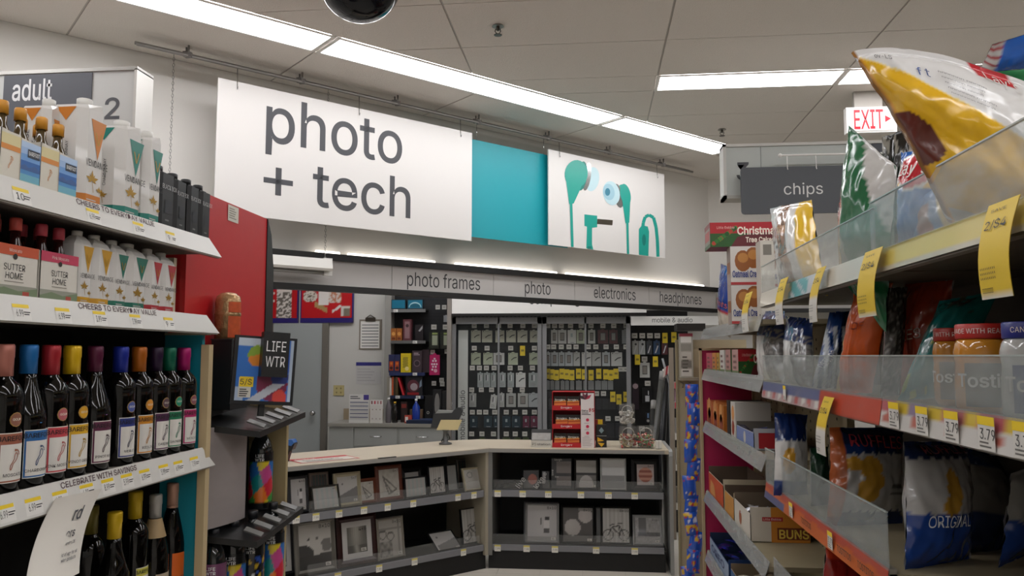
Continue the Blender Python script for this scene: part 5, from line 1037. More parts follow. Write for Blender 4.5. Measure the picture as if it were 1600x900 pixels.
clutter('drink_bottle', 'clear plastic drink bottle at the left of the clutter', 'bottle', 607, 655, .26, bp_, '6a6468', capc='c9c7c4'); clutter('spray_bottle', 'yellow-topped black bottle in the clutter', 'bottle', 617, 655, .22, bp_, '1c1a18', capc='c9a020')
clutter('drink_bottle', 'blue drink bottle with a white cap behind the counter', 'bottle', 650, 655, .25, [(.04, 0), (.042, .05), (.042, .3), (.044, .5), (.04, .7), (.015, .85), (.012, .95)], '1c3c9a', capc='d0d4d8')
board('small_box', 'dark upright carton beside the blue bottle', 'box', 626, 636, 655, 628, 8.6, zt_, '2a1a18', lambda q, M, W, H: q.rect(M, W * .1, W * .9, H * .7, H * .9, mat('7a2a24', .5), .001), .04); board('small_box', 'low red and white carton in front of the blue bottle', 'box', 632, 643, 655, 649, 8.5, zt_, 'b84a3a', lambda q, M, W, H: q.rect(M, W * .1, W * .5, H * .2, H * .8, PAPER, .001), .04)
board('small_box', 'brown carton lying behind the clutter', 'box', 640, 660, 655, 640, 8.7, zt_, '6a5540', None, .06); board('small_box', 'black speaker box with a round white logo', 'box', 664, 676, 655, 618, 8.7, zt_, '101010', lambda q, M, W, H: q.disc(M, W * .4, H * .35, W * .2, mat('a9a59c', .4), .001).disc(M, W * .4, H * .35, W * .1, BLACK, .0016), .1)
A = ay(635, 661, DYF + .03); B = ay(690, 653, DYF + .03); tag(MB().box(A.x, B.x, DYF + .02, DYF + .28, zt_ + .001, zt_ + .035, mat('1c2740', .4)).box(A.x + .02, B.x - .02, DYF + .04, DYF + .26, zt_ + .035, zt_ + .04, mat('2b3a5a', .4)).build('binder', None, (A.x, DYF + .03, zt_)), 'dark blue binder lying on the drawer cabinet', 'binder')
# ------------------------------------------------------------------ pegboard bay
PYB = BY - .03; xl, xr = bx(609, 560, PYB), bx(704, 560, PYB)
PB = thing('pegboard_bay', 'black pegboard bay with small shelves of boxed gadgets', 'shelf unit', ((xl + xr) / 2, PYB, 0)); zp = 2.3
MB().box(xl, xr, PYB, BY - .004, .3, zp, mat('15161a', .6)).build('pegboard', PB); MB().box(bx(601, 560, 8.78), bx(611, 560, 8.78), 8.76, BY - .004, .3, zp, mat('8f8d88', .5)).build('side_panel', PB)
hole = MB()
for i in range(16):
    for j in range(20): x = lerp(bx(660, 560, PYB), xr - .01, i / 15); z = 1.55 + j * .037; hole.box(x - .003, x + .003, PYB - .0012, PYB, z - .003, z + .003, mat('050506', .8))
h_ = hole.build('peg_holes', PB); h_['kind'] = 'stuff'
SHY = 8.74; shelfz = {}
for k, (y, c_) in enumerate(((486, '6f6f6e'), (535, '5f5f5e'), (585, '26305a'), (621, '1f2745'))):
    z1 = ay(640, y - 3, SHY).z; shelfz[k] = z1; a, b = bx((611, 611, 608, 610)[k], y, SHY), bx((665, 665, 664, 662)[k], y, SHY)
    s = MB().box(a, b, SHY, PYB, z1 - .01, z1, mat('2b2b2c', .5)).box(a, b, SHY - .004, SHY, z1 - .035, z1, mat(c_, .4)).build('shelf', PB)
    for x in ((615,), (645,), (645,), (618, 650))[k]: xx = bx(x, y, SHY); MB().rect(fY((xx, SHY - .004, z1 - .033)), 0, .05, 0, .03, PAPER, .001).bars(fY((xx, SHY - .004, z1 - .033)), .005, .04, .006, .024, 2, INK, .0016).build('price_tag', s)
def gad(label, k, x0, x1, yt, col, art=None, dep=.07, Y_=8.755): return board('gadget_box', label, 'box', x0, x1, 500, yt, Y_, shelfz[k], col, art, dep, 'boxed gadgets on the pegboard shelves')
gog = lambda q, M, W, H: q.rect(M, W * .05, W * .95, H * .1, H * .95, mat('1f6f8a', .3), .001).poly([M @ Vector((W * (.5 + .4 * math.cos(a)), H * (.2 + .55 * max(0, math.sin(a))), .002)) for a in [math.pi * i / 10 for i in range(11)]], mat('9fc4cc', .3)).poly([M @ Vector((W * (.5 + .34 * math.cos(a)), H * (.2 + .4 * max(0, math.sin(a))), .003)) for a in [math.pi * i / 10 for i in range(11)]], mat('1a5a70', .3))
gad('teal goggle box, left of two on the top pegboard shelf', 0, 611, 634, 468, '14222c', lambda q, M, W, H: q.rect(M, W * .05, W * .95, H * .1, H * .95, mat('1f6f8a', .3), .001)); gad('teal goggle box with a white arc on the top pegboard shelf', 0, 636, 661, 468, '14222c', gog)
for i, x in enumerate((611, 620)): gad('small orange gadget box, %s of two on the second pegboard shelf' % ('left', 'right')[i], 1, x, x + 8, 513, '9a5a22', lambda q, M, W, H: q.disc(M, W * .5, H * .55, W * .35, mat('c9904a', .4), .001).rect(M, W * .2, W * .8, H * .08, H * .25, mat('6a2f14', .4), .001))
gad('tall maroon window box on the second pegboard shelf', 1, 630, 643, 499, '5a2a30', lambda q, M, W, H: q.rect(M, W * .2, W * .8, H * .1, H * .9, mat('8a6a6e', .2, coat=.5), .001).disc(M, W * .5, H * .7, W * .2, mat('3a2024', .4), .002)); gad('dark glossy window box on the second pegboard shelf', 1, 649, 661, 507, '1a1216', lambda q, M, W, H: q.poly([M @ Vector((W * x, H * y, .001)) for x, y in ((.4, .6), (.95, .95), (.95, .75), (.6, .55))], mat('9a9a9c', .2)))
for i, x in enumerate((608, 617)): gad('orange and navy gadget box, %s of two on the blue shelf' % ('left', 'right')[i], 2, x, x + 8, 554, '23284e', lambda q, M, W, H: q.rect(M, W * .15, W * .85, H * .1, H * .62, mat('a8441e', .4), .001).disc(M, W * .5, H * .25, W * .28, mat('3a1a12', .4), .002).disc(M, W * .5, H * .5, W * .22, mat('c9702a', .4), .002))
def yb(q, M, W, H):
    for i in range(5):
        for j in range(8): q.rect(M, W * (.22 + .1 * i + .04 * (j % 2)), W * (.28 + .1 * i + .04 * (j % 2)), H * (.25 + .07 * j), H * (.30 + .07 * j), INK, .001)
    q.disc(M, W * .62, H * .2, W * .2, mat('e0d090', .4), .002)
gad('bright yellow phone case box on the blue shelf', 2, 627, 642, 552, 'c9b41a', yb); hp = lambda q, M, W, H: q.disc(M, W * .5, H * .42, W * .36, mat('6a5a60', .3), .001).disc(M, W * .5, H * .42, W * .26, mat('30262c', .4), .002).bars(M, W * .15, W * .85, H * .78, H * .92, 2, mat('a8989c', .4))
gad('dark mauve headphone box on the blue shelf', 2, 645, 659, 548, '3d3036', hp); gad('second dark mauve box set back on the blue shelf', 2, 660, 671, 546, '35262c', None, Y_=8.80)
for i, (x, c_) in enumerate(((606, '8a8478'), (610, 'c9c2b8'), (613, 'c05a32'), (616, '3a2f22'), (619, '5a4a2a'))):
    gad(('grey', 'white', 'orange', 'black', 'olive')[i] + ' thin case standing on edge on the lowest pegboard shelf', 3, x, x + 2.6, 589 + i % 2, c_, None, .12)
A = ay(629, 618, 8.75); t = thing('thin_case', 'shiny red case leaning left on the lowest pegboard shelf', 'case', (A.x, 8.75, shelfz[3])); MB().box(0, .02, 0, .12, 0, .2, mat('c03038', .25), Matrix.Translation((A.x, 8.755, shelfz[3] + .001)) @ Matrix.Rotation(R(-18), 4, 'Y')).build('cover', t)
gad('game headset box with a red and white picture on the lowest pegboard shelf', 3, 635, 660, 588, '16161c', lambda q, M, W, H: q.disc(M, W * .45, H * .5, W * .36, mat('5a2a34', .35), .001).disc(M, W * .5, H * .45, W * .22, mat('a09498', .35), .002).rect(M, W * .1, W * .8, H * .03, H * .16, mat('8a1a20', .4), .002).poly([M @ Vector((W * x, H * y, .002)) for x, y in ((.82, .4), (.97, .5), (.95, .85), (.85, .7))], mat('7a8a9a', .35)))
# hooks on the right half of the pegboard, with what hangs there
def hang(name, label, x0, x1, yt, yb_, Y_, col, art=None, dep=.012, group=None, roll=0, hookp=None, cat='pack'):
    """a carded pack on a peg: card with a punched tab and its picture"""
    A, B = ay(x0, yb_, Y_), ay(x1, yt, Y_); W, H = B.x - A.x, B.z - A.z; m = MB(); M = fY((A.x, Y_, A.z)) @ Matrix.Rotation(R(roll), 4, 'Z')
    cm = mat(col, .35, coat=.2); m.box(0, W, 0, H * .93, -dep, 0, cm, M); m.prism([M @ Vector(p) for p in ((W * .32, H * .93, 0), (W * .68, H * .93, 0), (W * .62, H, 0), (W * .38, H, 0))], (0, .001, 0), cm)
    if art: art(m, M, W, H)
    return tag(m.build(name, None, (A.x + W / 2, Y_, A.z)), label, cat, group)
def peg(parent, x, y, Y_, L_, tagc=None, hh=.055, ww=.06):
    P = ay(x, y, Y_ - L_); m = MB().tube([(P.x, Y_, P.z + .005), (P.x, Y_ - L_, P.z + .003)], .003, CHROME, 5)
    if tagc:
        M = fY((P.x - ww / 2, Y_ - L_ - .001, P.z - hh * .5)); m.rect(M, 0, ww, 0, hh, mat(tagc, .5), 0); m.rect(M, ww * .2, ww * .8, hh * .42, hh * .62, mat('8a7a2a' if hh > .08 else '7c7a74', .5), .001)
        m.box(0, ww, 0, hh, -.002, -.0005, mat(tagc, .5), M)
    return m.build('peg_hook', parent)
cam_art = lambda q, M, W, H: q.rect(M, W * .32, W * .85, H * .2, H * .75, mat('9aa08a', .4), .001).rect(M, W * .32, W * .85, H * .8, H * .9, mat('8a9a5a', .4), .001)
for i, x in enumerate((678, 696)): peg(PB, x, 511, PYB, .12, 'a9a7a0'); hang('camera_pack', 'camouflage camera pack on the pegboard, %s of two' % ('left', 'right')[i], x - 8, x + 8, 517, 545, 8.79, '23261e', cam_art, .03, 'camera packs')
for x, y in ((684, 480), (694, 480), (676, 550), (698, 549), (690, 594), (678, 599), (691, 600)): peg(PB, x, y, PYB, .1, 'b0aea8', .05, .05)
hang('silver_pack', 'small silver blister pack at the top right of the pegboard', 693, 701, 492, 503, 8.8, '8a8c90', None, .02)
def dots(q, M, W, H):
    for i, (x, y) in enumerate(((.5, .75), (.35, .65), (.62, .65), (.25, .5), (.48, .5), (.72, .5), (.35, .38), (.62, .38), (.28, .25))): q.disc(M, W * x, H * y, W * .1, mat('e0d4d8', .4), .001, 10)
    q.disc(M, W * .6, H * .2, W * .18, mat('d8a0b4', .4), .0016)
hang('speaker_pack', 'hot pink pack with white dots on the pegboard', 671, 687, 552, 586, 8.79, 'b01c5c', dots, .04)
A, B = ay(678, 642, 8.72), ay(688, 610, 8.72); 
def bird(q, M, W, H): q.disc(M, W * .5, H * .55, W * .3, mat('7d7a76', .4), .001, 12, H * .35).bars(M, W * .15, W * .85, H * .05, H * .2, 2, mat('6a6864', .4))
board('speaker_box', 'tall black speaker box with a grey picture under the pegboard', 'box', 676, 690, 655, 609, 8.66, zt_, '19191a', bird, .12)
board('speaker_box', 'tall black speaker box with white script lettering under the pegboard', 'box', 691, 705, 655, 611, 8.62, zt_, '131314', lambda q, M, W, H: q.text('Style', M @ Matrix.Translation((W * .75, H * .3, 0)) @ Matrix.Rotation(R(70), 4, 'Z'), mat('c9c7c2', .4), h=W * .4, lift=.001), .1)
# ------------------------------------------------------------------ glass-front cases
GYF, GYB = 8.66, 8.90
steel = mat('8d8e90', .45, .1); steel2 = mat('77787a', .45, .1); pane = acrylic('8f9596', .96, .0, .03)
def case(label, x0, x1, mull, leftcol):
    a, b = bx(x0, 560, GYF), bx(x1, 560, GYF); zt_ = ay(800, 496, GYF).z; t = thing('glass_case', label, 'display case', ((a + b) / 2, GYB, 0), 'locked glass display cases')
    MB().box(a, b, GYB - .02, GYB, .1, zt_ + .08, mat('0b0c0b', .7)).build('back_panel', t); MB().box(a, a + .02, GYF + .02, GYB - .02, .1, zt_, steel2).build('side_panel', t); MB().box(b - .02, b, GYF + .02, GYB - .02, .1, zt_, steel2).build('side_panel', t)
    MB().box(a, b, GYF + .02, GYB - .02, .08, .12, steel2).build('base', t); tr = MB().box(a, b, GYF + .06, GYB - .02, zt_, zt_ + .03, steel2)
    for i in range(22): x = lerp(a + .03, b - .03, i / 21); tr.box(x - .008, x + .008, GYF + .057, GYF + .06, zt_ + .008, zt_ + .022, mat('1b1b1c', .5))
    tr.build('slotted_rail', t); zh = ay(800, 506, GYF).z; xm = bx(mull, 560, GYF)
    for k, (c, d) in enumerate(((a + .005, xm), (xm, b - .005))):
        f_ = MB(); l, r = (.045 if k == 0 else .01), (.01 if k == 0 else .045)
        f_.box(c, c + l, GYF, GYF + .02, .12, zt_, steel).box(d - r, d, GYF, GYF + .02, .12, zt_, steel).box(c, d, GYF, GYF + .02, zh, zt_, steel).box(c, d, GYF, GYF + .02, .12, .17, steel)
        dr_ = f_.build('sliding_door', t); MB().box(c + l, d - r, GYF + .008, GYF + .012, .17, zh, pane).build('pane', dr_)
    return t
CA = case('glass-front display case nearest the pegboard, with white cable packs', 705, 847, 779, True)
CB = case('glass-front display case beside the open audio bay, with yellow sale tags', 847, 986, 915, False)
a, b = bx(716, 560, 8.72), bx(731, 560, 8.72); m = MB().box(a, b, 8.72, 8.735, .2, ay(720, 516, 8.72).z, mat('c4c7c2', .5)); Mr = frame(Vector((b - .03, 8.72, bz(690, 8.72, 720))), (0, 0, 1), (-1, 0, 0)); m.text('mobile & audio', Mr, INK, width=bz(610, 8.72, 720) - bz(690, 8.72, 720), lift=.001); m.build('category_strip', CA)
# headers: glow put into the white panels stands in for light from above
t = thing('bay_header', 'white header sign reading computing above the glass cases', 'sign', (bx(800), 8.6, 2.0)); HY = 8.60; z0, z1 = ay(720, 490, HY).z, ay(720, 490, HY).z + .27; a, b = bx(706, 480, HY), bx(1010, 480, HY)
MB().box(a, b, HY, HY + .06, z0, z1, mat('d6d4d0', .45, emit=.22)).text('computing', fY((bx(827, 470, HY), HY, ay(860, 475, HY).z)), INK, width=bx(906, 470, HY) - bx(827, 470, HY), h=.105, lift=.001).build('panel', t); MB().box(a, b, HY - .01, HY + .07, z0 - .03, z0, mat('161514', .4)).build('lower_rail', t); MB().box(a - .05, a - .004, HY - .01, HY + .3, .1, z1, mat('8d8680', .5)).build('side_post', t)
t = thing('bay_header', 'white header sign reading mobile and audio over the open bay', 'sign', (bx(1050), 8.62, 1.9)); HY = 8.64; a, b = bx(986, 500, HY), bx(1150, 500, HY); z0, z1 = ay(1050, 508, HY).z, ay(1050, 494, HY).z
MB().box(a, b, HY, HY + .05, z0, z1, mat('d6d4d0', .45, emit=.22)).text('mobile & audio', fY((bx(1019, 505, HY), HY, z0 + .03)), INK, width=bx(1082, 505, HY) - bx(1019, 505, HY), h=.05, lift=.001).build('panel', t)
CP = thing('audio_bay', 'open black peg bay with headphone packs right of the glass cases', 'shelf unit', (bx(1040, 560, GYB), GYB, 0)); a, b = bx(987, 560, GYB), bx(1075, 560, GYB)
MB().box(a, b, GYB - .02, GYB, 0, 2.05, mat('0b0b0b', .7)).build('back_panel', CP); MB().box(a, b, GYB - .3, GYB - .02, 0, .5, mat('141414', .6)).build('base', CP)
# carded packs, row by row
def cable(q, M, W, H): q.disc(M, W * .14, H * .86, W * .05, INK, .001, 8); q.bars(M, W * .35, W * .9, H * .83, H * .88, 1, mat('8a8a80', .5)); q.poly([M @ Vector((W * x, H * y, .001)) for x, y in ((.3, .4), (.6, .58), (.9, .62), (.88, .55), (.62, .5), (.35, .34))], mat('3a3a38', .4))
def phone(q, M, W, H): q.rect(M, W * .25, W * .75, H * .2, H * .75, mat('4a4844', .4), .001).rect(M, W * .3, W * .7, H * .25, H * .7, mat('8a8680', .4), .002)
def small(q, M, W, H): q.rect(M, W * .3, W * .45, H * .45, H * .8, mat('55555a', .4), .001).rect(M, W * .55, W * .68, H * .4, H * .8, mat('e0e0e0', .4), .001).bars(M, W * .15, W * .85, H * .08, H * .3, 3, mat('8f9090', .5))
def dark(q, M, W, H): q.rect(M, W * .35, W * .6, H * .45, H * .7, mat('a5b2b4', .4), .001).rect(M, W * .3, W * .8, H * .05, H * .1, mat('9aa0a2', .4), .001)
GP = 8.83
def row_(case_, rows, where):
    for ri, (yt, yb_, tone, packs, tags_, ty) in enumerate(rows):
        vis = 0
        for pk in packs:
            x0, x1 = pk[0], pk[1]; col, art = (pk[2], pk[3]) if len(pk) > 3 else tone
            hang('accessory_pack', '%s, %s in the %s of the %s' % (NAME.get(col, 'small dark grey pack'), ORD[vis], ('top row', 'second row', 'third row', 'fourth row', 'fifth row', 'lowest row')[ri], where), x0, x1, yt + (pk[4] if len(pk) > 4 else 0), yb_ + (pk[4] if len(pk) > 4 else 0), GP, col, art, .015, 'carded packs in the display cases', pk[5] if len(pk) > 5 else 0, cat='accessory pack'); vis += 1
        for tx in tags_:
            c_ = 'c2c0b8'; yy = ty
            if isinstance(tx, tuple): tx, c_, yy = tx
            peg(case_, tx, yy, GYB - .02, .12, c_, .05 if c_ != YT_ else .11, .055)
YT_ = 'd9bf22'
NAME = {'c4c6b4': 'pale cream cable pack', 'b9c2a8': 'pale green cable pack', 'a2aaa8': 'pale grey cable pack', 'c6c8c4': 'white phone accessory pack', 'd4d6d2': 'bright white adapter pack', '1f3440': 'dark teal pack', '6a2440': 'magenta pack', '5a2a2e': 'dark red pack', '3a4a20': 'olive green pack', '8d9192': 'grey blister pack', 'aeb4b6': 'light grey boxed pack', 'b0b2ae': 'grey and white pack', '2a4668': 'blue headphone pack', '24242a': 'black pack'}
row_(CA, [
 (515, 535, ('c4c6b4', cable), [(736, 751), (753, 769), (774, 788), (791, 806), (808.5, 824), (828, 840)], [741, 760, 779, 797, 817, 835], 509),
 (550, 570, ('b9c2a8', cable), [(736, 751), (755, 770), (771, 788, 'c6c8c4', phone), (794, 809), (827, 840)], [741, 761, 798, 835, (816.5, YT_, 548)], 544),
 (581, 605, ('a2aaa8', small), [(746, 755), (756, 766), (767, 775), (780, 790), (793, 803), (806, 821, 'd4d6d2', cable), (826, 840)], [738, 749, 760, 772, 797, 813, 832], 575),
 (613, 636, ('b0b2ae', small), [(733, 744), (765, 775, 'c6c8c4', small, 2, -6), (780, 788), (791, 806, 'b0b2ae', phone), (809, 825, 'b0b2ae', phone), (826, 841, 'aeb4b6', cable)], [737, 752, 768, 797, 816], 609),
 (649, 668, ('1f3440', dark), [(734, 746), (756, 769), (771, 778), (785, 798), (800, 813), (817, 827, '6a2440', dark), (829, 840, '6a2440', dark)], [738, 749, 759, 773, 791, 805, 820, 835], 644),
 (683, 700, ('3a4a20', None), [(749, 758), (785, 797), (803, 813), (817, 826)], [737, 753, 771, 791, 805, 820], 678)], 'left glass case')
row_(CB, [
 (514, 537, ('c6c8c4', phone), [(861, 871), (872, 885), (887, 900, 'd4d6d2', dark), (901, 914, 'b9c2a8', phone), (919, 930), (934, 950, '5a2a2e', phone), (952, 965, '5a2a2e', phone), (972, 981, '8d9192', None)], [856, 866.5, 877, 891.5, 908, 923.5, 942, 959, 978], 509),
 (549, 572, ('aeb4b6', phone), [(853, 860), (861, 872), (873, 882), (883, 895), (896, 906, 'b0b2ae', cable), (909, 924, 'c6c8c4', cable), (925, 939, 'b0b2ae', cable), (941, 953), (955, 972, 'c6c8c4', cable)], [856, 865, 877, 889, 900, 919, 931, 947, 963, 978], 542),
 (594, 609, ('8d9192', None), [(853, 859), (860, 866), (867, 874), (876, 882), (883, 889), (891, 897), (900, 909), (911.5, 916.5), (919, 928), (930, 939), (940, 949), (950, 958)], [(x, YT_, 584 + (i % 3)) for i, x in enumerate((856, 862, 869.5, 878, 885.5, 893.5, 904, 913, 923.5, 935.5, 946.5, 954.5, 962.5))] + [970, 978], 577),
 (622, 640, ('24242a', None), [(857, 863), (932, 940), (941, 951), (952, 962), (964, 972)], [932, 943, (957.5, YT_, 620), (967, YT_, 624), (978, YT_, 620)], 615),
 (660, 684, ('24242a', None), [(948, 960), (962, 974)], [950, 965], 654)], 'right glass case')
PX = [('white headphone pack', 988, 997, 'b0b2ae'), ('second white headphone pack', 998, 1008, 'aeb4b6'), ('dark grey headphone pack', 1010, 1019, '3a4048'), ('blue headphone pack', 1021, 1031, '2a4668'), ('dark red headphone pack', 1034, 1043, '5a2a2e')]
for nm, x0, x1, c_ in PX: hang('headphone_pack', nm + ' in the top row of the open audio bay', x0, x1, 531, 554, 8.80, c_, lambda q, M, W, H: q.poly([M @ Vector((W * x, H * y, .001)) for x, y in ((.2, .1), (.4, .1), (.8, .6), (.6, .6))], mat('c4c6ca', .4)).disc(M, W * .6, H * .7, W * .18, mat('3a3a3e', .4), .001), .02, 'headphone packs in the audio bay')
for x in (991.5, 1003.5, 1015.5, 1027): peg(CP, x, 524.5, GYB - .02, .14, 'b9b7b0')
for x, y in ((1039, 528), (1053, 527), (996, 562), (1024, 565)): peg(CP, x, y, GYB - .02, .14, YT_, .11, .055)
hang('earphone_pack', 'white earphone pack hanging alone in the second row of the audio bay', 1000, 1015, 565, 590, 8.80, 'c6c8c4', phone, .02, cat='pack'); peg(CP, 1007, 561, GYB - .02, .12, 'a3a19a'); peg(CP, 1012, 599, GYB - .02, .14, 'b9b7b0'); peg(CP, 1003, 670, GYB - .02, .14, 'a9a7a0')
hang('charger_pack', 'black pack with a white charger in the audio bay', 1004, 1018, 604, 630, 8.80, '141416', lambda q, M, W, H: q.rect(M, W * .3, W * .75, H * .1, H * .45, mat('c4c6ca', .4), .001).rect(M, W * .6, W * .7, H * .5, H * .75, mat('c4c6ca', .4), .001), .02); hang('purple_pack', 'dark purple pack with a pale top left in the audio bay', 988, 998, 597, 640, 8.80, '2a1a28', lambda q, M, W, H: q.disc(M, W * .5, H * .85, W * .4, mat('b09aa0', .4), .001), .03)
hang('usb_pack', 'small pack with a blue-topped stick above the candy tubs', 1009, 1016, 644, 662, 8.80, '1c1c22', lambda q, M, W, H: q.rect(M, W * .35, W * .7, H * .5, H * .9, mat('6a8ab0', .4), .001).disc(M, W * .5, H * .25, W * .3, mat('a9a7a2', .4), .001), .02)
# leaning rolls and bundle beside the bay, and the far shelf end
for i, (x0, y0, x1, y1, c_, r_) in enumerate(((1022, 700, 1034, 595, '4a4a46', .03), (1034, 700, 1040, 592, '17171a', .035), (1018, 700, 1021, 640, '2a2a28', .03))):
    A, B = ay(x0, y0, 7.6 + i * .08), ay(x1, y1, 7.75 + i * .08); d = (B - A).normalized(); A0 = A + d * ((.02 - A.z) / d.z); t = thing('poster_roll', ('grey leaning poster tube beside the audio bay', 'black leaning tube with a white cap beside the audio bay', 'short dark tube leaning behind the counter end')[i], 'tube', A0, 'leaning tubes'); MB().tube([A0, B], r_, mat(c_, .4), 12).build('tube', t); MB().tube([B, B + d * .09], r_ * 1.02, mat('c4c2ba' if i == 1 else '8a8884', .5), 12).build('cap', t)
A, B = ay(1036, 600, 7.4), ay(1056, 560, 7.4); t = thing('flag_bundle', 'red and white striped flag bundle over the far shelf', 'flag', (A.x, 7.4, A.z)); m = MB()
for k in range(6):
    q0 = [ay(1036 + 3.3 * k, 590 - 3 * k, 7.4), ay(1039.3 + 3.3 * k, 588 - 3 * k, 7.4), ay(1041 + 3 * k, 573 - 1.5 * k, 7.4), ay(1038 + 3 * k, 575 - 1.5 * k, 7.4)]; m.prism(q0, (0, .03, 0), mat('a83a40' if k % 2 else 'c8b8b0', .7))
m.build('cloth', t); MB().tube([ay(1035, 560, 7.42), ay(1046, 600, 7.42), (ay(1046, 600, 7.42).x, 7.42, .0)], .01, mat('8d8f90', .4), 8).build('pole', t)
# ================================================================== SNACK GONDOLA (right)
GRX = .70; GBX = 1.15
GR = thing('snack_gondola', 'snack shelving unit with clear bins and paper price strips on the right', 'shelf unit', (.95, 2.6, 0))
creamd = mat('8d8268', .5); binm = acrylic('b0b6b3', .74, .16, .14); flap = acrylic('a9aba8', .5, .2, .2)
Y0, YJ, YC, YD_, YE = .55, 2.06, 3.43, 3.46, 5.33
def strip_ink(kind):
    def f(u, v):
        if kind == 'yellow': return lin('cdb95a') if v > .15 else lin('b9b09a')
        if kind == 'mixed': return lin('4a9aa0') if .35 < u < .55 and abs(math.sin(u * 30 + v * 3)) > .4 else (lin('c8c2b4') if u < .3 or u > .7 else lin('c9b95a') if u < .38 else lin('b9bcc0'))
        if kind == 'chips':
            if u > .60: return lin('b8442e') if v > .1 else lin('9a3a28')
            q = (u * 16) % 1
            if v < .5 and math.hypot((q - .5) * 1.1, (v - .3) * 1.0) < .3: return lin('d0ccc6') if int(u * 16) % 2 else lin('b05a5a')
            return lin('5d6388') if v > .38 else lin('b09a9a')
        if kind == 'tags':
            q = (u * 9) % 1
            if v > .62: return lin('c9ae3a') if q > .55 else lin(['b05a60', '8a7a90', 'b06a6a'][int(u * 9) % 3])
            return lin('c9c6c0') if math.hypot((q - .3) * 1.3, v - .35) > .22 else lin('b8685a')
        if kind == 'orange':
            q = (u * 6) % 1
            return lin('b04a3a') if v > .6 + .1 * math.sin(u * 50) else lin('c4632e') if not (u < .25 and v < .5) else lin('55587e')
    return f
def lipstrip(y0, y1, z0, z1, kind, X_=GRX, n=60):
    """angled price channel: paper strip on a steel backing; u runs towards the camera"""
    m = MB().prism([(X_ + .006, y0, z0 - .004), (X_ + .03, y0, z0 - .004), (X_ + .03, y0, z1), (X_ + .012, y0, z1)], (0, y1 - y0, 0), mat('8a8479', .35, .3))
    m.grid(lambda u, v: Vector((X_ + .010 * v, y1 - u * (y1 - y0), z0 + v * (z1 - z0))), n, 8, vmat(.3, .3), False, strip_ink(kind)); return m.build('price_strip', GR)
def deck(y0, y1, z, m=creamd, X0=GRX + .012, X1=GBX):
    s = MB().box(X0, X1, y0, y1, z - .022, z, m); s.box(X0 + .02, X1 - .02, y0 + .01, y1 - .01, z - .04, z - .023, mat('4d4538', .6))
    for k in range(8): s.box(X0 + .05 + k * .045, X0 + .058 + k * .045, y0 - .0015, y0, z - .016, z - .006, BLACK)
    return s.build('shelf', GR)
LT0, LT1, TT = 1.753, 1.812, 1.926; L20, L21, T2 = 1.38, 1.445, 1.552; L30, L31, T3 = .972, 1.035, 1.172
strips = {}
for nm, (y0, y1, z0, z1, kind) in dict(tN=(Y0, YJ - .004, LT0, LT1, 'yellow'), tC=(YJ, YC, LT0, LT1, 'mixed'), bN=(Y0, YJ - .004, L20, L21, 'tags'), bC=(YJ, YC, L20, L21, 'chips'), cC=(YJ, YC, L30, L31, 'orange')).items():
    strips[nm] = lipstrip(y0, y1, z0, z1, kind)
    deck(y0, y1, z1 - .012)
for (y0, y1, z0, z1, dx) in ((Y0, YJ + .02, LT1 - .004, TT + .012, -.004), (YJ + .02, YC, LT1 - .004, TT, .004), (Y0, YJ - .004, L21 - .004, T2, 0), (YJ + .002, YC, L21 - .004, T2, 0), (YJ, YC, L31 - .004, T3, 0)):
    MB().box(GRX + .008 + dx, GRX + .012 + dx, y0, y1, z0, z1, binm).box(GRX + .007 + dx, GRX + .013 + dx, y0, y1, z1 - .003, z1, mat('a9b0ac', .15)).build('clear_front', GR)
MB().box(GBX, GBX + .03, Y0, YC, 0, 1.86, mat('3a342b', .7)).build('back_panel', GR)
dm_ = deck(YJ, YC, .62); MB().box(GRX + .03, GRX + .034, YJ + .3, YC, .60, .73, flap).build('clear_front', GR)
MB().box(GRX + .06, GBX, Y0, YE, 0, .12, mat('5a5344', .6)).build('base', GR)
# far section with cake boxes
DX1 = 1.04
bk = MB().box(DX1, DX1 + .03, YC, YE, .1, 1.70, mat('9a8e70', .5))
bk.build('pegged_back_panel', GR); ph = MB()
for j in range(34):
    for i in range(12): ph.box(DX1 - .001, DX1, YD_ + .1 + i * .14, YD_ + .112 + i * .14, .2 + j * .043, .212 + j * .043, mat('171410', .8))
o_ = ph.build('panel_holes', GR); o_['kind'] = 'stuff'
DZ = [1.705, 1.447, 1.118, .682, .31]
for k, z in enumerate(DZ):
    MB().box(GRX + .02, DX1, YD_, YE - .01, z - .02, z, creamd).build('shelf', GR)
    MB().prism([(GRX + .02, YD_, z + .018), (GRX - .004, YD_, z - .05), (GRX - .001, YD_, z - .05), (GRX + .023, YD_, z + .018)], (0, YE - YD_ - .06, 0), flap).build('clear_lip', GR)
MB().prism([(GRX + .012, YE, 0), (DX1 - .015, YE, 0), (DX1 - .015, YE, 1.585), (GRX + .012, YE, 1.585)], (0, .012, 0), mat('a8184c', .5)).build('pink_panel', GR)
MB().box(GRX - .004, GRX + .012, YE - .012, YE + .02, 0, 1.60, mat('b09a78', .5)).box(DX1 - .015, DX1 + .01, YE - .03, YE + .02, 0, 1.60, mat('a08e6c', .5)).box(GRX - .004, DX1, YE - .012, YE + .02, 1.585, 1.6, mat('b09a78', .5)).build('panel_trim', GR)
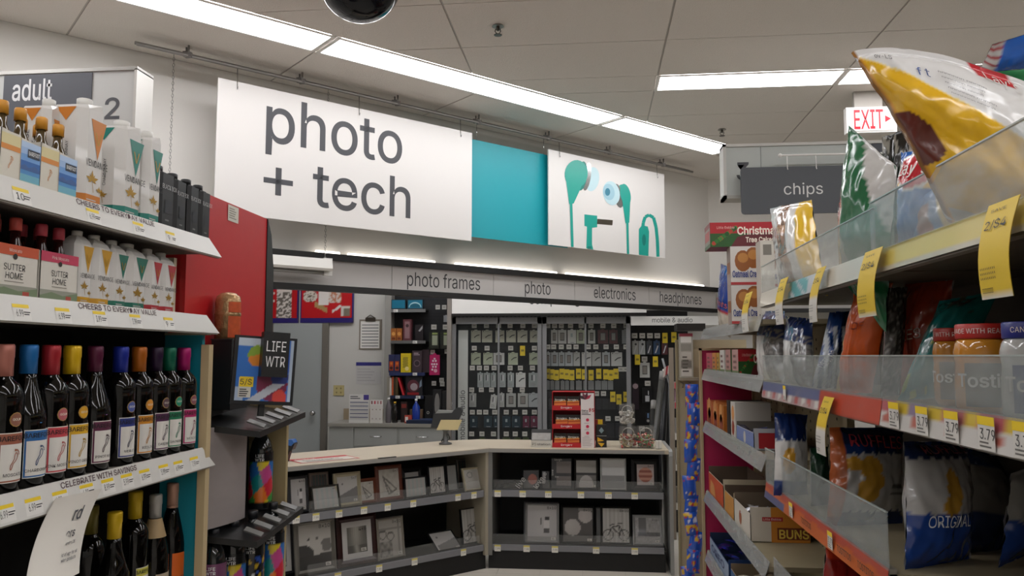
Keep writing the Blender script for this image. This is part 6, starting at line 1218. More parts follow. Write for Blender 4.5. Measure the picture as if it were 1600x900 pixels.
# price tags on the strips
def stag(parent, px_, z, X_, price='3.79', hh=.05, ww=.05):
    y = ax(px_, 600, X_).y; M = fXn((X_ - .002, y, z)); m = MB().rect(M, 0, ww, -hh, 0, mat('d2cfc8', .5), 0).rect(M, 0, ww, -hh * .26, 0, YEL, .0006).text(price, M @ Matrix.Translation((ww * .15, -hh * .68, 0)), INK, h=hh * .32, lift=.001).bars(M, ww * .1, ww * .85, -hh * .95, -hh * .72, 2, mat('6a6863', .5)); m.build('price_tag', parent)
for x in (1388, 1430, 1474, 1526, 1580): stag(strips['bN'], x, L21 - .003, GRX, '3.79', .06, .062)
stag(strips['bC'], 1224, L21 - .004, GRX, '', .05, .04); stag(strips['cC'], 1228, L31 - .006, GRX); stag(strips['cC'], 1286, L31 - .006, GRX)
for x in (1252, 1307, 1338): y = ax(x, 800, GRX).y; MB().text('TOSTITOS', fXn((GRX - .0016, y, L30 + .018)), mat('3a2a22', .5), h=.018, lift=.001, bold=.01).build('strip_lettering', strips['cC'])
def sale_tag(parent, xt, yt, xb, yb, wpx, white, X_=GRX - .004, price=True):
    A, B = ax(xt, yt, X_), ax(xb, yb, X_ - .012); W = abs(ax(xt + wpx, yt, X_).y - A.y)
    def fn(u, v): s = 1 - v; return Vector((lerp(A.x, B.x, s) - .012 * math.sin(s * math.pi) - .006 * s, A.y + (B.y - A.y) * s * .6 - u * W, lerp(A.z, B.z, s)))
    m = MB().grid(fn, 3, 12, vmat(.5), True, lambda u, v: lin('d9b92a') if v > (.42 if white else 0) else lin('cfccc4')); m.grid(lambda u, v: fn(1 - u, v) + Vector((.0012, 0, 0)), 3, 12, vmat(.5), True, lambda u, v: lin('c9ab2a'))
    wp = lambda du, dv: (lambda p: fn(min(1, max(0, du + p.x)), min(1, max(0, dv + p.y))) + Vector((-.002, 0, .0)))
    m.text('2/$4' if price else '$4', None, INK, h=.09, width=.7, warp=wp(.12, .72)); m.text('SAVE', None, INK, h=.03, width=.5, warp=wp(.2, .9))
    for dv in (.30, .25, .2): m.text('lllllllll', None, INK, h=.022, width=.5, warp=wp(.1, dv))
    m.text('IIIIIIIII', None, INK, h=.05, width=.35, warp=wp(.1, .06)); m.build('sale_tag', parent)
sale_tag(strips['tC'], 1166, 459, 1162, 519, 10, True); sale_tag(strips['tC'], 1220, 437, 1215, 508, 12, True); sale_tag(strips['tC'], 1278, 420, 1264, 505, 13, True)
sale_tag(strips['tC'], 1352, 395, 1345, 497, 28, False); sale_tag(strips['tN'], 1545, 322, 1540, 469, 50, False); sale_tag(strips['bC'], 1288, 619, 1276, 706, 15, True)
# ------------------------------------------------------------------ snack bags
FOIL = vmat(.22, .35, 0, .55)
def bag(label, A, B, C, T, ink, texts=(), nu=26, nv=36, group='snack bags', back='b4b4b4', seed=0, puff=1.0, bulge=0.0):
    """pillow bag: A top-left, B bottom-left, C top-right corner; crimped seals at top and bottom"""
    x = (C - A); y = (A - B); W = x.length; M = frame(B, x, y); H = y.length; SK = M.inverted().to_3x3() @ Matrix((x.normalized(), y.normalized(), Vector(M.col[2][:3]))).transposed(); t = local('snack_bag', label, 'snack bag', M, group)
    def th(u, v):
        a = max(0, math.sin(math.pi * u)) ** .55; b = max(0, math.sin(math.pi * min(1, max(0, (v - .035) / .93)))) ** .6
        return T * puff * a * b * (1 + .16 * noise.noise(Vector((u * 4 + seed, v * 5, seed)))) + .010 * noise.noise(Vector((u * 11, v * 9 + seed * 3, 1))) * (1 if .04 < v < .96 else .4)
    def sx(u, v): pin = .05 * math.sin(math.pi * v); return W * (u + (.5 - u) * pin * 1.2 + .012 * noise.noise(Vector((v * 8, u * 3, seed))))
    fr_ = lambda u, v: SK @ Vector((sx(u, v), H * (v + bulge * v * v * max(0, math.sin(math.pi * u)) ** .7 + .012 * noise.noise(Vector((u * 5, seed, v * 2))) * (1 if v in (0, 1) else .4)), th(u, v) * .62))
    bk_ = lambda u, v: SK @ Vector((sx(1 - u, v), H * (v + bulge * v * v * max(0, math.sin(math.pi * u)) ** .7), -th(1 - u, v) * .5 - .001))
    MB().grid(fr_, nu, nv, FOIL, True, ink).build('front', t)
    bc = lin(back); MB().grid(bk_, 14, 20, FOIL, True, lambda u, v: bc).build('back', t)
    if texts:
        for (s_, u, v, wd, h_, col, rot) in texts:
            cr, sr = math.cos(R(rot)), math.sin(R(rot))
            m = MB().text(s_, None, mat(col, .35), h=H * h_, width=W * wd, warp=lambda p: (lambda q: fr_(min(1, max(0, q[0])), min(1, max(0, q[1]))) + Vector((0, 0, .004)))((u + (p.x * cr - p.y * sr) / W, v + (p.x * sr + p.y * cr) / H)))
            m.build('lettering', t)
    return t
def zz_edge(u, k, s=20, a=.02): return k + a * (2 * abs((u * s) % 1 - .5) - .5)
def ink_big(u, v):
    s = 1 - v; b = .62 * u + .02
    if u < .02 or u > .985: return lin('8a5a1a') if u < .02 else lin('c8c8c8')
    if s > b + .012:
        if u < .19 and .38 < s < .68 and math.hypot((u - .03) / .17, (s - .52) / .16) < 1: return lin('5a2a20')
        if u < .05: return lin('c98a18')
        if s > .9: return lin('b9b4a8')
        return lin('d8a816')
    if s > b: return lin('e0c880')
    if u > .62 and s < .09 and u < .8: return lin('b8202a')
    return lin('d4d2cf')
bag('huge yellow and white chip bag tipped over the top bin edge', ax(1330, 83, .585), ax(1481, 347, .735), ax(1668, 160, .93), .16, ink_big,
    [('f', .30, .83, .022, .05, '2a4a8a', -20), ('t', .34, .83, .022, .05, '1c3a6a', -20), ('ov-LS', .12, .93, .1, .03, '3a3a3a', -14)] + [('nnnnnnn nnnnn', .42, .86 - .03 * i, .2 - .02 * (i % 3), .012, '3a3a3a', -16) for i in range(5)] + [("Lay's", .66, .90, .14, .07, 'c9c5c0', -10)], nu=60, nv=90, seed=1, bulge=.13)
m_ = lambda c: (lambda u, v: lin(c))
def ink_blue_stripe(u, v): return lin('c8c4c0') if u < .2 and int(v * 14) % 2 else (lin('a8383c') if u < .2 else lin('1f5fb8'))
bag('blue chip bag with striped edge at the top right corner', ax(1550, 70, .90), ax(1512, 135, .90), ax(1680, 30, 1.02), .06, ink_blue_stripe, seed=2, nu=20, nv=20)
bag('green snack bag behind the huge yellow bag', ax(1555, 112, .86), ax(1530, 160, .86), ax(1690, 100, 1.0), .04, lambda u, v: lin('1f7a44') if v > .3 else lin('b9b9b6'), seed=3, nu=16, nv=16)
def ink_green(u, v):
    if u > .33 + 1.7 * (1 - v): return lin('bdbab5') if not (.5 < v < .75 and noise.noise(Vector((u * 30, v * 40, 1))) > .25) else lin('7a7874')
    if math.hypot((u - .12) / .16, (v - .42) / .2) < 1: return lin('a8202a') if math.hypot((u - .12) / .13, (v - .42) / .16) < 1 else lin('d0b070')
    if u < .2 and v < .2: return lin('c9a050')
    return lin('146038')
DTB = LT1 - .012
def onz(px_, py_, X_, z): p = ax(px_, py_, X_); return Vector((X_, p.y, z))
bag('green and silver chip bag standing tall in the top bin', ax(1326, 196, .80), onz(1306, 330, .76, DTB + .002), ax(1402, 262, .86), .10, ink_green, [("Lay's", .03, .36, .2, .09, 'd8d0cc', 60)], seed=4, back='1a5a38')
def ink_lays(u, v):
    if math.hypot((u - .5) / .46, (v - .80) / .2) < 1: return lin('b81e2a') if math.hypot((u - .5) / .42, (v - .80) / .17) < 1 else lin('d8d4cc')
    if v > .84: return lin('2a66b8') if u < .55 else lin('d9a828')
    if v > .62: return lin('d9a828')
    return lin('3f6fb0') if v > .1 else lin('c8c6c0')
bag('chip bag with a red oval logo on blue and yellow in the top bin', ax(1408, 238, .80), onz(1400, 340, .78, DTB + .002), ax(1478, 232, .86), .08, ink_lays, [("Lay's", .16, .74, .66, .13, 'e6e2dc', 6)], seed=5)
bag('black and silver snack bag between the green bag and the logo bag', ax(1378, 214, .90), onz(1376, 330, .88, DTB + .002), ax(1428, 200, .98), .06, lambda u, v: lin('15130f') if noise.noise(Vector((u * 7, v * 7, 3))) < .18 else lin('8f8a80'), seed=6)
bag('yellow snack bag peeking out beside the green bag', ax(1316, 304, .80), onz(1318, 360, .79, DTB + .002), ax(1348, 308, .84), .05, lambda u, v: lin('d8b01c') if v > .2 else lin('b0402a'), seed=7, nu=16, nv=18)
def ink_pret(u, v):
    if u < .3: return lin('c2c0bc') if not (v < .7 and noise.noise(Vector((u * 40, v * 40, 2))) > .2) else lin('55524e')
    if u < .52: return lin('7a5234') if abs(math.sin(v * 9)) > .35 else lin('a87a50')
    if u < .7: return lin('c6c4c0') if v > .12 else lin('a83028')
    return lin('d6ab18')
bag('small white and yellow snack bag below the chips sign', ax(1203, 326, .77), onz(1218, 395, .75, DTB + .002), ax(1268, 312, .83), .07, ink_pret, seed=8)
bag('tan and silver snack bag pressed against the clear top bin', ax(1420, 300, .84), onz(1415, 372, .78, DTB + .002), ax(1560, 240, .92), .07, lambda u, v: lin('c9b06a') if u > .5 else lin('8a4a3a') if .2 < u < .42 and v < .5 else lin('4a7ab0'), seed=9, group='snack bags')
# second level
DB2 = L21 - .012
def ink_ruf(u, v): return lin('182c5c') if v > zz_edge(u, .66) else (lin('c4c2be') if v > zz_edge(u, .18) else lin('1c3670')) if not (math.hypot((u - .3) / .16, (v - .42) / .16) < 1 and v < .6) else lin('c9952e')
def ink_sidewhite(u, v): return lin('7d7a76') if u > .55 and v < .75 and noise.noise(Vector((u * 25, v * 45, 7))) > .05 else (lin('1c2f5e') if v > .62 else lin('bfbdb9') if u < .55 else lin('5a5856'))
bag('blue and white chip bag nearest the cake boxes on the second level', ax(1186, 486, .79), onz(1184, 600, .745, DB2 + .002), ax(1226, 486, .84), .07, ink_sidewhite, seed=11)
bag('blue and white chip bag, second along on the second level', ax(1228, 494, .79), onz(1226, 600, .745, DB2 + .002), ax(1270, 498, .84), .07, ink_sidewhite, seed=12)
def ink_tost(u, v): return lin('b9c0c6') if abs(((u * 1.2 + v * .8) * 2.6) % 1 - .5) < .22 and v < .8 else lin('1c3f78') if u < .6 else lin('141a2c')
bag('blue tortilla chip bag tilted beside the orange bag, second level', ax(1296, 488, .83), onz(1266, 600, .75, DB2 + .002), ax(1338, 486, .92), .07, ink_tost, [('TOSTITOS', .18, .22, .75, .1, 'd8dce0', 58)], seed=13)
def ink_or(u, v): return lin('c8551c') if not (u < .12 and v < .5) else lin('c9a040')
bag('bright orange snack bag behind the clear second bin', ax(1338, 440, .80), onz(1306, 640, .745, DB2 + .002), ax(1398, 430, .87), .08, ink_or, [('OF', .45, .55, .3, .06, '8a2a14', 0)], seed=14, back='b04a1c')
bag('dark grey back of a snack bag between the two orange bags', ax(1388, 450, .84), onz(1376, 640, .80, DB2 + .002), ax(1418, 448, .90), .04, lambda u, v: lin('3a3632') if noise.noise(Vector((u * 9, v * 40, 7))) < .2 else lin('6a6660'), seed=15, nu=14)
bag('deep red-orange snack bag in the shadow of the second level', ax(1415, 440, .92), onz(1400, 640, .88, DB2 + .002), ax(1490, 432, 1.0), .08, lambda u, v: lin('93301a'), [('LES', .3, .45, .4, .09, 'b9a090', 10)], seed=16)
def ink_teal(u, v): return lin('0f6a68') if not (noise.noise(Vector((u * 6, v * 6, 4))) > .28) else lin('8a9a3a') if v < .5 else lin('3a4a40')
bag('teal snack bag leaning beside the cheese dip jars', ax(1468, 470, .90), onz(1402, 640, .78, DB2 + .002), ax(1560, 455, 1.0), .09, ink_teal, seed=17, back='0c5654')
def dip(label, px_, X_, r, H, lid, body, lab, word, z0=DB2):
    y = ax(px_, 600, X_).y; c = Vector((X_, y, z0 + .002)); t = thing('dip_jar', label, 'jar', c, 'dip jars'); 
    MB().lathe([(r * .85, 0), (r, .012), (r * 1.02, H * .3), (r * .96, H * .55), (r * 1.02, H * .68), (r * .95, H * .78), (r * .84, H * .84)], mat(body, .12, coat=.7), 28, c).build('jar', t)
    lm = MB().lathe([(r * .9, H * .83), (r * .92, H * .845), (r * .92, H * .985), (r * .88, H)], mat(lid, .35), 28, c); fa = math.atan2(-c.y, -c.x) + .25
    lm.text('MADE WITH REAL CHEESE' if word else 'CANTINA STYLE', None, mat('e0d4cc', .4), h=H * .055, align='C', warp=lambda p: c + Vector(((r * .93) * math.cos(fa + p.x / r), (r * .93) * math.sin(fa + p.x / r), H * .89 + p.y))); lm.build('lid', t)
    if lab:
        q = MB().cyl(c, r * 1.03, -.9, .9, H * .08, H * .56, mat(lab, .4), 12, fa); q.text('Tostitos', None, mat('d8d4cc', .4), h=H * .14, align='C', warp=lambda p: c + Vector((r * 1.045 * math.cos(fa + p.x / r), r * 1.045 * math.sin(fa + p.x / r), H * .3 + p.y)), bold=.015); q.build('label', t)
dip('large cheese dip jar with a red lid on the second level', 1538, .79, .053, ax(1538, 505, .75).z - DB2, 'b02a24', 'c4832a', '4a3a20', True); dip('smaller cheese dip jar with a red lid beside the large one', 1486, .84, .036, ax(1486, 513, .82).z - DB2, 'a82c20', 'b87a28', '4a3a20', True); dip('white dip jar with a blue lid at the picture edge', 1618, .79, .053, ax(1600, 503, .75).z - DB2, '232a7a', 'b8b8b4', '2a2f6a', False)
# third level
DB3 = L31 - .012
bag('small white chip bag with blue top on the third level', ay(1210, 645, 3.2), Vector((ay(1203, 760, 3.2).x, 3.14, DB3 + .002)), ay(1262, 648, 3.25), .07, ink_ruf, seed=21)
bag('dark green snack bag low between the chip bags on the third level', ay(1266, 700, 2.95), Vector((ay(1264, 770, 2.95).x, 2.93, DB3 + .002)), ay(1294, 698, 2.98), .05, m_('14301f'), seed=22, nu=14, nv=16)
def ink_ruf2(u, v):
    if u < .14: return lin('a8552a') if v > .1 else lin('8a1c20')
    if v > zz_edge(u, .72, 9, .03): return lin('16305f') if v < .82 else lin('122040')
    for cx_, cy_, r_ in ((.42, .58, .14), (.4, .35, .15), (.22, .62, .09), (.5, .44, .1)):
        if math.hypot(u - cx_, (v - cy_) * 1.2) < r_: return lin('c08f30')
    if v < zz_edge(u, .14, 9, .03): return lin('1c2f5c')
    return lin('b4b2ae') if not (u > .7 and .25 < v < .45 and int(v * 40) % 3 == 0) else lin('6a6864')
bag('large white and blue ridged chip bag with red lettering on the third level', ay(1296, 668, 2.66), Vector((ay(1288, 830, 2.62).x, 2.60, DB3 + .002)), ay(1412, 668, 2.74), .10, ink_ruf2, [('RUFFLES', .2, .80, .72, .13, 'a8303a', -3)], nu=40, nv=48, seed=23)
def ink_orig(u, v):
    if v < zz_edge(u, .42, 7, .03): return lin('1d3f86')
    if v > zz_edge(u, .86, 7, .03): return lin('16264c')
    if math.hypot((u - .45) / .1, (v - .62) / .16) < 1 or math.hypot((u - .38) / .1, (v - .48) / .08) < 1: return lin('b08430')
    return lin('a9a7a4') if u < .75 else lin('77746e')
bag('white and blue chip bag lettered original at the near end of the third level', ay(1412, 690, 2.16), Vector((ay(1408, 860, 2.12).x, 2.10, DB3 + .002)), ay(1512, 690, 2.30), .10, ink_orig, [('ORIGINAL', .14, .32, .52, .09, 'd0d4da', 0), ('RUFFLES', .2, .90, .7, .07, '7a2a30', 0)], nu=34, nv=44, seed=24)
bag('dim chip bag behind the original bag, nearer the shelf back', ay(1508, 700, 2.36), Vector((ay(1498, 850, 2.30).x, 2.28, DB3 + .002)), ay(1590, 720, 2.5), .09, lambda u, v: lin('1a2a4c') if v < .4 or v > .85 else lin('6a6660'), seed=25)
bag('white and blue chip bag slumped at the right picture edge', ay(1580, 740, 2.2), Vector((ay(1552, 850, 2.16).x, 2.14, DB3 + .002)), ay(1690, 700, 2.4), .08, lambda u, v: lin('1d3a78') if v < .5 - .5 * u else lin('8f8d88'), seed=26)
bag('red snack bag on the lowest visible shelf', ay(1292, 845, 2.7), Vector((ay(1262, 930, 2.7).x, 2.66, .632)), ay(1372, 860, 2.8), .09, lambda u, v: lin('8a1a14') if v < .85 else lin('c03a20'), seed=27)
# ------------------------------------------------------------------ cake boxes on the far section
def box3(label, x0, x1, y0, y1, z0, H, side, front, group='boxed cakes', sart=None, fart=None, top=None, M=None):
    t = thing('snack_box', label, 'snack box', ((x0 + x1) / 2, (y0 + y1) / 2, z0), group); m = MB(); m.box(x0, x1, y0, y1, z0, z0 + H, mat(side, .45)); m.build('carton', t)
    q = MB(); Mf = fY((x0, y0, z0)); Ms = fXn((x0, y1, z0)); q.rect(Mf, 0, x1 - x0, 0, H, mat(front, .4), .0006)
    if fart: fart(q, Mf, x1 - x0, H)
    if sart: sart(q, Ms, y1 - y0, H)
    q.build('print', t); return t
def xmas(q, M, W, H):
    q.rect(M, 0, W, H * .55, H, mat('a01822', .4), .001); q.rect(M, 0, W, 0, H * .55, mat('22501f', .4), .001); q.poly([M @ Vector((W * x, H * y, .0014)) for x, y in ((.3, 0), (1, 0), (1, .6), (.62, .55), (.4, .4))], mat('5a1a20', .4))
    for i in range(26): q.disc(M, W * (.04 + .36 * ((i * 37) % 26) / 26), H * (.12 + .7 * ((i * 11) % 26) / 26), W * .035, mat(['2d6a28', '1c4a1c', '3c7a30', 'a83a2a'][i % 4], .4), .0016 + i * 1e-5, 6)
    q.text('Christmas', M @ Matrix.Translation((W * .40, H * .5, 0)), mat('e8dccc', .4), width=W * .62, h=H * .3, lift=.0025, bold=.02); q.text('Tree Cakes', M @ Matrix.Translation((W * .52, H * .18, 0)), mat('e8dccc', .4), width=W * .42, h=H * .2, lift=.0025, bold=.02); q.text('Little Debbie', M @ Matrix.Translation((W * .1, H * .74, 0)), mat('e6b0a8', .4), width=W * .26, h=H * .1, lift=.0025)
def xside(q, M, W, H): q.rect(M, 0, W, 0, H, mat('8a8478', .4), .0006).rect(M, W * .1, W * .9, H * .3, H * .7, mat('a83a3a', .4), .001).rect(M, 0, W, H * .8, H, mat('7a1c22', .4), .001).rect(M, 0, W, 0, H * .15, mat('3a5a30', .4), .001)
def pies(q, M, W, H):
    q.rect(M, 0, W, 0, H, mat('c4bfb8', .4), .0008)
    for a, b in ((.3, .62), (.55, .7), (.78, .6)): q.disc(M, W * a, H * b, W * .2, mat('8a5226', .4), .001 + a * .0005, 14, H * .28).disc(M, W * a, H * (b + .08), W * .13, mat('b0783c', .4), .0016 + a * .0005, 12, H * .13)
    q.text('Oatmeal Creme Pies', M @ Matrix.Translation((W * .04, H * .2, 0)), mat('2c3a7a', .4), width=W * .94, h=H * .16, lift=.003, bold=.02); q.rect(M, 0, W, 0, H * .07, mat('a83a3a', .4), .002)
z = DZ[0]; yo = 3.98; xo = ay(1143, 480, yo).x; ho = (ay(1150, 385, yo).z - z) / 2
for k in range(2): box3(('lower oatmeal pie box of the front stack on the far top shelf', 'upper oatmeal pie box of the front stack under the Christmas cake box')[k], xo, xo + .2, yo, yo + .10, z + .001 + k * ho, ho - .001, 'b5ada2', 'c4bfb8', fart=pies, sart=lambda q, M, W, H: q.rect(M, 0, W, 0, H, mat('9a8a80', .4), .001).rect(M, W * .1, W * .9, H * .3, H * .6, mat('8a5226', .4), .0016))
for k in range(2): box3(('lower oatmeal pie box of the rear stack on the far top shelf', 'upper oatmeal pie box of the rear stack holding up the Christmas cake box')[k], xo + .05, xo + .25, yo + .12, yo + .24, z + .001 + k * ho, ho - .001, 'b5ada2', 'c4bfb8', fart=pies)
zx = z + 2 * ho + .001; xx = ay(1110, 392, yo + .02).x; hx = ay(1110, 348, yo + .02).z - zx
box3('Christmas tree cake box laid across the pie boxes', xx, xx + .33, yo + .02, yo + .20, zx, hx, '7a1c22', 'a01822', fart=xmas, sart=xside)
box3('plain white carton with a black barcode beside the pie boxes', ay(1188, 400, 3.8).x, ay(1210, 400, 3.8).x, 3.8, 3.9, z + .001, ay(1190, 376, 3.8).z - z, 'bdb8ae', 'c2bdb2', fart=lambda q, M, W, H: q.rect(M, W * .2, W * .8, H * .82, H * .95, mat('77736a', .4), .001).bars(M, W * .3, W * .6, H * .55, H * .72, 3, INK))
bag('blue and white mini donut bag in front of the pie boxes', ax(1126, 412, .74), Vector((.745, ax(1122, 497, .745).y, z + .002)), ax(1146, 420, .77), .05, lambda u, v: lin('1c3f92') if v > .38 else lin('cfc4b4') if not (v > .33) else lin('b0302a'), [('Donuts', .12, .42, .8, .09, 'c8605a', 0)], seed=31, nu=16, nv=26)
z = DZ[1]; XF = GRX + .03
for i, (p0, p1, s_, f_, nm) in enumerate(((1104, 1112, 'b04a5a', 'b9788a', 'pink'), (1113, 1119, 'c07a3a', 'c08a4a', 'orange'), (1120, 1124, 'b08a3a', 'b59a4a', 'mustard'), (1125, 1132, 'c6c2ba', 'c6c2ba', 'white'), (1134, 1142, 'a87a74', '4a6a44', 'rosy grey'), (1144, 1154, 'b08a84', '2a5a2a', 'red and green'))):
    y1, y0 = ax(p0, 580, XF).y, ax(p1, 580, XF).y; H = .135 if i > 2 else .12
    box3(nm + ' cake box standing in the row on the second far shelf', XF, XF + .19, y0 + .004, y1 - .004, z + .001, H, s_, f_, 'cake boxes in a row on the second far shelf', sart=lambda q, M, W, H: q.bars(M, W * .2, W * .8, H * .2, H * .85, 3, mat('6a4a44', .5)).rect(M, 0, W, 0, H * .2, mat('6a7a54', .4), .0008), fart=xmas if i == 5 else None)
z = DZ[2]
for i, (p0, p1, s_, nm) in enumerate(((1105, 1113, 'b05a2a', 'leftmost orange'), (1114, 1122, 'b8682c', 'middle orange'), (1123, 1131, 'a8601f', 'right-hand orange'), (1136, 1141, '161412', 'black'), (1142, 1149, 'c4c0b8', 'narrow white'))):
    y1, y0 = ax(p0, 660, XF).y, ax(p1, 660, XF).y; box3(nm + ' snack box on the third far shelf', XF, XF + .18, y0 + .003, y1 - .003, z + .001, .15 if i < 3 else .19, s_, s_, 'snack boxes on the third far shelf', sart=lambda q, M, W, H: q.disc(M, W * .5, H * .7, W * .3, mat('c98a4a', .4), .001).disc(M, W * .5, H * .3, W * .3, mat('8a3a20', .4), .001) if W > .1 else None)
def tray(label, x0, x1, y0, y1, z0, H, col, inner, art=None, fill=None, side=None):
    """open display carton with low front"""
    t = thing('snack_tray', label, 'snack tray', ((x0 + x1) / 2, (y0 + y1) / 2, z0), 'open snack cartons'); m = MB(); c = mat(col, .5); n_ = mat(inner, .7); w = .003
    m.box(x0, x1, y0, y1, z0, z0 + w, n_).box(x0, x0 + w, y0, y1, z0, z0 + H * .8, mat(side or col, .5)).box(x1 - w, x1, y0, y1, z0, z0 + H, n_).box(x0, x1, y0, y0 + w, z0, z0 + H, c).box(x0, x1, y1 - w, y1, z0, z0 + H, n_); m.build('carton', t)
    if art: q = MB(); art(q, fY((x0, y0, z0)), fXn((x0, y1, z0)), x1 - x0, y1 - y0, H); q.build('print', t)
    if fill:
        rn = random.Random(len(label)); q = MB()
        for i in range(12):
            x, y = rn.uniform(x0 + .03, x1 - .03), rn.uniform(y0 + .03, y1 - .03); Mx = Matrix.Translation((x, y, z0 + H * .55 + rn.uniform(-.01, .02))) @ Matrix.Rotation(rn.uniform(-.5, .5), 4, 'Y') @ Matrix.Rotation(rn.uniform(0, 3), 4, 'Z'); q.grid(lambda u, v: Mx @ Vector(((u - .5) * .09, (v - .5) * .05, .012 * math.sin(math.pi * u) * math.sin(math.pi * v))), 4, 4, mat(rn.choice(fill), .2, coat=.4))
        f_ = q.build('wrapped_snacks', t); f_['kind'] = 'stuff'
y1, y0 = ax(1152, 700, XF).y, ax(1178, 700, XF).y
tray('open carton of blue-wrapped snacks with a red label on the third far shelf', XF, XF + .22, y0, y1, z + .001, .10, 'b0b2b8', '6a6458', lambda q, Mf, Ms, W, L_, H: q.rect(Mf, W * .1, W * .95, H * .1, H * .8, mat('a8242c', .4), .001).rect(Ms, 0, L_, 0, H * .78, mat('6a7aa8', .5), .001).disc(Ms, L_ * .5, H * .4, H * .3, mat('b8b4ae', .5), .0016), ['23306a', '3a4a8a', '1c2450'])
z = DZ[3]; y1, y0 = ax(1108, 760, XF).y, ax(1130, 760, XF).y
tray('orange open carton on the fourth far shelf', XF, XF + .24, y0, y1, z + .001, .17, 'c0b49a', '5a4a3c', lambda q, Mf, Ms, W, L_, H: q.rect(Ms, 0, L_, 0, H * .79, mat('b84a20', .5), .001).poly([Ms @ Vector((L_ * x, H * y, .0016)) for x, y in ((.1, .1), (.5, .1), (.4, .5), (.15, .6))], mat('c98a4a', .5)), None)
y1, y0 = ax(1132, 760, XF).y, ax(1146, 760, XF).y
tray('narrow orange and cream carton between the open cartons on the fourth far shelf', XF, XF + .24, y0, y1 - .01, z + .001, .15, 'b9a888', '5a4a3c', lambda q, Mf, Ms, W, L_, H: q.rect(Ms, 0, L_, 0, H * .79, mat('b8823c', .5), .001), None)
y1, y0 = ax(1148, 800, XF).y, ax(1172, 800, XF).y
def bunart(q, Mf, Ms, W, L_, H):
    q.rect(Mf, W * .35, W, 0, H, mat('c07a24', .5), .001).rect(Mf, W * .45, W * .99, H * .08, H * .42, mat('6a2a14', .5), .0014).text('BUNS', Mf @ Matrix.Translation((W * .48, H * .12, .001)), mat('d8b84a', .5), width=W * .5, h=H * .24, lift=.001, bold=.02).rect(Mf, W * .2, W * .55, H * .6, H * .72, mat('a8242c', .5), .0014).text('Little Debbie', Mf @ Matrix.Translation((W * .22, H * .63, .001)), mat('e0c8c0', .5), width=W * .3, h=H * .06, lift=.001)
    q.rect(Ms, 0, L_, 0, H * .78, mat('c4beb2', .5), .001).disc(Ms, L_ * .4, H * .4, H * .22, mat('9a5a3a', .5), .0016)
tray('white and orange open carton of buns on the fourth far shelf', XF, XF + .27, y0, y1, z + .001, .16, 'c4bcae', '6a5c4c', bunart, ['b9b6c0', '8a8698', 'a8a4a0'])
z = DZ[4]; y1, y0 = ax(1110, 860, XF).y, ax(1138, 860, XF).y
tray('blue open carton of cookies on the lowest far shelf', XF, XF + .24, y0, y1, z + .001, .13, '1c3a6a', '1a2a4a', lambda q, Mf, Ms, W, L_, H: q.rect(Ms, 0, L_, 0, H * .79, mat('8a9ab0', .5), .001).text('OREO', Ms @ Matrix.Translation((L_ * .1, H * .3, .001)), mat('1c2a5a', .5), width=L_ * .7, h=H * .3, lift=.001, bold=.02), ['1c2f8a', '24409a', '142060'])
y1, y0 = ax(1142, 880, XF).y, ax(1166, 880, XF).y
tray('blue and tan open carton nearest the camera on the lowest far shelf', XF, XF + .24, y0, y1, z + .001, .13, 'a08a6a', '7a6a54', lambda q, Mf, Ms, W, L_, H: q.rect(Ms, 0, L_, 0, H * .79, mat('2a5a8a', .5), .001).disc(Ms, L_ * .5, H * .35, H * .3, mat('a85a3a', .5), .0016), ['c4b49a', 'd0c8b8'])
# ------------------------------------------------------------------ end cap beyond the pink panel
EY_ = 5.40
t = thing('end_cap', 'cream end cap panel behind the pink panel', 'shelf unit', (.72, EY_, 0))
xl, xr = ay(1058, 560, 5.62).x, ay(1084, 560, 5.62).x
MB().box(xl, 1.05, 5.60, 5.62, 0, 1.66, mat('a59778', .5)).build('panel', t); MB().box(xl - .012, xl, 5.59, 5.63, 0, 1.66, mat('8f8264', .5)).build('edge_trim', t)
xl2, xr2 = ay(1056, 500, 5.50).x, ay(1100, 500, 5.50).x; zt_ = ay(1070, 514, 5.5).z; MB().box(xl2, xr2, 5.44, 5.62, zt_ - .012, zt_ + .035, mat('15120f', .3)).build('top_cover', t)
zb_ = ay(1070, 592, 5.5).z; t2 = thing('boxed_item', 'white clear-fronted pack standing high on the end cap', 'pack', (xl2, 5.5, zb_)); a, b = ay(1062, 560, 5.5).x, ay(1083, 560, 5.5).x
MB().box(a, b, 5.5, 5.58, zb_ + .01, zt_ - .03, mat('a9a59a', .25, coat=.5)).build('carton', t2); M = fY((a, 5.5, zb_ + .01)); W, H = b - a, zt_ - .04 - zb_; q = MB()
for k, c_ in enumerate(('c8c4bc', '77736a', 'b8b4aa', '8a867c', 'd0ccc4')): q.rect(M, W * .1, W * .88, H * (.03 + .19 * k), H * (.19 + .19 * k), mat(c_, .3), .001)
q.bars(M, W * .2, W * .7, H * .1, H * .5, 5, mat('5a564e', .4), .0016); q.rect(M, 0, W, H * .93, H, mat('a03a4a', .4), .002); q.build('print', t2)
MB().box(xl + .0, xr + .02, 5.46, 5.60, zb_ - .01, zb_ + .008, mat('8a8170', .4)).build('shelf', t)
m = MB(); 
for x in (1066, 1078): P = ay(x, 598, 5.5); m.tube([(P.x, 5.6, P.z), (P.x, 5.46, P.z), (P.x, 5.46, P.z - .03), (P.x, 5.5, P.z - .03)], .003, mat('3a362e', .4), 5)
m.build('wire_hooks', t)
rn = random.Random(11)
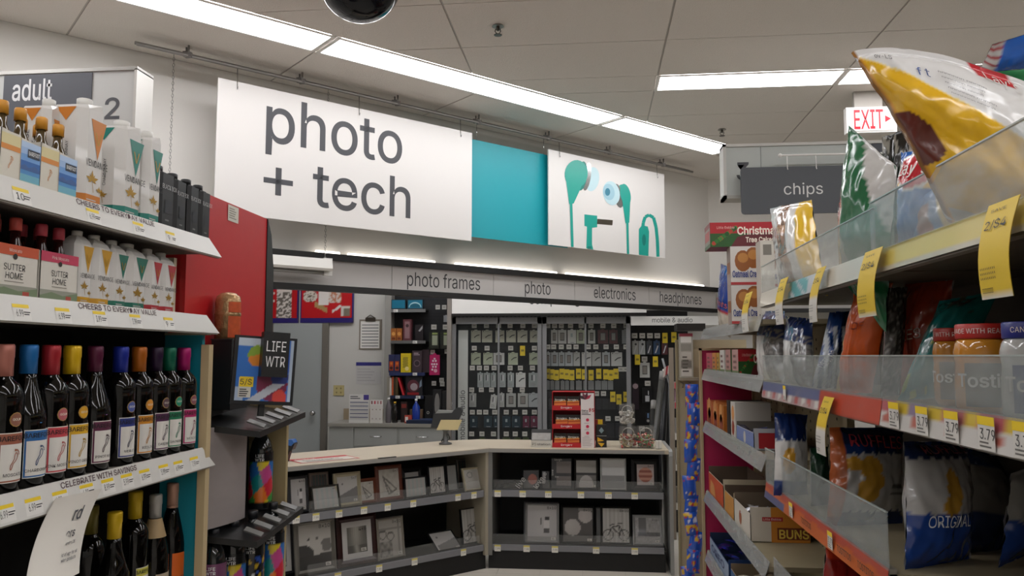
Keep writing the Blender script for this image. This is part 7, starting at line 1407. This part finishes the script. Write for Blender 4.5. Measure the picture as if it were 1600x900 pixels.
for i in range(11):
    yv = 600 + i * 28.5; xc = 1081 + rn.uniform(-4, 3); A = ay(xc - 10, yv, 5.46); w_, h_ = .085, .155
    def ik(u, v, s=i): n1 = noise.noise(Vector((u * 3 + s * 3, v * 4, s))); return lin('c9a42a') if n1 > .34 else lin('a82a34') if n1 > .24 else lin('c4c8d4') if n1 < -.5 else lin('1d4fb0')
    Mx = Matrix.Translation((A.x, 5.46 - .012 * (i % 2) , A.z - h_)) @ Matrix.Rotation(R(rn.uniform(-9, 9)), 4, 'Y') @ Matrix.Rotation(R(90), 4, 'X')
    lo = local('candy_bag', 'blue candy bag, %s from the top of the strip hanging at the end cap' % ORD[i], 'candy bag', Mx, 'blue candy bags on the hanging strip')
    MB().grid(lambda u, v: Vector((w_ * u, h_ * v, .022 * max(0, math.sin(math.pi * u)) ** .6 * max(0, math.sin(math.pi * v)) ** .5)), 10, 14, FOIL, True, ik).grid(lambda u, v: Vector((w_ * (1 - u), h_ * v, -.012 * max(0, math.sin(math.pi * u)) ** .6 * max(0, math.sin(math.pi * v)) ** .5 - .001)), 6, 8, FOIL, True, lambda u, v: lin('1d4fb0')).build('pouch', lo)
# far gondola edge seen between the counter and the end cap
FY_ = 7.0; t = thing('far_shelf_unit', 'far shelf edge with small price tags right of the counter', 'shelf unit', (.8, FY_, 0)); xa, xb = ay(1046, 600, FY_).x, ay(1053, 600, FY_).x
MB().box(xa, xb, FY_, FY_ + .03, 0, 1.62, mat('7d7264', .5)).build('upright', t); MB().box(xb, 1.3, FY_ + .3, FY_ + .32, 0, 1.62, mat('2a2723', .7)).build('back_panel', t)
for i, (y, c_) in enumerate(((602, 'b0404a'), (633, 'b0404a'), (682, 'c4c0b6'), (730, 'c4c0b6'), (791, 'c4c0b6'), (857, 'c4c0b6'), (880, 'b0404a'))):
    P = ay(1053, y, FY_); s = MB().box(xb, 1.3, FY_ + .02, FY_ + .3, P.z - .01, P.z + .01, mat('8a857a', .5)).box(xb, 1.3, FY_, FY_ + .02, P.z - .03, P.z + .03, mat('97928a', .5)).build('shelf', t); M = fY((xb + .004, FY_ - .001, P.z - .028)); MB().rect(M, 0, .07, 0, .052, mat(c_, .5), .001).bars(M, .01, .055, .01, .04, 2, INK, .0016).build('price_tag', s)
    if i in (1, 2, 3, 4): b_ = MB().box(xb + .01, xb + .11, FY_ + .05, FY_ + .13, P.z + .011, P.z + .15, mat(['b08a9a', '9a9690', 'a8a49a', '77736a'][i - 1], .5)); tag(b_.disc(fY((xb + .06, FY_ + .05, P.z + .08)), 0, 0, .025, mat('2a2622', .5), .001).build('small_carton', None, (xb + .06, FY_ + .09, P.z + .011)), ['pink', 'pale grey', 'cream', 'dark grey'][i - 1] + ' carton on the far shelf edge right of the counter', 'carton', 'cartons on the far shelf')
